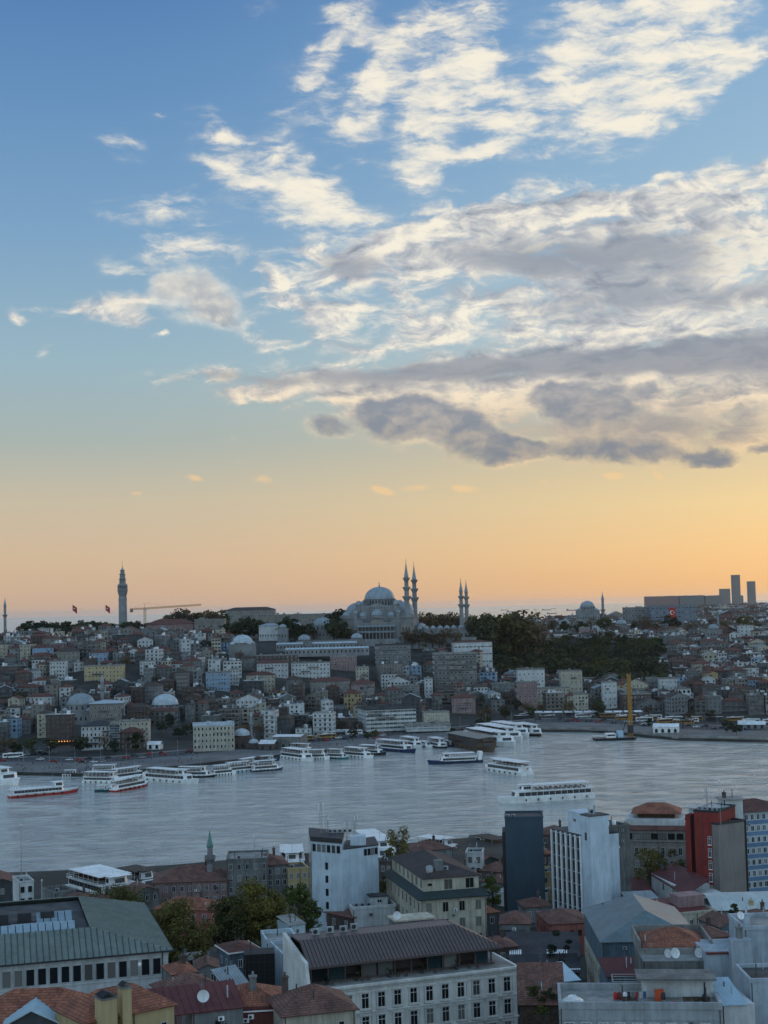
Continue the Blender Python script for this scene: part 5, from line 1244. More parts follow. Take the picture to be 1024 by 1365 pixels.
def boat(L, W, label, style, hull=PLAST, stripe=None, group=None, roofm=None, name='ferry', cat='boat', loc=(0, 0, 0), rz=0):
    t = thing(name, loc, rz, label, cat, group); roofm = roofm or PLAST; hz = 1.7 * max(.7, min(1.5, L / 34)); f = hz / 1.7
    b = MB([hull]); hull_builder(b, L, W, -.6, hz * (.62 if stripe else 1), sheer=.7 if stripe else 1.0); b.build('hull', t, uv=False)
    if stripe: b = MB([stripe]); hull_builder(b, L * 1.002, W * 1.01, hz * .62 + .004, hz, sheer=1.0); b.build('hull_upper_band', t, uv=False)
    # fenders: one object each
    key = 'fender'
    if key not in AWM: g = MB([HULLBLK]); g.lathe(0, 0, [(.1, -.5), (.32, -.4), (.32, .4), (.1, .5)], 8); AWM[key] = g.mesh('fender', uv=False)
    for i in range(6):
        o = bpy.data.objects.new('fender', AWM[key]); COL.objects.link(o); o.parent = t; o.location = (-L * .40 + i * L * .13, -(W / 2 + .25), hz * .55)
        o = bpy.data.objects.new('fender', AWM[key]); COL.objects.link(o); o.parent = t; o.location = (-L * .40 + i * L * .13, (W / 2 + .25), hz * .55)
    z = hz + .02; dh = 2.35 * f ** .5
    if style in ('two_deck', 'canopy', 'three_deck'):
        house_deck(t, 'lower_deck', -L * .46, L * .36, W * .90, z, dh, nseg=12, rake=.8)
        b = MB([roofm]); b.box(-L * .48, L * .30, -W * .48, W * .48, z + dh + .003, z + dh + .16); b.build('deck_floor', t, uv=False); z2 = z + dh + .17
        if style == 'three_deck':
            house_deck(t, 'middle_deck', -L * .44, L * .30, W * .86, z2, dh, nseg=12, rake=.8); b = MB([roofm]); b.box(-L * .46, L * .26, -W * .46, W * .46, z2 + dh + .003, z2 + dh + .16); b.build('deck_floor', t, uv=False); z2 += dh + .17
        house_deck(t, 'wheelhouse', L * .17, L * .28, W * .5, z2, 2.1, rake=.6, nseg=3)
        ring_rail(t, -L * .46, L * .16, W * .9, z2)
        b = MB([roofm]); b.box(-L * .44, L * .19, -W * .44, W * .44, z2 + 2.25, z2 + 2.42); b.box(L * .15, L * .30, -W * .3, W * .3, z2 + 2.45, z2 + 2.6); b.build('canopy', t, uv=False)
        for i in range(7):
            for s in (-1, 1): post(t, -L * .43 + i * L * .58 / 6, s * W * .42, z2, 2.25)
        b = MB([TIMBER])
        for i in range(10): x = -L * .40 + i * L * .055; b.box(x, x + .5, -W * .38, -W * .06, z2, z2 + .8).box(x, x + .5, W * .06, W * .38, z2, z2 + .8)
        o = b.build('bench_rows', t, uv=False)
    elif style == 'low':          # long low passenger boat, cabin all along with a raised wheelhouse near the bow
        house_deck(t, 'cabin', -L * .46, L * .30, W * .88, z, dh * .9, nseg=14, rake=.9)
        b = MB([roofm]); b.box(-L * .48, L * .18, -W * .47, W * .47, z + dh * .9 + .003, z + dh * .9 + .18); b.build('roof', t, uv=False)
        house_deck(t, 'wheelhouse', L * .16, L * .30, W * .62, z + dh * .9 + .003, 2.2, rake=.7, nseg=3)
        b = MB([roofm]); b.box(L * .13, L * .30, -W * .36, W * .36, z + dh * .9 + 2.21, z + dh * .9 + 2.36); b.build('wheelhouse_roof', t, uv=False)
        ring_rail(t, -L * .46, L * .12, W * .9, z + dh * .9 + .18)
    elif style == 'tailfin':      # blue hulled cruiser with a white arch at the stern
        house_deck(t, 'saloon', -L * .36, L * .30, W * .86, z, 1.9, nseg=12, rake=1.0)
        b = MB([roofm]); b.box(-L * .40, L * .22, -W * .44, W * .44, z + 1.91, z + 2.05); b.build('deck_floor', t, uv=False)
        b = MB([roofm]); b.box(-L * .34, L * .24, -W * .42, W * .42, z + 4.1, z + 4.3); b.build('canopy', t, uv=False)
        for i in range(8):
            for s in (-1, 1): post(t, -L * .33 + i * L * .07, s * W * .4, z + 2, 2.1)
        house_deck(t, 'wheelhouse', L * .12, L * .25, W * .6, z + 2.06, 2.0, rake=.8, nseg=3)
        b = MB([PLAST]); b.hexa([(-L * .47, -W * .4, z - .5), (-L * .40, -W * .4, z - .5), (-L * .40, W * .4, z - .5), (-L * .47, W * .4, z - .5)], [(-L * .50, -W * .4, z + 4.6), (-L * .43, -W * .4, z + 4.6), (-L * .43, W * .4, z + 4.6), (-L * .50, W * .4, z + 4.6)]); b.build('stern_arch', t, uv=False)
    elif style == 'open':         # small open boat with awning
        for x in (-L * .35, -L * .1, L * .15):
            for s in (-1, 1): post(t, x, s * W * .4, hz * .8, hz * .2 + 2.1)
        b = MB([roofm]); b.box(-L * .40, L * .2, -W * .45, W * .45, hz + 2.1, hz + 2.25); b.build('awning', t, uv=False)
        house_deck(t, 'cabin', L * .02, L * .22, W * .7, hz, 1.7, nseg=3, rake=.4)
    elif style == 'restaurant':
        b = MB([TIMBER]); b.box(-L * .48, L * .46, -W * .46, W * .46, z, z + .2); 
        b.build('deck', t, uv=False); house_deck(t, 'dining_room', -L * .46, L * .42, W * .88, z + .21, 2.7, nseg=14, rake=.2, mat=TIMBER)
        house_deck(t, 'upper_room', -L * .46, L * .40, W * .88, z + 3.1, 2.4, nseg=14, rake=.2, mat=TIMBER)
        b = MB([roofm]); b.slab([(-L * .49, -W * .5, z + 5.55), (L * .45, -W * .5, z + 5.55), (L * .45, 0, z + 6.3), (-L * .49, 0, z + 6.3)], .15); b.slab([(-L * .49, 0, z + 6.3), (L * .45, 0, z + 6.3), (L * .45, W * .5, z + 5.55), (-L * .49, W * .5, z + 5.55)], .15); b.build('roof', t, uv=False)
    b = MB([STEEL]); zt = hz + (7.2 if style != 'open' else 3); b.tube((L * .14, 0, hz + 2), (L * .14, 0, zt + 1.6), .09, 5, .04); b.tube((L * .14, -.9, zt), (L * .14, .9, zt), .05, 4); b.build('mast', t, uv=False)
    b = MB([REDP]); b.box(-L * .495, -L * .495 + .05, -.9, .1, hz + 1.2, hz + 1.9); b.tube((-L * .495, .1, hz * .8), (-L * .495, .1, hz + 2.0), .05, 4); b.build('ensign', t, uv=False)
    if L > 15 and style != 'open':
        key = 'liferaft'
        if key not in AWM: g = MB([PLAST]); g.cyl(0, 0, 0, .55, .38, 8); AWM[key] = g.mesh('liferaft', uv=False)
        for i in range(3): o = bpy.data.objects.new('liferaft', AWM[key]); COL.objects.link(o); o.parent = t; o.location = (-L * .44 + i * 1.4, W * .1, hz + (2.7 * f ** .5 if style != 'tailfin' else 2.1))
    return t
def moor(pstern, pbow, Wk, label, style, **kw):
    a, c = PZ(pstern[0], pstern[1], 0), PZ(pbow[0], pbow[1], 0); d = c - a; L = d.length
    m = (a + c) / 2
    return boat(L, max(3.2, L * Wk), label, style, loc=(m.x, m.y, 0), rz=math.atan2(d.y, d.x), **kw)
PLB = M('light_blue_paint', (.35, .5, .62), .5, .08, .5)
GF = 'passenger boats moored at the far quay'
moor((103, 1056), (12, 1064), .20, 'long white low boat with red hull crossing at the far left', 'low', hull=HULLRED, stripe=PLAST) if False else moor((12, 1064), (102, 1056), .20, 'long white low boat with red lower hull sailing at the far left', 'low', hull=HULLRED, stripe=PLAST)
moor((-50, 1037), (23, 1047), .24, 'white two-deck boat cut off by the left edge of the photo', 'two_deck', group=GF)
moor((112, 1043), (166, 1044), .22, 'white canopied boat, leftmost of the wide white roofs at the left quay', 'canopy', group=GF)
moor((122, 1034), (164, 1033), .24, 'white-roofed boat moored behind the wide canopied one at the left', 'canopy', group=GF)
moor((150, 1040), (195, 1034), .24, 'white boat half hidden behind the red-hulled one at the left quay', 'two_deck', group=GF)
moor((126, 1056), (151, 1055), .3, 'small teal-hulled boat nosing past the red-hulled one', 'open', hull=HULLTEAL, name='small_boat', group=GF)
moor((150, 1056), (196, 1047), .22, 'white boat with bright red hull in front of the left cluster', 'two_deck', hull=HULLRED, stripe=PLAST, group=GF)
moor((83, 1035), (110, 1034), .28, 'small white boat moored left of the left cluster', 'open', name='small_boat', group=GF)
moor((197, 1040), (263, 1045), .20, 'long white boat with dark portholes, biggest of the left row', 'canopy', group=GF)
moor((236, 1036), (286, 1036), .22, 'white-topped dark-hulled boat behind the long porthole boat', 'two_deck', hull=HULLBLK, stripe=PLAST, group=GF)
moor((283, 1035), (314, 1032), .26, 'white boat with clean hull between two darker ones', 'two_deck', group=GF)
moor((300, 1031), (341, 1027), .24, 'white and pale blue boat with flat canopy right of the clean white one', 'canopy', hull=PLB, stripe=PLAST, group=GF)
moor((320, 1026), (344, 1022), .28, 'white boat tucked behind the pale blue one', 'two_deck', group=GF)
moor((336, 1029), (376, 1026), .26, 'stubby navy-hulled boat with open top at the end of the left row', 'two_deck', hull=HULLBLUE, stripe=PLAST, group=GF)
moor((345, 1016), (372, 1014), .28, 'small navy boat moored behind the stubby one', 'open', hull=HULLBLUE, name='small_boat', group=GF)
moor((380, 1010), (417, 1015), .26, 'white boat with raised bow, leftmost of the central row', 'two_deck', group=GF)
moor((388, 1003), (420, 1004), .26, 'white-roofed boat behind the first boat of the central row', 'canopy', group=GF)
moor((412, 1012), (439, 1012), .28, 'white boat second in the central row', 'two_deck', group=GF)
moor((437, 1011), (464, 1012), .28, 'teal-hulled boat in the central row with pale canopy', 'canopy', hull=HULLTEAL, stripe=PLAST, group=GF)
moor((461, 1008), (497, 1011), .26, 'white boat with long flat roof, fourth in the central row', 'canopy', group=GF)
moor((480, 1005), (514, 1007), .28, 'dark-hulled boat under a broad white roof closing the central row', 'canopy', hull=HULLBLK, group=GF)
moor((504, 999), (553, 1004), .20, 'dark navy boat with white upper deck right of the central row', 'canopy', hull=HULLBLUE, group=GF)
moor((537, 993), (562, 997), .26, 'white boat just behind the dark navy one', 'two_deck', group=GF)
moor((560, 994), (576, 997), .3, 'little white boat, first of three below the green-glass office', 'open', name='small_boat', group=GF)
moor((575, 994), (594, 998), .3, 'white double-deck boat with dark waterline below the green-glass office', 'two_deck', hull=HULLBLK, stripe=PLAST, group=GF)
moor((593, 993), (609, 996), .3, 'little dark boat left of the brown floating restaurant', 'open', hull=HULLBLUE, name='small_boat', group=GF)
moor((608, 993), (656, 1003), .26, 'brown floating restaurant with flat roof', 'restaurant', hull=TIMBER, roofm=BEIGE, name='floating_restaurant', group=GF)
moor((628, 985), (685, 996), .20, 'white boat with long pale roof right of the floating restaurant', 'canopy', group=GF)
moor((642, 979), (694, 989), .20, 'white boat with long roof, second behind the floating restaurant', 'canopy', group=GF)
moor((660, 976), (703, 984), .22, 'white boat with long roof, third behind the floating restaurant', 'canopy', group=GF)
moor((690, 976), (720, 982), .24, 'dark-hulled boat at the right end of the white cluster', 'two_deck', hull=HULLBLK, stripe=PLAST, group=GF)
moor((643, 1016), (572, 1019), .19, 'navy cruiser with white stern arch under way in mid channel', 'tailfin', hull=HULLBLUE, name='cruise_boat')
moor((703, 1034), (649, 1026), .26, 'white two-deck tour boat with open top sailing beyond the biggest one', 'two_deck', name='tour_boat')
moor((790, 1063), (666, 1071), .17, 'largest white tour boat under a long white canopy, leaving a wake', 'canopy', name='tour_boat')
GN = 'boats moored at the near quay'
def moorz(pstern, pbow, z, W, label, style, **kw):
    a, c = PZ(pstern[0], pstern[1], z), PZ(pbow[0], pbow[1], z); d = c - a; m = (a + c) / 2
    return boat(d.length, W, label, style, loc=(m.x, m.y, 0), rz=math.atan2(d.y, d.x), **kw)
moorz((108, 1152), (176, 1170), 9.5, 12.5, 'big white three-deck ferry at the near quay behind the green-roofed hall', 'three_deck', group=GN)
moorz((165, 1151), (208, 1160), 6.5, 9, 'white-bowed ferry with brown roof just right of the big near ferry', 'two_deck', group=GN, roofm=TILEB)
moorz((388, 1124), (390, 1141), 6.0, 9, 'white ferry seen bow-on left of the tall white building', 'two_deck', group=GN)
moorz((484, 1108), (520, 1130), 6.0, 9, 'white ferry whose bow shows just right of the tall white building', 'two_deck', group=GN)
moorz((560, 1116), (612, 1122), 5.0, 8, 'white-roofed boat behind the cream building with black roof', 'canopy', group=GN)
moorz((672, 1122), (628, 1110), 3.0, 7, 'dark open work barge moored at the near quay beside the dark blue tower', 'open', hull=HULLBLK, roofm=TILEB, name='barge', group=GN)
# wakes
WAKE = bpy.data.materials.new('foam'); WAKE.use_nodes = True; _t = NT(WAKE.node_tree); _b = WAKE.node_tree.nodes['Principled BSDF']; _b.inputs['Base Color'].default_value = (.34, .42, .43, 1); _b.inputs['Roughness'].default_value = .5
_u = _t.n('ShaderNodeTexCoord').outputs['Object']; _t.put(_b.inputs['Alpha'], _t.step(_t.noise(_t.mapping(_u, scale=(.35, 1.4, 1)), .5, 4, .65), .46, .68, 0.0, .55))
def wake(pts, label):
    b = MB([WAKE]); q = [(PZ(x, y0, .03), PZ(x, y1, .03)) for x, y0, y1 in pts]
    for (a, c), (a2, c2) in zip(q, q[1:]): b.face([c, c2, a2, a])
    structure(b.build('wake', uv=False))
wake([(788, 1058, 1066), (820, 1059, 1068), (860, 1060, 1068), (930, 1060, 1066), (990, 1060, 1064)], '')
wake([(640, 1014, 1019), (668, 1013, 1018), (700, 1012, 1015)], '')
wake([(664, 1068, 1075), (700, 1069, 1076), (790, 1064, 1071)], '')
wake([(12, 1062, 1067), (50, 1063, 1068), (104, 1057, 1062)], '')
# piling barge
a = PZ(820, 986, 0)
t = thing('piling_barge', (a.x, a.y, 0), R(4), 'dark work barge with tall yellow piling mast moored off the far quay', 'barge')
b = MB([HULLBLK]); hull_builder(b, 27, 11, -.5, 1.4, bow=.1, sheer=.2); b.build('hull', t, uv=False)
b = MB([PLAST]); b.box(-6, 0, -3, 3, 1.45, 4.2); d_ = b.build('deck_cabin', t, uv=False); b = MB([GLASSF]); b.box(-5.6, -.4, -3.05, -2.99, 2.6, 3.6); b.build('window', d_, uv=False)
b = MB([PLB]); b.box(1.5, 5, -2.5, 2.5, 1.45, 5.5); b.build('machine_house', t, uv=False)
mz = PY(839, 898, a.y).z; mx = PY(839.5, 930, a.y).x - a.x
b = MB([ORANGE])
for sx in (-1, 1):
    for sy in (-1, 1): b.tube((mx + sx, sy, 1.4), (mx + sx * .9, sy * .9, mz), .22, 5)
for i in range(18):
    z0, z1 = 1.4 + (mz - 1.4) * i / 18, 1.4 + (mz - 1.4) * (i + 1) / 18
    for s in (-1, 1): b.tube((mx - s, -1, z0), (mx + s, -1, z1), .14, 4); b.tube((mx - 1, s, z0), (mx + 1, s, z0), .16, 4); b.tube((mx + s, -1, z0), (mx + s, 1, z1), .14, 4)
b.box(mx - .75, mx + .75, -.8, .8, 12, mz - 1); b.build('piling_mast', t, uv=False)
b = MB([DARK]); b.box(mx - 1.6, mx + 1.6, -1.4, 1.4, 4, 9); b.tube((mx - 6, 0, 2), (mx - 1, 0, 17), .25, 5); b.build('drive_head', t, uv=False)
# ships on the horizon
SG = 'cargo ships anchored on the horizon'
for i, (px, Lp, Y, lab) in enumerate(((683, 16, 15000, 'leftmost'), (700, 9, 19000, 'second from left'), (716, 8, 12000, 'third from left'), (735, 13, 11500, 'fourth from left'), (762, 15, 15500, 'fifth from left'), (836, 7, 17000, 'sixth from left'), (672, 9, 20000, 'smallest, near the woods'), (738, 7, 21000, 'tiny farther one right of centre'), (728, 12, 17500, 'middle one of the line'))):
    p = PY(px, 800, Y); L = Lp / 1900 * Y
    t = thing('cargo_ship', (p.x, Y, 0), R(4), 'faint grey cargo ship on the horizon sea, %s' % lab, 'ship', SG)
    b = MB([HULLBLK]); hull_builder(b, L, L * .15, -1, L * .065, bow=.12, sheer=3); b.build('hull', t, uv=False)
    b = MB([GREYW]); b.box(-L * .45, -L * .34, -L * .05, L * .05, L * .066, L * .17); b.build('bridge', t, uv=False)
    b = MB([DARK]); 
    for k in range(3): x = -L * .15 + k * L * .2; b.tube((x, 0, L * .06), (x, 0, L * .15), L * .008, 5)
    b.build('deck_cranes', t, uv=False)
# ================================================================== vehicles, people and sheds on the far waterfront
def wheel_me(r, w):
    b = MB([HULLBLK]); n = 12; vs = []
    for y in (-w / 2, w / 2):
        for i in range(n): a = 2 * math.pi * i / n; b.v.append((r * math.cos(a), y, r * math.sin(a)))
    for i in range(n): j = (i + 1) % n; b.f.append((i, j, n + j, n + i)); b.mi.append(0)
    b.f += [tuple(reversed(range(n))), tuple(range(n, 2 * n))]; b.mi += [0, 0]; return b.mesh('wheel', uv=False)
CARW, BUSW = wheel_me(.33, .22), wheel_me(.5, .3)
def add_wheels(t, me, xs, y, z):
    for x in xs:
        for s in (-1, 1): o = bpy.data.objects.new('wheel', me); COL.objects.link(o); o.parent = t; o.location = (x, s * y, z)
def make_bus(col, label, group):
    t = thing('city_bus', (0, 0, 0), 0, label, 'bus', group); b = MB([col])
    p = [(-6, .45), (5.9, .45), (6.0, 1.2), (5.8, 3.0), (-6, 3.0)]
    b.hexa([(x, -1.27, z) for x, z in p], [(x, 1.27, z) for x, z in p]); b.build('body', t, uv=False)
    b = MB([PLAST]); b.box(-5.9, 5.6, -1.2, 1.2, 3.002, 3.08); b.box(-3, -.5, -.8, .8, 3.08, 3.35); b.build('roof', t, uv=False)
    for s in (-1, 1):
        for i in range(6):
            b = MB([GLASSF]); b.box(-5.7 + i * 1.85, -5.7 + i * 1.85 + 1.7, s * 1.27 - .02, s * 1.27 + .02, 1.45, 2.6); b.build('window', t, uv=False)
    b = MB([GLASSF]); b.slab([(6.02, -1.1, 1.25), (6.02, 1.1, 1.25), (5.86, 1.1, 2.8), (5.86, -1.1, 2.8)], .05); b.build('windscreen', t, uv=False)
    add_wheels(t, BUSW, (-3.6, 3.9), 1.15, .5); return t
def make_car(col, label, group):
    t = thing('parked_car', (0, 0, 0), 0, label, 'car', group); b = MB([col])
    lo = [(-2.15, .35), (2.1, .35), (2.15, .75), (1.2, .92), (-2.0, .95), (-2.2, .7)]
    b.hexa([(x, -.86, z) for x, z in lo], [(x, .86, z) for x, z in lo]); b.box(-1.2, .25, -.66, .66, 1.38, 1.44); b.build('body', t, uv=False)
    b = MB([GLASSF]); b.hexa([(-1.75, -.8, .93), (1.05, -.8, .93), (1.05, .8, .93), (-1.75, .8, .93)], [(-1.2, -.66, 1.38), (.25, -.66, 1.38), (.25, .66, 1.38), (-1.2, .66, 1.38)]); b.build('windows', t, uv=False)
    add_wheels(t, CARW, (-1.35, 1.35), .78, .33); return t
CP = [('white', PLAST), ('silver', STEEL), ('black', HULLBLK), ('dark grey', DARK), ('red', REDP), ('navy', HULLBLUE)]
used_first = {}
def put_veh(kind, colname, mat, x, y, rz, label, group):
    key = (kind, colname)
    if key not in used_first:
        f = make_bus if kind == 'bus' else make_car; t = f(mat, label, group); used_first[key] = (t, snap(t)); t.location = (x, y, far_h(x, y) + .14); t.rotation_euler = (0, 0, rz); return t
    s, S = used_first[key]; return clone(s, S, (x, y, far_h(x, y) + .14), rz, label)
r3 = random.Random(21); VE = []
def vpos(px, d): s = (px - 512) / 1900; y = shoreY(s) + d; return s * y, y
# bus park on the right: rows of buses
for row, dd in enumerate((84, 96, 108)):
    px = 688 + row * 6
    while px < 1020:
        if r3.random() < .62: x, y = vpos(px, dd + r3.uniform(-1, 1)); VE.append(('bus', *r3.choice((('white', PLAST), ('white', PLAST), ('dark grey', DARK), ('yellow', ORANGE))), x, y, r3.choice((0, .1, -.12, .35)), 'in the %s row of the bus park' % ('front', 'middle', 'back')[row], px, 'buses in the bus park'))
        px += 27
for px, dd in ((442, 78.5), (448, 90), (400, 72), (465, 80), (388, 66), (372, 60), (14, 72), (430, 70)):
    x, y = vpos(px, dd); VE.append(('bus', *r3.choice((('white', PLAST), ('yellow', ORANGE), ('dark grey', DARK))), x, y, r3.uniform(-.2, .5), 'on the road near the quay centre', px, 'buses on the waterfront road'))
for row, (dd, nm) in enumerate(((54, 'near lane'), (62.5, 'middle lane'), (71, 'far lane'))):
    px = -20
    while px < 1040:
        if r3.random() < .5: x, y = vpos(px, dd); VE.append(('car', *r3.choice(CP), x, y, r3.choice((0, math.pi)) + (0.0), 'in the %s of the waterfront road' % nm, px, 'cars on the waterfront road'))
        px += r3.uniform(11, 26)
for i in range(34):
    px = r3.uniform(395, 470) if i < 18 else r3.uniform(-10, 60); x, y = vpos(px, r3.uniform(88, 150) if i < 18 else r3.uniform(84, 118))
    if not any(abs(x - c[1]) < c[3] / 2 + 2.5 and -3 < y - c[2] < c[4] + 2 for c in cands): VE.append(('car', *r3.choice(CP), x, y, r3.uniform(0, 3), 'parked behind the road, %s' % ('centre' if i < 18 else 'far left'), px, 'cars parked behind the waterfront road'))
byv = {}
for v in VE: byv.setdefault((v[0], v[1], v[6]), []).append(v)
for (kd, cn, pl), lst in byv.items():
    lst.sort(key=lambda q: q[7])
    for i, v in enumerate(lst):
        o = put_veh(v[0], v[1], v[2], v[3], v[4], v[5], ('%s %s %s' % (cn, kd, pl)) if len(lst) == 1 else '%s %s %s, %s of %d' % (cn, kd, pl, ordinal(i, len(lst)), len(lst)), v[8])
        o['group'] = v[8]
# people: skinned figures, four poses shared
def person_mesh(seed):
    rr = random.Random(seed); st = rr.uniform(.05, .28); me = bpy.data.meshes.new('person')
    J = {'pelvis': (0, 0, .95, .15), 'chest': (0, .02, 1.28, .17), 'neck': (0, .02, 1.50, .065), 'head': (0, .0, 1.62, .10), 'top': (0, 0, 1.74, .085),
         'ls': (-.19, .02, 1.42, .065), 'le': (-.25, .05, 1.14, .048), 'lw': (-.24, -.06, .90, .036), 'lh': (-.24, -.1, .80, .03), 'rs': (.19, .02, 1.42, .065), 're': (.25, .06, 1.14, .048), 'rw': (.24, .0, .90, .036), 'rh': (.24, -.02, .80, .03),
         'lk': (-.11, -st * .6, .50, .075), 'la': (-.11, st * .5 - .02, .09, .05), 'lt': (-.11, -.16 + st * .4, .04, .04), 'rk': (.11, st * .2, .50, .075), 'ra': (.11, st, .09, .05), 'rt': (.11, st - .15, .04, .04)}
    names = list(J); E = [('pelvis', 'chest'), ('chest', 'neck'), ('neck', 'head'), ('head', 'top'), ('chest', 'ls'), ('ls', 'le'), ('le', 'lw'), ('lw', 'lh'), ('chest', 'rs'), ('rs', 're'), ('re', 'rw'), ('rw', 'rh'), ('pelvis', 'lk'), ('lk', 'la'), ('la', 'lt'), ('pelvis', 'rk'), ('rk', 'ra'), ('ra', 'rt')]
    me.from_pydata([J[n][:3] for n in names], [(names.index(a), names.index(c)) for a, c in E], [])
    o = bpy.data.objects.new('tmp', me); COL.objects.link(o); o.modifiers.new('s', 'SKIN'); 
    me.skin_vertices.new() if not me.skin_vertices else None
    for i, n in enumerate(names): me.skin_vertices[0].data[i].radius = (J[n][3], J[n][3] * .8)
    me.skin_vertices[0].data[0].use_root = True
    dg = bpy.context.evaluated_depsgraph_get(); ev = o.evaluated_get(dg); out = bpy.data.meshes.new_from_object(ev); bpy.data.objects.remove(o)
    cl = CLOTH[seed % 5]; out.materials.clear(); out.materials.append(cl); out.materials.append(SKIN); out.materials.append(CLOTH[(seed * 3 + 1) % 2])
    for p in out.polygons:
        z = p.center.z; p.material_index = 1 if z > 1.52 or (z < .86 and abs(p.center.x) > .19) else (2 if z < .92 else 0); p.use_smooth = True
    return out
PM = [person_mesh(i) for i in range(10)]
CN = ['dark', 'grey', 'red', 'pale', 'blue']; PP = []
for i in range(95):
    for _ in range(20):
        px = r3.choice((r3.uniform(0, 120), r3.uniform(0, 120), r3.uniform(150, 260), r3.uniform(370, 480), r3.uniform(560, 700))); dd = r3.uniform(4, 48)
        x, y = vpos(px, dd)
        if not blocked(x, y, 0): break
    PP.append((px, x, y, i, dd))
byp = {}
for q in PP:
    zone = 'on the left plaza' if q[0] < 130 else ('below the cream office' if q[0] < 270 else ('on the central quay' if q[0] < 500 else 'on the right quay')); byp.setdefault((CN[q[3] % 5], zone, 'near the water' if q[4] < 22 else 'nearer the road'), []).append(q)
for (c_, zone, wh_), lst in byp.items():
    lst.sort()
    for i, q in enumerate(lst):
        o = bpy.data.objects.new('person', PM[q[3] % 10]); COL.objects.link(o); o.location = (q[1], q[2], far_h(q[1], q[2]) + .29); o.rotation_euler = (0, 0, r3.uniform(0, 6.28))
        tag(o, 'person in %s clothes %s, %s%s' % (c_, zone, wh_, '' if len(lst) == 1 else ', ' + ordinal(i, len(lst))), 'person', 'people on the far quay')
# street lamps along the promenade
def make_lamp():
    t = thing('street_lamp', (0, 0, 0), 0, 'x', 'street lamp', 'street lamps along the promenade'); b = MB([STEEL]); b.tube((0, 0, 0), (0, 0, 9), .13, 6, .07); b.build('pole', t, uv=False)
    b = MB([STEEL]); b.tube((0, 0, 8.9), (0, -1.6, 9.3), .06, 5); b.build('arm', t, uv=False); b = MB([PLAST]); b.box(-.2, .2, -2.1, -1.4, 9.22, 9.36); b.build('lamp_head', t, uv=False); return t
L0 = make_lamp(); LS = snap(L0); first = True
lp = [(k, -6 + k * 34) for k in range(31)]
for k, px in lp:
    x, y = vpos(px, 48); loc = (x, y, far_h(x, y) + .28); lab = 'grey street lamp at the road edge of the promenade, number %d from left' % (k + 1); lab = 'grey street lamp by the promenade road, %s of the row' % ordinal(k, 31)
    if first: L0.location = loc; L0['label'] = lab; first = False
    else: clone(L0, LS, loc, 0, lab)
# tents, sheds and awnings
def tent(px0, px1, py, label, wall=PLAST, rise=2.0, H=4.0, d=9, name='tent', cat='tent'):
    a, c = PZ(px0, py, 2.2), PZ(px1, py, 2.2); w = c.x - a.x; t = thing(name, (a.x, a.y, far_h(a.x, a.y) + .25), math.atan2(c.y - a.y, c.x - a.x), label, cat)
    b = MB([wall]); b.box(0, w, 0, d, 0, H); b.build('walls', t, uv=False); b = MB([PLAST]); b.slab([(-.3, -.3, H), (w + .3, -.3, H), (w + .3, d / 2, H + rise), (-.3, d / 2, H + rise)]); b.slab([(-.3, d / 2, H + rise), (w + .3, d / 2, H + rise), (w + .3, d + .3, H), (-.3, d + .3, H)]); b.build('roof', t, uv=False)
    n = int(w / 4)
    for i in range(n): arch_win(t, w * (i + .5) / n, -.02, .4, 1.8, 2.6)
tent(871, 906, 977, 'long white tent on the stone quay right of the piling barge')
tent(924, 947, 954, 'white curved-roof shed behind the bus park', H=5, d=12, name='shed', cat='shed')
tent(985, 1022, 973, 'pale low site hut near the right edge of the quay', wall=GREYW, H=3, name='site_hut', cat='hut')
tent(364, 402, 998, 'grey shed with arched ends and pale flat roof by the left quay', wall=CONC, rise=.8, H=7.5, d=15, name='warehouse', cat='warehouse')
tent(345, 366, 1000, 'low brown market shed left of the grey arched one', wall=BRICK, H=4, d=10, name='market_shed', cat='shed')
tent(196, 214, 1000, 'small white kiosk with pitched roof beside the dark trees', H=3, d=5, name='kiosk', cat='kiosk')
AW = M('dark_red_awning', (.12, .02, .02), .8, .1)
def canopy_row(px0, px1, py, n, mat, label, nm, posts=True, d=5, h=3):
    for i in range(n):
        a, c = PZ(px0 + (px1 - px0) * i / n, py, 2.5), PZ(px0 + (px1 - px0) * (i + .85) / n, py, 2.5); w = c.x - a.x
        t = thing(nm, (a.x, a.y, far_h(a.x, a.y) + .2), 0, '%s, %s' % (label, ordinal(i, n)), 'canopy', label + 's'); b = MB([mat]); b.slab([(0, 0, h), (w, 0, h), (w, d, h + .6), (0, d, h + .6)], .12); b.build('roof', t, uv=False)
        for x in (.2, w - .2):
            for y in (.2, d - .2): b = MB([STEEL]); b.tube((x, y, 0), (x, y, h), .07, 5); b.build('post', t, uv=False)
canopy_row(20, 75, 1005, 6, DARKR, 'dark flat shelter on the left plaza', 'shelter')
canopy_row(700, 860, 958, 12, PLAST, 'white canopy roof in the bus park', 'shelter', d=7, h=4)
canopy_row(495, 560, 990, 5, AW, 'dark red awning on the central quay', 'awning')
# low stone sea wall on the right
b = MB([QUAY]); pr = None
for px in range(640, 1130, 10):
    s = (px - 512) / 1900; y = shoreY(s) + 1.2; q = (s * y, y)
    if pr: b.hexa([(pr[0], pr[1], 1.0), (q[0], q[1], 1.0), (q[0], q[1] + 1, 1.0), (pr[0], pr[1] + 1, 1.0)], [(pr[0], pr[1], 3.0), (q[0], q[1], 3.0), (q[0], q[1] + 1, 3.0), (pr[0], pr[1] + 1, 3.0)])
    pr = q
o = b.build('sea_wall', uv=False); tag(o, 'long pale stone sea wall edging the quay on the right', 'wall')
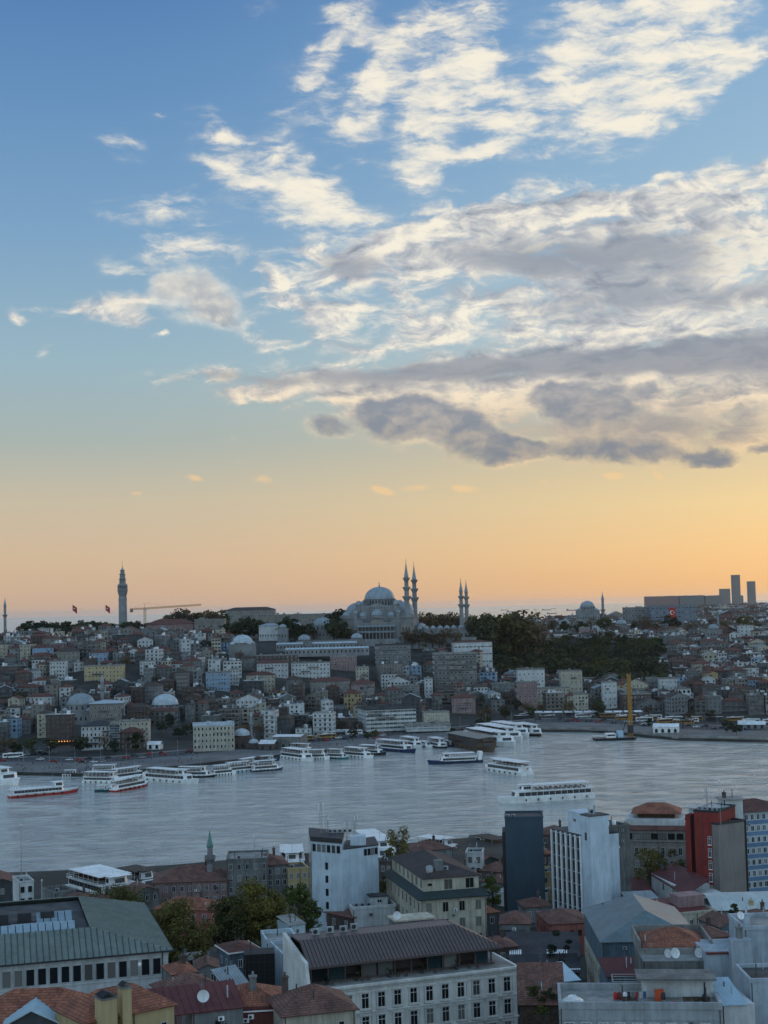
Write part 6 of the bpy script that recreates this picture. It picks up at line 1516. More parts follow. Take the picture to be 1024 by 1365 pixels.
# string of warm lamps at the plaza cafe
cf = PZ(66, 998, 2.3)
t = thing('cafe_terrace', (cf.x, cf.y, far_h(cf.x, cf.y) + .2), 0, 'low plaza cafe with a row of warm orange lamps', 'cafe')
b = MB([TIMBER]); b.box(0, 16, 0, 5, 0, .3); b.box(0, 16, 4.6, 5, .3, 3.4); b.box(-.3, 16.3, -.3, 5.3, 3.4, 3.6); b.build('shell', t, uv=False)
EM = M_emit('warm_lamp', (1.0, .42, .12), 1.8)
for i in range(9): b = MB([EM]); b.lathe(.8 + i * 1.8, -.2, [(.05, 2.4), (.32, 2.6), (.32, 2.9), (.05, 3.1)], 8); b.build('lamp', t, uv=False)
# ================================================================== near bank: one building at a time
FBS = []
def fb(name, A, B, z, d, wall, label, ground=None, cat='building', floors=0, fh=3.2, top=.9, band=None):
    o, rz, w, H = frame(A, B, z, ground); t = thing(name, o, rz, label, cat)
    b = MB([wall]); b.box(0, w, 0, d, 0, H)
    for k in range(floors):
        zz = H - top - k * fh; b.box(-.07, w + .07, -.07, d + .07, zz - .12, zz + .12)
    b.build('walls', t); FBS.append((t, w, d, H)); return t, w, d, H
def parapet(t, w, d, H, mat, h=.8, th=.3, floor=None):
    b = MB([mat]); o = .12
    b.box(-o, w + o, -o, th, H + .003, H + h).box(-o, w + o, d - th, d + o, H + .003, H + h).box(-o, th, th, d - th, H + .003, H + h).box(w - th, w + o, th, d - th, H + .003, H + h); b.build('parapet', t)
    b = MB([floor or FLATL]); b.box(th, w - th, th, d - th, H + .004, H + .06); b.build('roof', t)
def pt(mb, *a): return mb
def chimney(t, x, y, z0, z1, s=.8, mat=CONC, cap=True):
    b = MB([mat]); b.box(x - s / 2, x + s / 2, y - s / 2, y + s / 2, z0, z1)
    if cap: b.box(x - s / 2 - .12, x + s / 2 + .12, y - s / 2 - .12, y + s / 2 + .12, z1 + .002, z1 + .16); b.cyl(x, y, z1 + .16, z1 + .75, .16, 8)
    return b.build('chimney', t)
def top_of(t, x, y, z):      # local point of a thing in the world
    c, s = math.cos(t.rotation_euler.z), math.sin(t.rotation_euler.z); return Vector((t.location.x + c * x - s * y, t.location.y + s * x + c * y, t.location.z + z))
DISH = {}
def dish(p, rz, r, label, tilt=.6, pole=1.0, group='satellite dishes on the near roofs'):
    t = thing('satellite_dish', p, rz, label, 'satellite dish', group)
    b = MB([STEEL]); b.tube((0, 0, 0), (0, 0, pole), .04, 6); b.build('stand', t, uv=False)
    b = MB([PLAST]); n = 18; rings = [(r * k / 4, (k / 4) ** 2 * r * .28) for k in range(1, 5)]
    ax = Vector((0, -math.cos(tilt), math.sin(tilt))); e1 = Vector((1, 0, 0)); e2 = ax.cross(e1); c = Vector((0, -.05, pole + r * .35))
    vs = [[c + ax * h + (e1 * math.cos(2 * math.pi * i / n) + e2 * math.sin(2 * math.pi * i / n)) * q for i in range(n)] for q, h in rings]
    for i in range(n):
        j = (i + 1) % n; b.face([c, vs[0][i], vs[0][j]], True)
        for k in range(3): b.face([vs[k][i], vs[k + 1][i], vs[k + 1][j], vs[k][j]], True)
    b.build('reflector', t, uv=False)
    b = MB([STEEL]); f = c + ax * r * .9; b.tube(c - e2 * r * .8 + ax * .2 * r, f, .02, 4); b.tube(f, f - ax * .12, .05, 6); b.build('feed_arm', t, uv=False); return t
def ac_unit(p, rz, label, s=1.0, group='air conditioner units on the near roofs'):
    t = thing('air_conditioner', p, rz, label, 'air conditioner', group)
    b = MB([ZINC]); b.box(-.5 * s, .5 * s, -.2 * s, .2 * s, .1, .1 + .8 * s); b.box(-.42 * s, -.34 * s, -.18 * s, .18 * s, 0, .098).box(.34 * s, .42 * s, -.18 * s, .18 * s, 0, .098); b.build('casing', t, uv=False)
    b = MB([DARK]); b.tube((-.1 * s, -.2 * s, .1 + .4 * s), (-.1 * s, -.23 * s, .1 + .4 * s), .3 * s, 14); b.build('fan_grille', t, uv=False); return t
def tank(p, label, r=.7, h=1.5, mat=None, group='water tanks on the near roofs'):
    t = thing('water_tank', p, 0, label, 'water tank', group); b = MB([mat or PLAST]); b.lathe(0, 0, [(r, .25), (r, .25 + h), (r * .6, .25 + h * 1.15), (.2, .25 + h * 1.2)], 14); b.build('tank_body', t, uv=False)
    b = MB([STEEL]); b.box(-r * .8, r * .8, -r * .8, r * .8, 0, .245); b.build('frame', t, uv=False); return t

# ---- 1. hall with green-grey seamed roof, lower left
A_, B_ = (0, 1286.5), (228, 1266); o, rz, w0, H = frame(A_, B_, 24.0, 3.0); ext = 26.0
o = o - Vector((math.cos(rz), math.sin(rz), 0)) * ext; w = w0 + ext; d = 46.0
t = thing('market_hall', o, rz, 'long white hall under a big green-grey seamed metal roof, lower left', 'building')
b = MB([WHITE]); b.box(.5, w - .5, .5, d - .5, 0, H - .2); b.box(.35, w - .35, .35, .5, H - 5.0, H - 4.7); b.box(.38, w - .38, .38, .5, H - .9, H - .25)
for i in range(int(w / 2.12)): x = w - 1.6 - i * 2.12; b.box(x - .12, x + .12, .32, .5, H - 4.7, H - .9) if x > 1 else None
b.build('walls', t)
b = MB([GREENR]); r_, rs = 7.0, 4.0; E = [(-.3, -.3), (w + .3, -.3), (w + .3, d + .3), (-.3, d + .3)]; I = [(r_, r_), (w - 14.5, r_), (w - 14.5, d - r_), (r_, d - r_)]
Hs = H
for i in range(4):
    j = (i + 1) % 4; p0, p1 = (*E[i], Hs), (*E[j], Hs); q0, q1 = (*I[i], Hs + rs), (*I[j], Hs + rs); b.slab([p0, p1, q1, q0], .2)
n = int(w / 1.12)
for k in range(n + 1):
    x = -.3 + (w + .6) * k / n; ymax = 1.0
    if x > w - 14.5: ymax = max(.02, (w + .3 - x) / 14.8)
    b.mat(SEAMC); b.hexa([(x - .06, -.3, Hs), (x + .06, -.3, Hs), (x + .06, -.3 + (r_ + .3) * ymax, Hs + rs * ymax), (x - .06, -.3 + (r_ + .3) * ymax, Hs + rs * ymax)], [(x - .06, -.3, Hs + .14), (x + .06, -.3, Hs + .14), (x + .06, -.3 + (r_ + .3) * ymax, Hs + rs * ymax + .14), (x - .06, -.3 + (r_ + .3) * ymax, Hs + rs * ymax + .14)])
n = int(d / 1.1); b.mat(GREENR)
for k in range(n + 1):
    y = -.3 + (d + .6) * k / n; m = 1.0
    if y < r_: m = max(.02, (y + .3) / (r_ + .3))
    if y > d - r_: m = max(.02, (d + .3 - y) / (r_ + .3))
    x0, x1 = w + .3, w + .3 - 14.8 * m
    b.hexa([(x0, y - .04, Hs), (x0, y + .04, Hs), (x1, y + .04, Hs + rs * m), (x1, y - .04, Hs + rs * m)], [(x0, y - .04, Hs + .1), (x0, y + .04, Hs + .1), (x1, y + .04, Hs + rs * m + .1), (x1, y - .04, Hs + rs * m + .1)])
b.build('roof', t)
b = MB([FLAT]); b.box(r_, w - 14.5, r_, d - r_, Hs + rs - 1.2, Hs + rs - 1.0); b.build('inner_flat_roof', t)
b = MB([DARK]); b.box(-.45, w + .45, -.5, -.31, Hs - .28, Hs - .02).box(w + .31, w + .5, -.31, d + .3, Hs - .28, Hs - .02); b.build('gutter', t)
for x in (w - 1.6, w - 33.5): b = MB([DARK]); b.tube((x, .2, Hs - .3), (x, .2, 4), .09, 6); b.build('downpipe', t)
windows(t, 'front', w, d, w - 2.66 - 2.12 * 26, w - 2.66, 27, [H - 4.45], 1.62, 3.1, 'plain', WHITE, None, out=-.38)
SKYL = M('blue_white_rooflight', (.24, .32, .37), .35, .1, 1.0, spec=.5)
for k, (x0, x1, y0, y1, hh) in enumerate(((w - 31, w - 17, r_ + 2, r_ + 5, 1.4), (w - 29, w - 20, r_ + 7, r_ + 8.5, .8), (w - 24, w - 17, r_ + 10, r_ + 14, 1.6))):
    b = MB([SKYL]); n = int((x1 - x0) / 1.4)
    for i in range(n): xa = x0 + (x1 - x0) * i / n; xb = xa + (x1 - x0) / n * .88; b.slab([(xa, y0, Hs + rs - .9), (xb, y0, Hs + rs - .9), (xb, y1, Hs + rs - .9 + hh), (xa, y1, Hs + rs - .9 + hh)], .1)
    b.box(x0, x1, y1, y1 + .2, Hs + rs - 1, Hs + rs - .9 + hh); b.build('rooflight', t)
b = MB([DARK])
for i in range(3): b.box(w - 32 + i * 4.4, w - 29.4 + i * 4.4, r_ + 12, r_ + 15, Hs + rs - 1, Hs + rs + 1.2)
for i in range(1): pass
b.build('dark_vent_block', t); hall = t; hallH = Hs + rs
for i in range(4): ac_unit(top_of(t, w - 40 + i * 2.4, r_ + 8 + (i % 2) * 3, Hs + rs - 1.0), rz, 'white cooling unit on the flat part of the green-roofed hall, %s' % ordinal(i, 4), 2.0)
# ---- 2. clay-tiled houses at the bottom left
t, w, d, H = fb('tiled_house', (176, 1352), (232, 1340), 37.0, 8.5, YELLOW, 'yellow-walled house with orange hipped tile roof and tall chimneys, bottom left', ground=14)
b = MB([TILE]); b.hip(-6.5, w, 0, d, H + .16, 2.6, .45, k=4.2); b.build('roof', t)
b = MB([YELLOW]); b.box(-6.6, -.003, .6, d, 0, H - .004); b.build('side_wing', t)
for (x, y, sw, sd, hh) in ((-4.1, -1.0, 2.0, 2.2, 3.0), (-1.2, -.4, 1.3, 1.3, 3.6)):
    b = MB([YELLOW]); b.box(x - sw / 2, x + sw / 2, y - sd / 2, y + sd / 2, 0, H + hh); b.mat(CONC).box(x - sw / 2 - .12, x + sw / 2 + .12, y - sd / 2 - .12, y + sd / 2 + .12, H + hh + .002, H + hh + .16)
    b.mat(BLACK); b.slab([(x - sw / 2, y - sd / 2, H + hh + .4), (x, y - sd / 2, H + hh + .8), (x, y + sd / 2, H + hh + .8), (x - sw / 2, y + sd / 2, H + hh + .4)], .06); b.slab([(x + sw / 2, y - sd / 2, H + hh + .4), (x, y - sd / 2, H + hh + .8), (x, y + sd / 2, H + hh + .8), (x + sw / 2, y + sd / 2, H + hh + .4)], .06)
    b.build('chimney', t)
windows(t, 'front', w, d, w * .3, w * .75, 2, [H - 3.2, H - 6.6], .9, 1.4, 'plain', WHITE)
t, w, d, H = fb('tiled_house', (-70, 1392), (140, 1384), 33.5, 15, BEIGE, 'wide house under a broad rust-red tile roof at the bottom left corner', ground=14)
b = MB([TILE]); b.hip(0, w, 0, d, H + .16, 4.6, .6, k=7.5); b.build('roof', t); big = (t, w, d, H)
g0 = PZ(42, 1350, 37.0)
t = thing('roof_cabin', (g0.x, g0.y, 33.0), R(8), 'small striped pale blue metal gable roof cabin among the tiles, bottom left', 'cabin')
b = MB([DGREY]); b.box(-3.2, 3.2, 0, 6, 0, 2.6); b.face([(-3.2, 0, 2.6), (3.2, 0, 2.6), (0, 0, 4.2)]); b.build('walls', t)
PBL = M('pale_blue_metal', (.42, .56, .64), .35, .08, .6, spec=.5)
b = MB([PBL])
for s in (-1, 1):
    b.slab([(s * 3.7, -.5, 2.5), (0, -.5, 4.35), (0, 6.3, 4.35), (s * 3.7, 6.3, 2.5)], .08)
    seams(b, (s * 3.7, -.5, 2.5), (s * 3.7, 6.3, 2.5), (0, -.5, 4.35), (0, 6.3, 4.35), 12, .05, .1)
b.build('roof', t)
dish(PZ(101, 1352, 36.2), .6, .7, 'white dish on the rust-red tiles near the bottom left corner')
# ---- 3. maroon and tiled roofs, bottom centre left
t, w, d, H = fb('tiled_house', (378, 1356), (474, 1346), 32.0, 9.5, CREAM, 'cream house with brown hipped tile roof in front of the main white block', ground=12)
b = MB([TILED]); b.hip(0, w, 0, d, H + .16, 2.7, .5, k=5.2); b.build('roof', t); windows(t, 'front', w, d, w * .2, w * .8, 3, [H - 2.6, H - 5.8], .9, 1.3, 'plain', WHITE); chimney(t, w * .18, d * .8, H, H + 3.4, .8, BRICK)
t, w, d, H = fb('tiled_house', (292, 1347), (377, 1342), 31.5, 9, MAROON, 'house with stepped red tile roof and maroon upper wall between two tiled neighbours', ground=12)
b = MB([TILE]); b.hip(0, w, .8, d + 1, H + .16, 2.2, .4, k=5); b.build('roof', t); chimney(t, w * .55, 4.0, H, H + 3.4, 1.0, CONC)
b = MB([PLAST]); b.box(-.1, w + .1, -.12, -.02, H - .5, H - .32).box(w - .3, w - .18, -.12, -.02, H - 3, H - .52); b.build('white_trim', t)
t, w, d, H = fb('corner_house', (256, 1350), (324, 1342), 32.5, 7, GREYW, 'grey house with smooth maroon metal roof carrying a big white dish', ground=12)
b = MB([MAROON]); b.slab([(-5, -.4, H + .02), (w + .2, -.4, H + .02), (w + .2, d, H + 2.1), (-5, d, H + 2.1)], .15); seams(b, (-5, -.4, H + .02), (w + .2, -.4, H + .02), (-5, d, H + 2.1), (w + .2, d, H + 2.1), 12, .03, .06); b.build('roof', t)
windows(t, 'front', w, d, w * .5, w * .5, 1, [H - 2.8], .8, 1.3, 'plain', DARK)
dish(top_of(t, 1.8, 1.0, H + .3), .2, .85, 'large white dish on the maroon metal roof, bottom left centre', .35, 1.2)
t, w, d, H = fb('tiled_house', (232, 1330), (300, 1318), 28.0, 9, PINK, 'low house with faded red roof tucked between the hall and the dish roof', ground=10)
b = MB([TILED]); b.hip(0, w, 0, d, H + .16, 2.2, .4); b.build('roof', t)
t, w, d, H = fb('lean_to_shed', (300, 1316), (328, 1310), 25.5, 4, CONC, 'shed with tilted striped zinc roof among red roofs, bottom centre left', ground=10)
b = MB([ZINC]); b.slab([(-.3, -.3, H), (w + .3, -.3, H), (w + .3, d, H + 2.2), (-.3, d, H + 2.2)], .1); seams(b, (-.3, -.3, H), (w + .3, -.3, H), (-.3, d, H + 2.2), (w + .3, d, H + 2.2), 9, .05, .12); b.build('roof', t)
# small blue-grey house with red roof, black netted block, white low house
BG = M('blue_grey_boards', (.11, .16, .20), .8, .15, .4, streak=.15)
t, w, d, H = fb('blue_house', (307, 1271), (345, 1266), 20.0, 7.5, BG, 'small blue-grey house with low red roof and white edge beside the trees', ground=5)
b = MB([TILEF]); b.hip(0, w, 0, d, H + .16, 1.2, .5); b.mat(PLAST); b.box(-.62, w + .62, -.62, -.52, H - .05, H + .2).box(-.62, -.52, -.52, d + .5, H - .05, H + .2).box(w + .52, w + .62, -.52, d + .5, H - .05, H + .2); b.build('roof', t)
windows(t, 'front', w, d, w * .35, w * .7, 2, [H - 3.0], .9, 1.6, 'double', PLAST); windows(t, 'left', w, d, d * .3, d * .7, 2, [H - 3.0], .8, 1.5)
t, w, d, H = fb('netted_scaffold_block', (325, 1273), (366, 1271), 21.5, 5, BLACK, 'black netted building shell right of the small blue house', ground=6)
b = MB([DARK]); [b.box(w * i / 6 - .05, w * i / 6 + .05, -.15, -.02, 0, H) for i in range(7)]; [b.box(0, w, -.22, -.16, H - 1.5 * k, H - 1.5 * k + .08) for k in range(1, 4)]; b.build('scaffold_frame', t)
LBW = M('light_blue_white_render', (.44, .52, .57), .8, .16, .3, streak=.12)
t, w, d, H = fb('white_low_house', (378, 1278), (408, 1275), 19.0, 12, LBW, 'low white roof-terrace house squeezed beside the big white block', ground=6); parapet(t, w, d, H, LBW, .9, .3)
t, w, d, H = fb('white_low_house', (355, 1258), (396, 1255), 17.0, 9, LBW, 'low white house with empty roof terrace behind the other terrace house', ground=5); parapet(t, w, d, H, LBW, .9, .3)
t, w, d, H = fb('white_shed_house', (386, 1234), (407, 1231), 15.5, 7, LBW, 'small white box house at the foot of the tall white building', ground=5)
b = MB([FLATL]); b.slab([(-.2, -.2, H + .02), (w + .2, -.2, H + .02), (w + .2, d, H + 1), (-.2, d, H + 1)], .12); b.build('roof', t); windows(t, 'front', w, d, w * .5, w * .5, 1, [H - 2], .8, 1)
# ---- 4. the main white block with brown seamed roof
HOTW = M('ornate_white_render', (.66, .65, .61), .85, .14, .3, streak=.1, fine=.07)
t, w, d, H = fb('white_hotel', (417, 1319.5), (688, 1288), 19.0, 17, HOTW, 'large ornate white block with brown seamed roof and rooftop terrace, bottom centre', ground=-2)
b = MB([HOTW])
b.box(-.5, w + .5, -.55, -.003, H - .35, H + .05).box(-.35, w + .35, -.38, -.003, H - .62, H - .352).box(w + .003, w + .5, 0, d, H - .35, H + .05).box(-.2, w + .2, -.2, -.003, H - .95, H - .75)
for fl in (1, 2, 3): zz = H - 1.4 - 4.15 * fl + .35; b.box(-.25, w + .25, -.28, -.003, zz, zz + .22).box(-.12, w + .12, -.14, -.003, zz - .3, zz - .02)
b.build('cornices', t)
P3 = 3.16; wins = [w - 2.0 - P3 * i for i in range(12)]
b = MB([HOTW])
for i in range(0, 5): x = w - .45 - i * P3 * 3; (b.box(x - .42, x + .42, -.16, -.002, 0, H - .98).box(x - .55, x + .55, -.2, -.002, H - 1.6, H - 1.35)) if x > 0 else None
b.build('pilasters', t)
for k, x in enumerate(wins):
    if x > 1:
        for fl in range(3): put_window(t, Vector((x, -.02, H - 1.75 - 2.75 - 4.15 * fl)), 0, 1.45, 2.75, 'surround', HOTW, None)
for k in range(4):
    for fl in range(2): put_window(t, Vector((w + .02, 2.2 + k * 3.8, H - 4.5 - 4.15 * fl)), math.pi / 2, 1.3, 2.6, 'surround', HOTW, None)
b = MB([FLATL]); b.box(.2, w - .2, 0, d, H + .052, H + .12); b.build('terrace_floor', t)
ph0 = 2.6; PH = 3.6
b = MB([BROWNR]); b.box(.4, w - 3.2, ph0 + .3, d - .5, H + .12, H + .5); b.box(.4, w - 3.2, ph0 + 3.4, d - .5, H + .5, H + PH); b.build('penthouse_walls', t)
for i in range(11):
    x0 = .8 + i * (w - 5) / 11; b = MB([GLASSG if i % 3 else GLASS]); b.box(x0, x0 + (w - 5) / 11 - .35, ph0 + .5, ph0 + .56, H + .5, H + PH - .25)
    if i not in (2, 5, 6, 9): b.build('glass_screen', t)
for i in range(12): b = MB([BROWNR]); b.box(.6 + i * (w - 4.4) / 11 - .12, .6 + i * (w - 4.4) / 11 + .12, ph0 + .35, ph0 + .6, H + .5, H + PH - .1); b.build('terrace_column', t)
b = MB([BROWNR]); zr = H + PH; x0, x1, y0, y1 = -.2, w - 2.0, ph0 - 1.2, d + .2; rr_, rz_ = 6.4, 3.6
b.slab([(x0, y0, zr), (x1, y0, zr), (x1 - 7.2, y0 + rr_, zr + rz_), (x0, y0 + rr_, zr + rz_)], .25); b.slab([(x1, y0, zr), (x1, y1, zr), (x1 - 7.2, y1 - 4, zr + rz_), (x1 - 7.2, y0 + rr_, zr + rz_)], .25); b.slab([(x0, y1, zr), (x1, y1, zr), (x1 - 7.2, y1 - 4, zr + rz_), (x0, y1 - 4, zr + rz_)], .25)
b.box(x0, x1 - 7.3, y0 + rr_, y1 - 4, zr + rz_ - .4, zr + rz_ - .1)
n = 52; b.mat(M('shadow_line_brown_seam', (.045, .032, .03), .6, .1))  # shadow lines of the seams put into a darker colour
for k in range(n + 1):
    x = x0 + (x1 - x0) * k / n; m = 1.0 if x < x1 - 7.2 else max(.02, (x1 - x) / 7.2)
    b.hexa([(x - .05, y0, zr), (x + .05, y0, zr), (x + .05, y0 + rr_ * m, zr + rz_ * m), (x - .05, y0 + rr_ * m, zr + rz_ * m)], [(x - .05, y0, zr + .12), (x + .05, y0, zr + .12), (x + .05, y0 + rr_ * m, zr + rz_ * m + .12), (x - .05, y0 + rr_ * m, zr + rz_ * m + .12)])
b.mat(BROWNR); b.box(x0 - .05, x1 + .05, y0 - .15, y0 - .02, zr - .35, zr + .05); b.build('roof', t)
b = MB([HOTW]); b.box(-.9, -.25, -.2, d, 0, H + .8); b.hexa([(-.9, .6, H + .8), (-.25, .6, H + .8), (-.25, d, H + .8), (-.9, d, H + .8)], [(-.9, 1.8, H + 4.4), (-.25, 1.8, H + 4.4), (-.25, d, H + 6.8), (-.9, d, H + 6.8)]); b.build('fire_wall', t)
hotel = (t, w, d, H)
for i in range(26):
    x = 1.2 + i * (w - 3) / 26
    if i % 5 in (1, 2): 
        q = thing('terrace_chair', top_of(t, x, 1.0 + (i % 2) * .5, H + .13), rz + i, 'wicker terrace chair behind the white cornice, %s of the chairs' % ordinal(i // 5 * 2 + (i % 5) - 1, 11), 'chair', 'terrace chairs of the white block')
        b = MB([TIMBER]); b.box(-.25, .25, -.25, .25, .4, .48).box(-.25, .25, .2, .26, .48, .95); b.build('seat', q, uv=False)
        b = MB([DARK]); [b.box(a - .03, a + .03, c - .03, c + .03, 0, .398) for a in (-.2, .2) for c in (-.2, .2)]; b.build('legs', q, uv=False)
for i, x in enumerate((3.5, 9, 15.5, 22, 29)):
    q = thing('potted_plant', top_of(t, x, 2.0, H + .13), 0, 'dark potted bush on the white block terrace, %s' % ordinal(i, 5), 'plant', 'terrace plants of the white block'); b = MB([DARK]); b.lathe(0, 0, [(.3, 0), (.4, .6)], 10); b.build('pot', q, uv=False)
    me, _ = crown_mesh(40 + i, .6, 1.3, .6, 8, 30, .14, LEAF_DARK, name='leaves'); oo = bpy.data.objects.new('leaves', me); COL.objects.link(oo); oo.parent = q
for i, (x, y) in enumerate(((4, 11), (7, 11.5), (9.5, 11), (12, 12))): ac_unit(top_of(t, x, y, zr + rz_ - .1), rz, 'grey plant unit on the brown roof of the white block, %s' % ordinal(i, 4), 1.4)
dish(top_of(t, 21, 12.5, zr + rz_), 0, .8, 'pair-mounted white dish behind the brown roof ridge', .4, 1.4)
b = MB([CONC]); b.box(0, 8, 0, 5, 0, 5.5); b.mat(CREAM).box(-.3, 8.3, -.3, 5.3, 5.5, 5.8)
q = thing('roof_house', top_of(t, 22.5, d + .5, H + 1.0), rz, 'grey rooftop stair house with pale slab roof behind the brown roof', 'building'); b.build('walls', q); windows(q, 'front', 8, 5, 3, 5, 2, [3], .9, 1.4)
# ---- 5. tall white building with masts
c_ = [PZ(415, 1121, 27.5), PZ(456, 1124.5, 27.5), PZ(504, 1131, 25.5)]
P = [(c_[0].x, c_[0].y), (c_[1].x, c_[1].y), (c_[2].x, c_[2].y + 3)]; bx = Vector((-.12, 1)); P += [(P[2][0] - 1.0, P[2][1] + 13), (P[0][0] - 1.5, P[0][1] + 15)]
o = Vector((P[1][0], P[1][1], 3.0)); L = [(x - o.x, y - o.y) for x, y in P]; H = 24.5; H2 = 22.8
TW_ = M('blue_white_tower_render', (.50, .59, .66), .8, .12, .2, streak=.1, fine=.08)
t = thing('tall_white_building', o, 0, 'tall pale blue-white blank tower with aerials on its roof, centre left of the near bank', 'building')
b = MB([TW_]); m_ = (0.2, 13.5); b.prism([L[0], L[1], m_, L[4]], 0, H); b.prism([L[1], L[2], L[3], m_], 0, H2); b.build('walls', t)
b = MB([DARK]); 
def off(p, k): return (p[0] * k, p[1] * k)
b.prism([(L[0][0] - .2, L[0][1] - .2), (L[1][0], L[1][1] - .35), (m_[0], m_[1]), (L[4][0], L[4][1])], H + .003, H + 1.2); b.prism([(L[1][0] + .3, L[1][1] + .2), (L[2][0] + .2, L[2][1] - .1), (L[3][0], L[3][1]), (m_[0] + .3, m_[1])], H2 + .003, H2 + .3); b.build('roof', t)
dl = Vector((L[0][0], L[0][1], 0)); al = math.atan2(-dl.y, -dl.x); Ll = dl.length
def on_left(u, z, ww, hh, st='plain', gm=None, nm='window'):
    p = dl * (1 - u / Ll); nrm = Vector((math.sin(al), -math.cos(al), 0)); return put_window(t, Vector((p.x, p.y, z)) + nrm * .03, al, ww, hh, st, DARK, gm)
for i in range(5): on_left(Ll * .49, H - 7.0 - i * 3.35, .85, 1.8)
for i in range(6): on_left(.9 + i * (Ll * .88 - .9) / 5.0, H - 2.6, 1.05, 1.9)
dr_ = Vector((L[2][0], L[2][1], 0)); ar = math.atan2(dr_.y, dr_.x); nr_ = Vector((math.sin(ar), -math.cos(ar), 0))
for i in range(4): p = dr_ * (.64 + i * .1); put_window(t, Vector((p.x, p.y, H2 - 2.2)) + nr_ * .03, ar, .9, 1.7, 'plain', DARK, None)
b = MB([GLASSG]); q0 = dl; b.slab([(q0.x - .15, q0.y + .1, 2), (q0.x - .15, q0.y + .1, H - 1), (L[4][0] - .1, L[4][1], H - 1), (L[4][0] - .1, L[4][1], 2)], .1); b.build('glass_strip', t)
b = MB([TW_]); b.box(2.0, 6.0, 5, 9, H2 + .3, H2 + 2.6); b.build('stair_head', t)
tallb = t
def aerial(p, h, label, n=6, w=.35, panels=3, group='aerials on the tall white building'):
    q = thing('radio_mast', p, rnd.uniform(0, 1), label, 'aerial', group); b = MB([STEEL])
    cs = [(w, 0), (-w / 2, w * .8), (-w / 2, -w * .8)]
    for c in cs: b.tube((c[0], c[1], 0), (c[0], c[1], h), .05, 4)
    for i in range(n * 2):
        for k in range(3): a, c = cs[k], cs[(k + 1) % 3]; b.tube((a[0], a[1], h * i / n / 2), (c[0], c[1], h * (i + 1) / n / 2), .03, 3)
    b.build('lattice', q, uv=False)
    for k in range(panels): b = MB([PLAST]); a = k * 2.1; b.cbox(.75 * math.cos(a), .75 * math.sin(a), h * .72, .16, .32, h * .26, a); b.build('panel_antenna', q, uv=False)
    b = MB([STEEL]); b.tube((0, 0, h * .9), (0, 0, h * 1.15), .04, 4); b.build('whip', q, uv=False); return q
aerial(top_of(t, L[0][0] * .72, L[0][1] + 5, H + 1.2), 8.0, 'lattice mast on the left half of the tall white building')
aerial(top_of(t, L[0][0] * .52, L[0][1] + 6, H + 1.2), 4.5, 'short frame mast beside the left lattice mast', 4, .5)
aerial(top_of(t, 3.2, 7, H2 + 2.6), 5.5, 'lattice mast crowning the stair head of the tall white building')
aerial(top_of(t, 1.0, 7, H2 + .3), 5.8, 'thin mast with panels left of the stair head', 5, .25)
for i in range(5): ac_unit(top_of(t, L[0][0] * .4 + i * 1.3, L[0][1] + 4.5, H + 1.2), 0, 'dark roof unit on the tall white building, %s' % ordinal(i, 5), 1.1)
t, w, d, H = fb('white_annex', (470, 1213), (528, 1209), 11.5, 9, WHITE, 'little white roof annex with small cabin at the foot of the tall building', ground=3); parapet(t, w, d, H, WHITE, .7)
b = MB([WHITE]); b.box(w * .45, w * .85, 2, 6, H, H + 2.4); b.mat(DARKR).box(w * .43, w * .87, 1.8, 6.2, H + 2.4, H + 2.6); b.build('roof_cabin', t); put_window(t, Vector((w * .66, 1.97, H + .9)), 0, 1.3, .9, 'double', WHITE, None)
for i in range(3): ac_unit(top_of(t, 1.5 + i * 1.6, 2, H + .1), .2, 'white unit on the little white annex, %s' % ordinal(i, 3), 1.2)
# ---- 6. cream mansard building
t, w, d, H = fb('cream_mansard_building', (561, 1199), (648, 1192.5), 17.5, 35, CREAM, 'cream building with dark hipped roof over a dark skirt roof, centre of the near bank', ground=1)
GRN = M('dark_green_sheet', (.025, .04, .042), .6, .15, .3, streak=.1)
b = MB([GRN]); e = 1.0
b.slab([(-e, -e, H), (w + e, -e, H), (w - 1, 1.2, H + 1.5), (1, 1.2, H + 1.5)], .2); b.slab([(-e, -e, H), (-e, d + e, H), (1, d - 1, H + 1.5), (1, 1.2, H + 1.5)], .2); b.slab([(w + e, -e, H), (w + e, d + e, H), (w - 1, d - 1, H + 1.5), (w - 1, 1.2, H + 1.5)], .2); b.build('skirt_roof', t)
b = MB([CREAM]); b.box(1.3, w - 1.3, 1.5, d - 1.5, H + .2, H + 4.4); b.build('attic_walls', t)
b = MB([M('charcoal_brown_roof', (.055, .042, .040), .8, .2, .3)]); b.hip(1.3, w - 1.3, 1.5, d - 1.5, H + 4.6, 2.6, .6); b.build('roof', t)
for i in range(7): put_window(t, Vector((1.27, 4 + i * 4.2, H + 1.9)), -math.pi / 2, 1.6, 2.0, 'double', CREAM, None)
for x in (w * .45, w * .78): put_window(t, Vector((x, 1.47, H + 1.6)), 0, 2.2, 2.5, 'double', CREAM, None)
put_window(t, Vector((w * .17, 1.47, H + 2.6)), 0, 1.2, .8, 'plain', CREAM, None)
for k in range(3):
    windows(t, 'front', w, d, 2, w - 2, 4, [H - 3.4 - k * 4.0], 1.5, 2.4, 'double', CREAM); windows(t, 'left', w, d, 2, d - 2, 9, [H - 3.4 - k * 4.0], 1.2, 2.3, 'plain', CREAM)
b = MB([CREAM]); [b.box(-.15, .15, -.18, -.003, 0, H - .3) for _ in (0,)]; [b.box(x - .2, x + .2, -.15, -.003, 0, H - .3) for x in (4.2, 8.2, 12.2)]; b.build('pilasters', t)
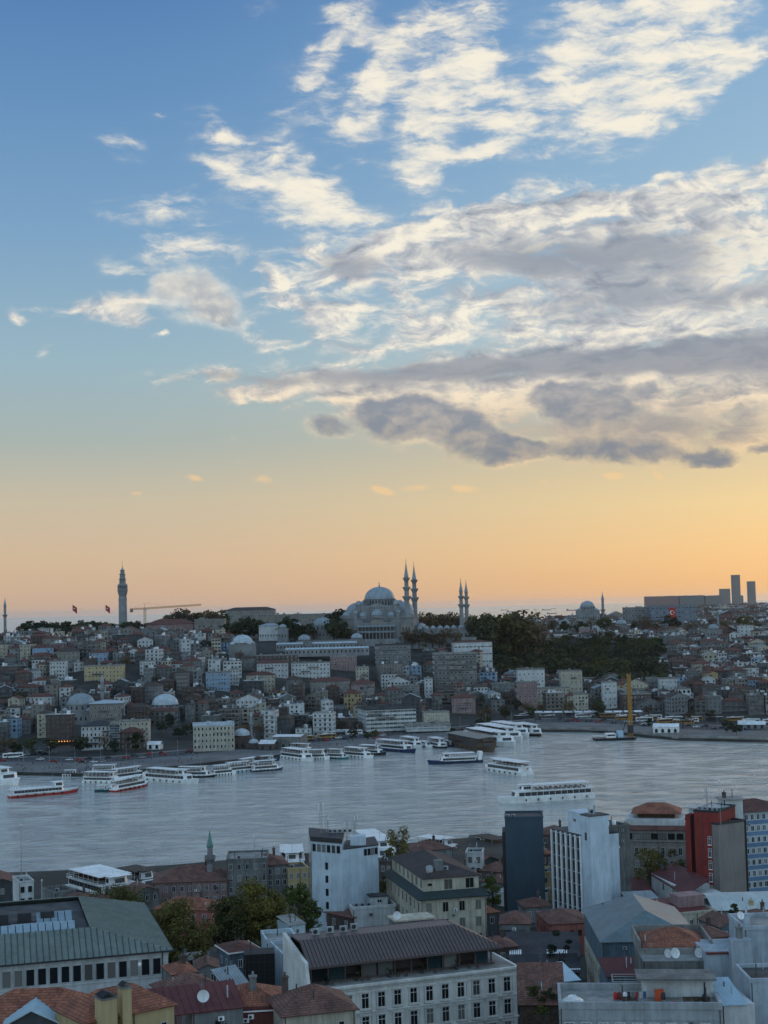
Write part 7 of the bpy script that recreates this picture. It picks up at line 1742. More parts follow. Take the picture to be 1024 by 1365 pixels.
chimney(t, 6.0, 5, H + 4, H + 8.0, 1.8, GREYW); tank(top_of(t, 3.6, 4.4, H + 5.2), 'silver horizontal-looking tank on the dark hipped roof', .9, 1.4, STEEL); ac_unit(top_of(t, 7.8, 4.6, H + 5.6), 0, 'white unit beside the chimney on the dark hipped roof', 1.2)
# ---- 7. dark blue tower
t, w, d, H = fb('dark_blue_tower', (673, 1091), (724, 1090.5), 28.4, 11, NAVY, 'tall windowless slate-blue tower, right of centre on the near bank', ground=1)
parapet(t, w, d, H, NAVY, .5, .25, DARKR); b = MB([DARK]); b.box(-.9, -.003, 1.0, d, 0, H - 4.0); b.build('side_strip', t)
for i in range(2): ac_unit(top_of(t, .8 + i * 1.6, .8, H + .1), 0, 'dark roof unit on the slate-blue tower, %s' % ordinal(i, 2), 1.0)
t, w, d, H = fb('low_lead_roof_house', (661, 1188), (700, 1196), 6.5, 9, WHITE, 'white low house with pale sheet roof at the foot of the slate-blue tower', ground=2)
b = MB([ZINC]); b.slab([(-.3, -.3, H + .02), (w + .3, -.3, H + .02), (w + .3, d, H + 1.2), (-.3, d, H + 1.2)], .12); b.build('roof', t)
# ---- 8. striped white tower
o3 = PZ(787, 1119, 26.0); az = math.atan2(.434, .9); t = thing('striped_white_tower', (o3.x, o3.y, 3.0), az, 'white office tower with vertical dark glass stripes and a blank white end wall', 'building')
w, d, H = 5.9, 19.0, 23.0
b = MB([TW_]); b.box(0, w, 0, 4.2, 0, H + 5.8); b.box(0, w + 6, 4.203, d, 0, H); b.build('walls', t)
b = MB([FLAT]); b.box(-.15, w + 6.1, 4.25, d + .15, H + .003, H + .5); b.box(-.15, w + .15, -.15, 4.3, H + 5.803, H + 6.1); b.build('roof', t)
b = MB([TW_]); b.box(.1, w - .2, 4.4, 10.5, H + .6, H + 6.3); b.build('lift_house', t); put_window(t, Vector((.07, 7.2, H + 3.6)), -math.pi / 2, 1.3, 1.0, 'double', PLAST, None)
for i in range(6):
    y = 5.6 + i * 2.35
    for k in range(7):
        key = 'strip_pane'
        if key not in AWM: g = MB([GLASSF]); g.box(-.04, .0, -.75, .75, 0, 2.9); AWM[key] = g.mesh('window', uv=False)
        oo = bpy.data.objects.new('window', AWM[key]); COL.objects.link(oo); oo.parent = t; oo.location = (-.02, y, H - 3.2 - k * 3.1)
b = MB([PLAST]); [b.box(-.45, -.07, 4.3 + i * 2.35 - .1, 4.3 + i * 2.35 + .35, 0, H + .3) for i in range(7)]; b.build('white_fins', t)
put_window(t, Vector((-.02, 2.0, H - .5)), -math.pi / 2, .9, 2.0, 'plain', DARK, None)
ac_unit(top_of(t, 2, 2, H + 6.1), az, 'rooftop unit on the blank white end of the striped tower', 1.6); aerial(top_of(t, 3.6, 3, H + 6.1), 2.2, 'small rooftop aerial on the striped tower', 3, .2, 1)
# grey concrete tower
t, w, d, H = fb('concrete_tower', (811, 1104), (839, 1101), 27.2, 9, CONC, 'raw grey concrete blank tower just right of the striped white one', ground=2); parapet(t, w, d, H, CONC, .5, .25, DARKR)
for i in range(2): tank(top_of(t, 1.6 + i * 2.2, 3, H), 'white tank on the raw concrete tower, %s' % ordinal(i, 2), .7, 1.0)
# ---- 9. hotel with orange roof pavilion
t, w, d, H = fb('stone_hotel', (828, 1106), (915, 1107), 17.2, 18, BEIGE, 'wide beige hotel with dark top windows and orange roof pavilion behind the red building', ground=1)
b = MB([TILEF]); b.slab([(-.4, -.4, H), (w + .4, -.4, H), (w + .4, 2.2, H + 1.2), (-.4, 2.2, H + 1.2)], .15); b.build('roof_skirt', t)
b = MB([WHITE]); b.box(1.5, w - .5, 2.0, d, H + 1.1, H + 3.0); b.build('terrace_wall', t)
b = MB([TILE]); b.hip(3.6, w - 2, 3.5, d - 3, H + 4.6, 2.6, .6, k=5); b.build('pavilion_roof', t); b = MB([TIMBER]); b.box(5, w - 3.5, 5, d - 4, H + 3, H + 4.45); b.build('pavilion_walls', t)
for i in range(7): put_window(t, Vector((w * .12 + i * w * .13, -.03, H - 2.9)), 0, 2.1, 1.9, 'plain', DARK, None)
b = MB([BEIGE]); b.box(-.2, w + .2, -.25, -.003, H - 3.6, H - 3.2); b.build('string_course', t)
windows(t, 'front', w, d, 2, w - 2, 7, [H - 7.6, H - 11.6], 1.2, 2.3, 'double', WHITE)
b = MB([M('terracotta_pots', (.35, .13, .05), .8, .2, 1)]); [b.lathe(1.9 + i * 1.0, 1.2, [(.25, H + 1.2), (.35, H + 1.9)], 8) for i in range(1)]; b.build('planter', t)
# ---- 10. red building, grey panel block, blue striped office
t, w, d, H = fb('red_building', (925, 1082), (957, 1084), 31.5, 13, REDW, 'narrow deep-red building with a column of white-framed windows', ground=3)
b = MB([REDW]); b.box(-2.7, -1.3, .5, d, 0, H - 1.0); b.mat(DARK).box(-1.3, -.003, 2.0, d, 0, H - 1.4); b.build('side_bay', t)
parapet(t, w, d, H, DARK, .6, .25, DARKR)
for k in range(6): put_window(t, Vector((w * .62, -.03, H - 8.5 - 3.2 * k)), 0, .95, 2.3, 'sill', PLAST, None)
for i in range(4): ac_unit(top_of(t, 1 + i * 1.4, 2, H + .1), 0, 'white unit on the red building roof, %s' % ordinal(i, 4), 1.2)
aerial(top_of(t, 2.2, 4, H), 6, 'thin aerial on the red building roof', 4, .18, 2)
t, w, d, H = fb('grey_panel_block', (957, 1100), (992, 1095), 28.5, 12, M('grey_beige_panel', (.24, .22, .20), .9, .1, .15, streak=.08), 'plain grey-beige windowless wall block right of the red building', ground=4)
b = MB([BLACK]); b.box(w + .003, w + 1.0, .2, d, 0, H + .4); b.build('black_edge', t); parapet(t, w, d, H, DARK, .5, .25, DARKR)
b = MB([LBW]); b.box(.5, w - .5, 5, d - 1, H + .1, H + 3.4); b.mat(ZINC).box(-.5, w, 4.5, d, H + 3.4, H + 3.6); b.build('roof_penthouse', t)
for i in range(3): put_window(t, Vector((w * .4 + i * 1.5, 4.97, H + 1.2)), 0, 1.1, 1.5, 'double', PLAST, None)
t, w, d, H = fb('blue_striped_office', (991, 1083), (1060, 1078), 27.5, 16, LBW, 'pale blue office with repeated window bands at the right edge', ground=2)
for k in range(8):
    b = MB([M('mid_blue_band', (.13, .23, .36), .7, .1, .3)]); b.box(-.1, w + .1, -.12, -.003, H - 3.15 * k - 3.5, H - 3.15 * k - 2.45); b.build('blue_band', t)
windows(t, 'front', w, d, .9, w - .9, 9, [H - 3.15 * k - 2.3 for k in range(8)], 1.1, 1.6, 'double', PLAST)
b = MB([TILEF]); b.hip(-1, w, -.3, d, H + .16, 2.4, .6); b.build('roof', t)
t, w, d, H = fb('white_stair_tower', (965, 1067), (990, 1066), 33.0, 5, WHITE, 'small white rooftop tower with dark chimney right of the red building', ground=14)
b = MB([FLATL]); b.box(-.5, w + .5, -.5, d + .5, H + .003, H + .3); b.build('roof', t); put_window(t, Vector((w * .3, -.03, H - 2.2)), 0, .7, .9, 'plain', DARK, None); chimney(t, 1.0, 2.5, H + .3, H + 1.7, .9, BRICK)
# ---- 11. the jumble on the right
t, w, d, H = fb('white_gable_house', (868, 1164), (898, 1180), 13.0, 11, WHITE, 'white gabled house with brick-red roof in front of the red building', ground=2)
b = MB([MAROON]); b.slab([(w * .0, -.4, H - .2), (w + 9, -.4, H - .9), (w + 9, d * .6, H + 2.8), (w * .0, d * .6, H + 2.6)], .2); b.build('roof', t); b = MB([WHITE]); b.box(w + .003, w + 8.6, .6, d, 0, H - 1.4); b.build('right_wing', t)
put_window(t, Vector((w * .55, -.03, H - 2.6)), 0, .8, 1.5, 'plain', DARK, None); chimney(t, 1.2, 3, H - .2, H + 2.4, .7)
t, w, d, H = fb('red_roof_house', (838, 1192), (872, 1190), 8.5, 9, GREYW, 'low grey house with dark red roof left of the white gabled house', ground=2); b = MB([MAROON]); b.slab([(-.3, -.3, H), (w + .3, -.3, H), (w + .3, d, H + 2.4), (-.3, d, H + 2.4)], .15); b.build('roof', t)
t, w, d, H = fb('zinc_roof_shed', (843, 1206), (884, 1204), 9.5, 9, BG, 'shed with pale ribbed zinc roof left of the curved red roof', ground=3); b = MB([ZINC]); b.slab([(-.5, -.3, H), (w + .3, -.3, H), (w - .5, d, H + 1.6), (-.5, d, H + 1.6)], .12); seams(b, (-.5, -.3, H), (w + .3, -.3, H), (-.5, d, H + 1.6), (w - .5, d, H + 1.6), 12); b.build('roof', t)
t, w, d, H = fb('flatiron_house', (872, 1223), (955, 1215), 15.5, 13, CREAM, 'cream flat-iron house with large dark red roof inside a pale parapet', ground=5)
b = MB([CREAM]); b.prism([(-6.5, 7), (0, 0), (-.003, d)], 0, H); b.build('corner_bay', t); b = MB([MAROON]); b.slab([(-5.6, 7, H + .1), (.3, .5, H + .1), (1.5, d - 1, H + 1.5), (-3, d - 1, H + 1.5)], .1); b.slab([(.3, .5, H + .1), (w - .5, .5, H + .1), (w - 2, d - 1, H + 1.5), (1.5, d - 1, H + 1.5)], .1); b.build('roof', t)
b = MB([CREAM]); b.box(0, w + .15, -.15, .25, H + .003, H + .5); b.box(w - .25, w + .15, .25, d, H + .003, H + .5); b.build('parapet', t); windows(t, 'front', w, d, 1.2, w - 1.2, 6, [H - 2.8, H - 6], 1.0, 1.5)
b = MB([PINK]); b.box(w * .55, w * .95, 4, 9, H + .6, H + 3.2); b.build('roof_room', t)
t, w, d, H = fb('curved_roof_hall', (953, 1216), (1100, 1212), 15.0, 16, GREYW, 'hall with broad pale curved roof at the right edge', ground=4)
b = MB([M('pale_grey_membrane', (.42, .46, .46), .6, .1, .2, streak=.08)])
for i in range(10):
    a0, a1 = i / 10, (i + 1) / 10; zf = lambda a: H + 2.6 * math.sin(math.pi * min(1, a * .9 + .05)); b.slab([(-.5, -.4 + (d + .8) * a0, zf(a0)), (w, -.4 + (d + .8) * a0, zf(a0)), (w, -.4 + (d + .8) * a1, zf(a1)), (-.5, -.4 + (d + .8) * a1, zf(a1))], .15)
b.build('roof', t); chimney(t, 9, 1.5, H, H + 2.0, .9, YELLOW)
t, w, d, H = fb('metal_roof_depot', (803, 1256.5), (934, 1254), 22.0, 30, BG, 'big depot with grey-green metal hipped roof and metal upper walls', ground=4)
b = MB([M('grey_green_sheet', (.11, .155, .17), .5, .14, .25, streak=.12, spec=.5)]); b.hip(0, w, 0, d, H + .16, 4.4, .5, k=7.5); b.build('roof', t)
b = MB([BG]); n = 40; [b.box(w * i / n - .06, w * i / n + .06, -.1, -.003, H - 5.5, H - .1) for i in range(n + 1)]; b.build('cladding_ribs', t)
b = MB([CREAM]); b.box(-.12, .2, -.1, d, 0, H - 5.6); b.build('side_wall', t); windows(t, 'left', w, d, 3, d - 3, 8, [H - 8.5, H - 12.4], 1.2, 1.9, 'plain', CREAM, out=.15)
t, w, d, H = fb('tiled_penthouse_block', (857, 1282), (957, 1281), 26.0, 12.5, CONC, 'grey concrete block with sunken orange tile roof behind a parapet, lower right', ground=8)
b = MB([CONC]); b.box(-.3, w + .3, -.35, .0 - .003, H - 4.8, H - 4.4); b.build('ledge', t); b = MB([FLATL]); b.box(.1, w - .1, .1, 4.4, H + .003, H + .1); b.build('front_terrace', t)
b = MB([FLATL]); b.box(0, w, 4.4, 4.7, H + .003, H + 1.2).box(0, .35, 4.7, d + 4, H + .003, H + 2.4).box(w - .35, w, 4.7, d + 4, H + .003, H + 2.4).box(0, w, d + 3.7, d + 4, H + .003, H + 2.6); b.build('parapet', t)
b = MB([TILE]); b.hip(.9, w - .9, 5.2, d + 3.2, H + 1.3, 2.2, .2, k=4.5); b.build('roof', t)
b = MB([CONC]); b.box(.36, w - .36, 4.71, d + 3.69, 0, H + 1.1); b.build('rear_block', t)
pent = t
for i, (x, rr_d) in enumerate(((w * .34, .75), (w * .44, .9), (w * .76, .85), (w * .92, .85))): dish(top_of(t, x, 1.2, H + .1), .5 - i * .1, rr_d, 'white dish on the grey block ledge before the sunken tile roof, %s' % ordinal(i, 4), .3, .7)
windows(t, 'front', w, d, w * .2, w * .8, 3, [H - 8.5], 1.6, 1.8, 'double', PLAST)
t, w, d, H = fb('dark_red_annex', (810, 1302), (857, 1300), 18.5, 7, BG, 'small dark annex with maroon roof between depot and roof terrace', ground=5); b = MB([MAROON]); b.slab([(-.3, -.3, H), (w, -.3, H), (w, d, H + 1.8), (-.3, d, H + 1.8)], .12); b.build('roof', t)
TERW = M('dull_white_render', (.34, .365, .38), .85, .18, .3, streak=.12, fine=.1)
# white roof terrace at the bottom right
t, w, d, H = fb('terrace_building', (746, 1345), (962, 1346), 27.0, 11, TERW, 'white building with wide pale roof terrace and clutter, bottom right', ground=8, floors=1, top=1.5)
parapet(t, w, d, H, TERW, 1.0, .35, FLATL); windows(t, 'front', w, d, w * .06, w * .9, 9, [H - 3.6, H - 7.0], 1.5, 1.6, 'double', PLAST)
b = MB([WHITE]); b.box(w * .54, w * .985, 6.2, 10.6, H + .1, H + 3.0); b.mat(CONC).box(w * .50, w * 1.0, 4.6, 10.7, H + 3.0, H + 3.25); b.build('terrace_room', t)
b = MB([STEEL])
for x in (w * .35, w * .52):
    for y in (5.5, 10): b.tube((x, y, H), (x, y, H + 2.6), .05, 5)
for y in (5.5, 7, 8.5, 10): b.tube((w * .35, y, H + 2.6), (w * .52, y, H + 2.6), .05, 5)
b.tube((w * .35, 5.5, H + 2.6), (w * .35, 10, H + 2.6), .05, 5); b.tube((w * .52, 5.5, H + 2.6), (w * .52, 10, H + 2.6), .05, 5); b.build('pergola_frame', t)
terr = t; tw, tH = w, H
def item(name, x, y, label, fn, cat):
    q = thing(name, top_of(terr, x, y, tH + .07), 0, label, cat); fn(q); return q
def mk(nm, mat, *boxes):
    def f(q):
        b = MB([mat]); [b.box(*bb) for bb in boxes]; b.build(nm, q, uv=False)
    return f
def cabinet(q):
    b = MB([M('orange_red_paint', (.55, .09, .03), .6, .1, 1)]); b.box(0, 1.3, 0, .6, 0, 1.7); b.build('body', q, uv=False); b = MB([STEEL]); b.box(.6, .64, -.04, 0, .7, 1.1); b.build('handle', q, uv=False)
item('cabinet', tw * .61, 4.0, 'orange-red cabinet on the roof terrace', cabinet, 'cabinet')
def bench(q):
    b = MB([TIMBER]); b.box(0, 2.4, 0, .5, .4, .46).box(0, 2.4, .46, .52, .46, .95); b.build('seat', q, uv=False)
    for x in (.1, 2.2): b = MB([DARK]); b.box(x, x + .1, .05, .45, 0, .398); b.build('leg', q, uv=False)
for i, x in enumerate((.40, .78, .85)): item('bench', tw * x, 2.6, 'wooden bench on the pale roof terrace, %s' % ordinal(i, 3), bench, 'bench')
def tub(q):
    b = MB([REDP]); b.lathe(.6, .6, [(.5, 0), (.75, .35), (.7, .35), (.45, .08)], 14); b.build('bowl', q, uv=False); b = MB([DARK]); b.box(.2, 1.0, .4, .8, .08, .3); b.build('contents', q, uv=False)
item('paddling_pool', tw * .70, 1.4, 'red and dark round tub on the roof terrace floor', tub, 'tub')
def tarp(q):
    b = MB([PLAST]); rr = random.Random(4); n = 9; pts = [[(i * .42 + rr.uniform(-.1, .1), j * .3 + rr.uniform(-.08, .08), .9 * math.sin(math.pi * (i + .5) / 9) * math.sin(math.pi * (j + .5) / 9) * rr.uniform(.6, 1.25)) for j in range(n)] for i in range(n)]
    for i in range(n - 1):
        for j in range(n - 1): b.face([pts[i][j], pts[i + 1][j], pts[i + 1][j + 1], pts[i][j + 1]])
    b.build('crumpled_sheet', q, uv=False); b = MB([DARK]); b.box(.6, 2.8, .5, 1.8, 0, .3); b.build('load', q, uv=False)
item('tarpaulin_heap', tw * .02, 2.5, 'crumpled white tarpaulin heap on the pale roof terrace, left end', tarp, 'tarpaulin')
for i, x in enumerate((.36, .385, .42, .66)): tank(top_of(terr, tw * x, 4.2, tH + .07), '%s barrel on the roof terrace, %s' % (('red', 'red', 'white', 'dark')[i], ORD[i]), .35, .9, (REDP, MAROON, PLAST, DARK)[i])
def stove(q):
    b = MB([BLACK]); b.lathe(0, 0, [(.4, 0), (.4, 1.2), (.15, 1.5), (.12, 3.2)], 10); b.build('body', q, uv=False); b = MB([DARK]); b.box(-.5, .5, -.5, .5, 0, .08); b.build('base', q, uv=False)
item('stove', tw * .915, 3.0, 'tall black stove with flue at the right end of the roof terrace', stove, 'stove')
def rope(q):
    b = MB([STEEL]); b.tube((0, 0, 0), (0, 0, 2.1), .04, 5); b.tube((3.2, 0, 0), (3.2, 0, 2.1), .04, 5); b.tube((0, 0, 2.05), (3.2, 0, 2.05), .02, 4); b.build('frame', q, uv=False)
    for i in range(5): b = MB([CLOTH[i % 5]]); b.box(.2 + i * .6, .65 + i * .6, -.03, .03, 1.1, 2.03); b.build('hanging_garment', q, uv=False)
item('clothes_line', tw * .42, 1.6, 'clothes line with dark washing on the pale roof terrace', rope, 'clothes line')
t, w, d, H = fb('metal_roof_cabin', (962, 1340), (1006, 1338), 27.0, 8, WHITE, 'white cabin with ribbed pale metal roof right of the roof terrace', ground=10)
b = MB([PBL]); b.slab([(-.2, -.3, H), (w * .75, -.3, H), (w * .7, d, H + 2.0), (-.2, d, H + 2.0)], .1); seams(b, (-.2, -.3, H), (w * .75, -.3, H), (-.2, d, H + 2.0), (w * .7, d, H + 2.0), 9, .04, .1); b.build('roof', t)
# stepped white walls at the right edge
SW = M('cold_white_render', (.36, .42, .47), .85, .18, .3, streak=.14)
t, w, d, H = fb('stepped_white_house', (992, 1240), (1060, 1238), 31.0, 10, SW, 'stepped blue-white blank-walled house at the right edge of the near bank', ground=8)
b = MB([SW]); b.box(-7.2, -.003, -3, 8, 0, H - 3.2); b.box(-3.6, -.004, -5, -3.003, 0, H - .5); b.build('side_wall', t)
parapet(t, w, d, H, SW, .7, .3, FLATL); b = MB([MAROON]); b.box(-7.4, -3.2, -3.2, -2.4, H - 3.19, H - 2.9); b.build('red_coping', t); chimney(t, 1, 2, H, H + 2.2, 1.0, SW); chimney(t, -1.8, -3.6, H - .5, H + 1.2, .9, CONC)
t, w, d, H = fb('stepped_white_house', (1000, 1310), (1090, 1308), 29.0, 9, SW, 'lower blue-white house with flat grey roof, bottom right corner', ground=8); parapet(t, w, d, H, SW, .6, .3, FLAT)
dish(PZ(987, 1232, 32.0), .4, .7, 'small white dish above the stepped blue-white house', .4, 1.2)
# ---- 12. middle of the near bank, right of the white block
t, w, d, H = fb('faded_red_house', (733, 1233), (789, 1230), 11.5, 14, PINKRED, 'faded red house with low hipped roof behind the depot', ground=3); b = MB([TILED]); b.hip(0, w, 0, d, H + .16, 1.8, .3); b.build('roof', t)
windows(t, 'front', w, d, w * .15, w * .9, 5, [H - 3.0, H - 6.2], 1.0, 1.6, 'double', PINKRED); windows(t, 'left', w, d, 2, d - 2, 4, [H - 3.0, H - 6.2], 1.0, 1.6, 'double', PINKRED)
b = MB([YELLOW]); b.box(1, 6, -2.2, -.003, H - 6.0, H - 4.6); b.build('yellow_awning', t)
t, w, d, H = fb('brown_roof_house', (667, 1232), (706, 1232), 12.5, 9, GREYW, 'small grey house with dark red roof behind the white block', ground=4); b = MB([TILED]); b.hip(0, w, 0, d, H + .16, 2.0, .4); b.build('roof', t); windows(t, 'front', w, d, w * .25, w * .75, 2, [H - 2.8], 1.6, 1.5, 'double', DARK)
for i, (A1, B1, z, dd, nm) in enumerate((((676, 1276), (772, 1276), 12.5, 13, 'with a slope of zinc strips'), ((684, 1298), (772, 1296), 13.0, 6, 'nearer and lower'))):
    t, w, d, H = fb('black_roof_shed', A1, B1, z, dd, DGREY, 'black-roofed long shed right of the white block, %s' % nm, ground=5); b = MB([DARKR]); b.slab([(-.4, -.4, H), (w + .4, -.4, H), (w + .4, d, H + 2.4), (-.4, d, H + 2.4)], .15); b.build('roof', t)
    b = MB([PLAST])
    for x0, x1 in (((.5, 3.6), (8.5, 13)) if i == 0 else ((3, 6.0), (8.5, 14))): 
        n = int((x1 - x0) / .45)
        for k in range(n): xa = x0 + k * .45; b.slab([(xa, .4, H + .42), (xa + .33, .4, H + .42), (xa + .33, 3.0, H + .9), (xa, 3.0, H + .9)], .05)
    b.build('white_roof_strips', t); windows(t, 'front', w, d, 1.5, w - 1.5, 5, [H - 2.6], 1.2, 1.3, 'plain', DARK)
t, w, d, H = fb('timber_house', (694, 1338), (750, 1338), 21.5, 9, TIMBER, 'derelict dark timber house with mossy roof and climbing plants, bottom right of centre', ground=8)
b = MB([TILED]); b.slab([(-.5, -.5, H - .1), (w + .5, -.5, H - .1), (w + .5, d, H + 4.6), (-.5, d, H + 4.6)], .2); b.build('roof', t)
b = MB([TIMBER]); [b.box(-.08, w + .08, -.08, -.003, H - .4 - k * .35, H - .2 - k * .35) for k in range(14)]; b.build('clapboards', t); windows(t, 'front', w, d, 1.4, w - 1.2, 4, [H - 2.9], .9, 1.6, 'double', TIMBER)
t, w, d, H = fb('white_sheet_house', (716, 1312), (772, 1306), 20.5, 8, GREYW, 'low house with pale sheet roof behind the derelict timber house', ground=8); b = MB([PBL]); b.slab([(0, -.3, H), (w + .3, -.3, H), (w + .3, d, H + 1.4), (0, d, H + 1.4)], .12); b.build('roof', t); chimney(t, 1.2, 1.0, H, H + 3, 1.0, CONC)
for i, (px, py, z, R_) in enumerate(((712, 1322, 23.5, 1.6), (728, 1330, 22.5, 1.8), (742, 1320, 22.8, 1.5), (720, 1345, 21.0, 1.3))):
    p = PZ(px, py, z); q = thing('climbing_plant', (p.x, p.y, p.z - 1.0), 0, 'green climbing plant spilling over the derelict timber roof, %s' % ordinal(i, 4), 'plant', 'climbing plants on the timber house'); me, _ = crown_mesh(90 + i, R_, R_ * 1.0, .2, 12, 60, .16, LEAF_MID, name='leaves'); oo = bpy.data.objects.new('leaves', me); COL.objects.link(oo); oo.parent = q
# small roofs filling the middle distance near the water
SM = [('old_stone_school', (302, 1148), (357, 1146), 14.5, 14, CONC, 'flat', 'derelict grey three-storey house with ruined roof among trees', (5, 3)), ('old_stone_school', (336, 1155), (384, 1152), 12.5, 12, CONC, 'hip', 'derelict stone wing with tall shuttered windows right of the ruined roof', (5, 2)),
      ('low_tiled_mosque_house', (204, 1178), (303, 1174), 9.0, 16, PINK, 'hip', 'long low house with brown hipped roof left of the green-capped minaret', (9, 2)), ('tiled_cottage', (88, 1203), (125, 1200), 8.0, 8, GREYW, 'hip', 'small cottage with orange tile roof left of the willow', (3, 1)), ('tiled_cottage', (73, 1192), (100, 1188), 9.0, 9, CONC, 'flat', 'grey flat-roofed cottage behind the orange cottage', (3, 1)),
      ('dark_quay_shed', (-20, 1182), (26, 1178), 8.0, 16, DGREY, 'gable', 'dark quay shed at the left edge of the near bank', (3, 1)), ('brown_roof_house', (384, 1160), (411, 1158), 11.0, 9, YELLOW, 'flat', 'narrow ochre house left of the tall white building', (3, 3)), ('tiled_cottage', (205, 1212), (280, 1214), 10.5, 10, PINKRED, 'hip', 'low red-roofed house with white roof edge beside the big tree', (5, 1)),
      ('dark_roof_house', (553, 1136), (604, 1131), 9.0, 10, GREYW, 'hip', 'grey house with black roof and terrace at the near quay', (4, 1)), ('white_narrow_house', (621, 1138), (643, 1138), 13.0, 7, WHITE, 'flat', 'white narrow house between cream building and slate-blue tower', (2, 3)), ('quay_office', (506, 1150), (530, 1150), 9.5, 12, BRICK, 'flat', 'brown house right behind the tall white building', (3, 2)),
      ('dark_roof_house', (634, 1160), (668, 1163), 8.0, 10, BRICK, 'hip', 'dark red-roofed house right of the white narrow house', (3, 1)), ('checkered_roof_house', (722, 1113), (762, 1112), 13.5, 10, BRICK, 'hip', 'brown tiled house peeping out right of the slate-blue tower', (4, 2)), ('yellow_house', (722, 1165), (742, 1165), 10.0, 9, YELLOW, 'flat', 'ochre yellow house between the two tall towers', (2, 3)),
      ('brown_roof_house', (712, 1140), (738, 1138), 12.0, 9, BRICK, 'hip', 'orange-brown house behind the striped tower', (3, 2)), ('quay_house', (640, 1175), (668, 1178), 7.0, 9, GREYW, 'hip', 'low grey house with rust roof at the foot of the slate-blue tower', (3, 1)), ('flat_house', (25, 1178), (45, 1176), 11.0, 10, WHITE, 'flat', 'narrow white house with balcony by the dark quay shed', (2, 3)),
      ('flat_house', (-30, 1228), (30, 1222), 14.0, 12, DGREY, 'flat', 'dark flat house at the left edge behind the hall', (4, 2)), ('small_house', (230, 1300), (262, 1296), 22, 7, CONC, 'hip', 'small brown-roofed house right of the hall corner', (3, 2)), ('small_house', (262, 1292), (292, 1290), 19.5, 7, GREYW, 'gable', 'small grey gabled house left of the blue house', (2, 2)), ('small_house', (240, 1275), (268, 1272), 14, 8, WHITE, 'flat', 'small white flat house between big trees and hall', (3, 2)),
      ('small_house', (405, 1210), (470, 1224), 9.5, 8, BRICK, 'hip', 'brown house at the base of the tall white building', (4, 1)), ('small_house', (650, 1265), (690, 1262), 14, 8, BRICK, 'hip', 'brown house between white block and black sheds', (3, 2)), ('small_house', (700, 1210), (735, 1208), 8.5, 8, GREYW, 'hip', 'grey house left of the faded red house', (3, 1)), ('small_house', (610, 1222), (665, 1216), 9.5, 9, DGREY, 'hip', 'dark house hidden behind the brown roof of the white block', (3, 1)),
      ('small_house', (935, 1252), (975, 1248), 20.0, 9, BRICK, 'hip', 'brown house with dark tile roof right of the depot', (3, 1)), ('small_house', (960, 1236), (1000, 1232), 18.0, 9, BG, 'gable', 'green-grey gabled house behind the stepped white house', (3, 1)), ('small_house', (1000, 1228), (1040, 1226), 18.5, 8, GREYW, 'hip', 'grey house with dark red roof at the right edge', (3, 1)), ('small_house', (700, 1290), (750, 1330), 16, 6, DGREY, 'flat', '', (0, 0)),
      ('small_house', (118, 1208), (160, 1204), 8.0, 10, BEIGE, 'hip', 'low beige house half hidden by the willow', (3, 1)), ('small_house', (900, 1290), (960, 1290), 18, 8, BRICK, 'hip', '', (0, 0)), ('small_house', (640, 1150), (665, 1146), 8, 8, DGREY, 'gable', 'small dark gabled shed left of the slate-blue tower', (2, 1)), ('small_house', (180, 1190), (212, 1186), 8, 9, CONC, 'gable', 'grey gabled house just left of the long brown hipped roof', (3, 1))]
for (nm, A1, B1, z, dd, wl, rt, lab, (nx, nz)) in SM:
    if not lab: continue
    t, w, d, H = fb(nm, A1, B1, z, dd, wl, lab, cat='house'); k = abs(hash(lab)) if False else len(lab)
    if rt == 'flat': parapet(t, w, d, H, wl, .6, .25, FLATL if k % 2 else FLAT); q_ = ac_unit(top_of(t, w * .3, 2.5, H), .3, 'roof unit on the %s' % ' '.join(lab.split()[:9]), 1.2)
    elif rt == 'hip': b = MB([(TILED, TILE, TILED)[k % 3] if z > 9.4 else TILED]); b.hip(0, w, 0, d, H + .16, min(w, d) * .22, .4); b.build('roof', t); chimney(t, w * .7, d * .6, H, H + min(w, d) * .22 + 1.2, .7, BRICK)
    else: b = MB([TILED]); rs = w * .2; b.slab([(-.3, -.4, H - .05), (w / 2, -.4, H + rs), (w / 2, d + .4, H + rs), (-.3, d + .4, H - .05)]); b.slab([(w / 2, -.4, H + rs), (w + .3, -.4, H - .05), (w + .3, d + .4, H - .05), (w / 2, d + .4, H + rs)]); b.mat(wl).face([(0, .0, H), (w, 0, H), (w / 2, 0, H + rs * .95)]); b.build('roof', t)
    windows(t, 'front', w, d, w / (2 * nx), w - w / (2 * nx), nx, [H - 2.7 - 3.3 * i for i in range(nz)], min(1.1, w / nx * .6), 1.7, 'double', WHITE if wl is not WHITE else DARK)
    sd = 'left' if t.location.x > 0 else 'right'; windows(t, sd, w, d, d * .2, d * .8, 3, [H - 2.7 - 3.3 * i for i in range(nz)], .9, 1.5, 'plain', WHITE)
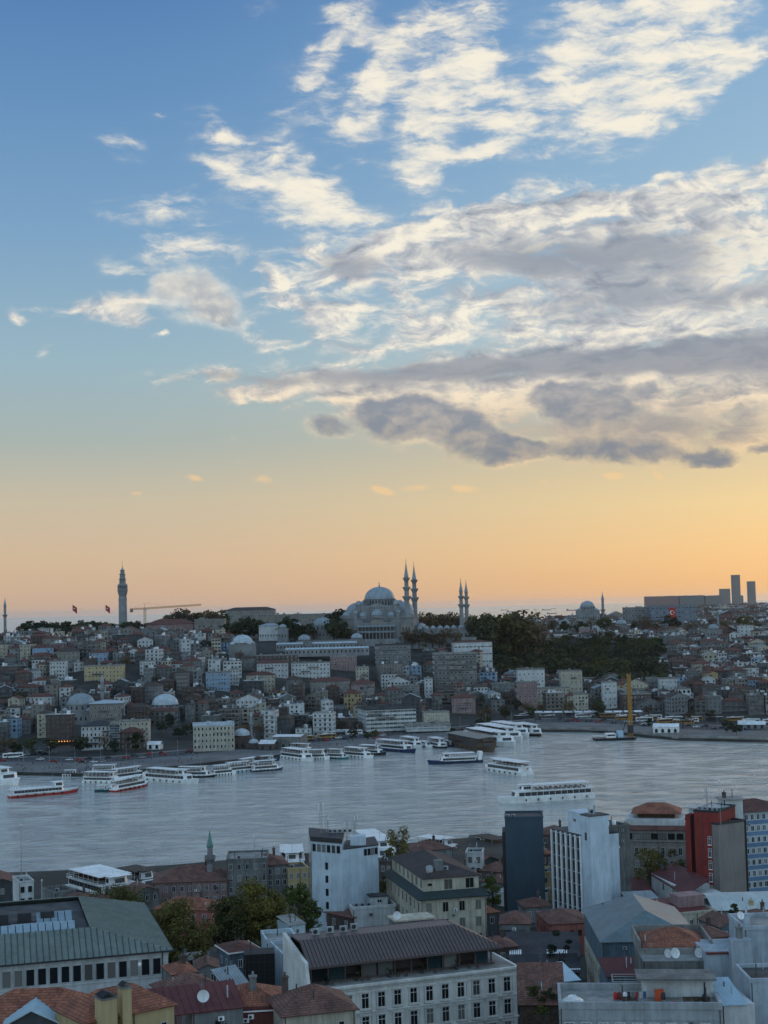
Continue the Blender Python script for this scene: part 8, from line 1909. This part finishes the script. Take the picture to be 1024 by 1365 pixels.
# green-capped minaret on the near bank and tall poles
p = PZ(280, 1176, 9.0); ptip = PY(279.5, 1103, p.y + 6); GRC = M('green_copper', (.10, .22, .19), .6, .2, .5)
H_ = ptip.z - 3; minaret((ptip.x, p.y + 6, 3), H_ * .25, [H_ * .56], .95, H_ * .74, H_ * .22, 'small stone minaret with green cap by the near shore', None, cone_mat=GRC, finial_h=1.2)
def pole(px, ptop, pbot, z, label, r=.09):
    q = PZ(px, pbot, z); h = PY(px, ptop, q.y).z - q.z; t = thing('tall_pole', q, 0, label, 'pole'); b = MB([STEEL]); b.tube((0, 0, -2), (0, 0, h), r, 6, r * .5); b.build('shaft', t, uv=False); b = MB([PLAST]); b.lathe(0, 0, [(.05, h - .6), (.2, h - .5), (.2, h - .1), (.05, h)], 8); b.build('lamp_head', t, uv=False)
pole(28.5, 1098, 1170, 6, 'tall thin pale mast standing by the near quay, far left', .13)
pole(187, 1283, 1362, 33, 'thin pole with white lamp rising over the yellow-walled house', .05)
pole(56, 1172, 1215, 6, 'dark square post beside the left quay cottages', .35)
pole(339.5, 1115, 1150, 14, 'thin lamp pole above the ruined grey roof')
pole(961, 1040, 1095, 32, 'long thin whip aerial above the red building', .06)
# ---- near trees
def big_tree(px, py_top, Y, Rr, kind, label, hgt=None, nl=150, ls=.32, ncl=46, trunk_h=6, shape='round', droop=0.0):
    p = PY(px, py_top, Y); g = near_h(p.x, Y); h = p.z - g; z0 = hgt if hgt is not None else h * .18
    me, cl = crown_mesh(int(px * 3 + Y), Rr, h - z0, z0, ncl, nl, ls, kind, shape, droop=droop)
    t = thing('tree', (p.x, Y, g), 0, label, 'tree', 'trees of the near bank'); o_ = bpy.data.objects.new('crown', me); COL.objects.link(o_); o_.parent = t
    tr = trunk_mesh(int(px), h * .7, .4, cl, 12); o_ = bpy.data.objects.new('trunk', tr); COL.objects.link(o_); o_.parent = t
big_tree(332, 1178, 345, 8.0, LEAF_OLIVE, 'largest yellow-green tree of the near bank, left of the tall white building', nl=240, ncl=75)
big_tree(304, 1192, 338, 5.6, LEAF_OLIVE, 'yellow-green tree leaning against the largest one', nl=170, ncl=52)
big_tree(364, 1188, 350, 5.6, LEAF_OLIVE, 'yellow-green tree between the largest tree and the tall building', nl=170, ncl=52)
big_tree(398, 1180, 362, 5.2, LEAF_MID, 'leafy green tree touching the left side of the tall white building', nl=150, ncl=40)
big_tree(152, 1180, 405, 8.4, LEAF_OLIVE, 'willow-like yellow-green tree before the near ferry', nl=200, ncl=56, droop=.8)
big_tree(238, 1199, 318, 6.8, LEAF_OLIVE, 'wide olive tree right behind the green-roofed hall', nl=220, ncl=60)
big_tree(222, 1204, 335, 6.0, LEAF_MID, 'darker tree tucked behind the hall corner', nl=150, ncl=40)
big_tree(530, 1099, 455, 4.4, LEAF_OLIVE, 'single pale airy tree beside the white ferry bow', nl=90, ncl=34)
big_tree(515, 1160, 395, 3.6, LEAF_OLIVE, 'slim olive tree right of the tall white building', nl=100, ncl=26)
big_tree(866, 1133, 405, 5.6, LEAF_OLIVE, 'thin spring tree before the beige hotel, left one', nl=90, ncl=34)
big_tree(892, 1130, 400, 4.8, LEAF_OLIVE, 'thin spring tree before the beige hotel, right one', nl=90, ncl=30)
big_tree(656, 1168, 392, 3.2, LEAF_MID, 'small green tree at the left foot of the slate-blue tower', nl=100, ncl=22)
big_tree(976, 1190, 330, 1.7, LEAF_DARK, 'tiny dark conifer before the plain grey-beige wall', nl=60, ncl=14, shape='column')
big_tree(745, 1240, 300, 3.0, LEAF_DARK, 'dark bush between faded red house and black sheds', nl=100, ncl=18)
big_tree(650, 1250, 290, 2.6, LEAF_TWIG, 'bare bush on the terrace end behind the white block', nl=80, ncl=16)

# pipes, cables and wall units that the near walls carry, as parts of their houses
rp = random.Random(77); PIPE = M('rusty_downpipe', (.09, .07, .06), .8, .3, 1.0)
for (t, w, d, H) in FBS:
    if t.name.startswith(('white_hotel', 'grey_panel', 'dark_blue')) or w < 3: continue
    for k in range(1 + int(w > 9)):
        x = (.25, w - .25)[k] if rp.random() < .8 else w * rp.uniform(.3, .7)
        b = MB([PIPE]); b.tube((x, -.11, max(0, H - 14)), (x, -.11, H - .05), .07, 6); b.build('downpipe', t, uv=False)
    for k in range(rp.randint(0, 2 + int(w / 6))):
        x, z = rp.uniform(.8, w - .8), H - rp.uniform(1.2, 6)
        b = MB([rp.choice((ZINC, PLAST, GREYW))]); b.box(x - .42, x + .42, -.42, -.1, z, z + .6); b.mat(DARK).tube((x - .08, -.43, z + .3), (x - .08, -.45, z + .3), .22, 10); b.build('wall_cooling_unit', t, uv=False)
    for k in range(rp.randint(1, 3)):
        x, y = rp.uniform(.8, max(.9, w - .8)), rp.uniform(1.5, d - 1); b = MB([rp.choice((STEEL, PIPE, DARK))]); b.cyl(x, y, H, H + rp.uniform(1.6, 2.8), .11, 8); b.build('vent_pipe', t, uv=False)
    if rp.random() < .45:
        x, y = rp.uniform(.8, max(.9, w - .8)), rp.uniform(1.5, d - 1); hh = rp.uniform(2.2, 3.6); b = MB([STEEL]); b.tube((x, y, H), (x, y, H + hh), .03, 4)
        for q in range(5): b.tube((x - .5 + q * .05, y, H + hh - .1 - q * .16), (x + .5 - q * .05, y, H + hh - .1 - q * .16), .018, 3)
        b.build('tv_aerial', t, uv=False)
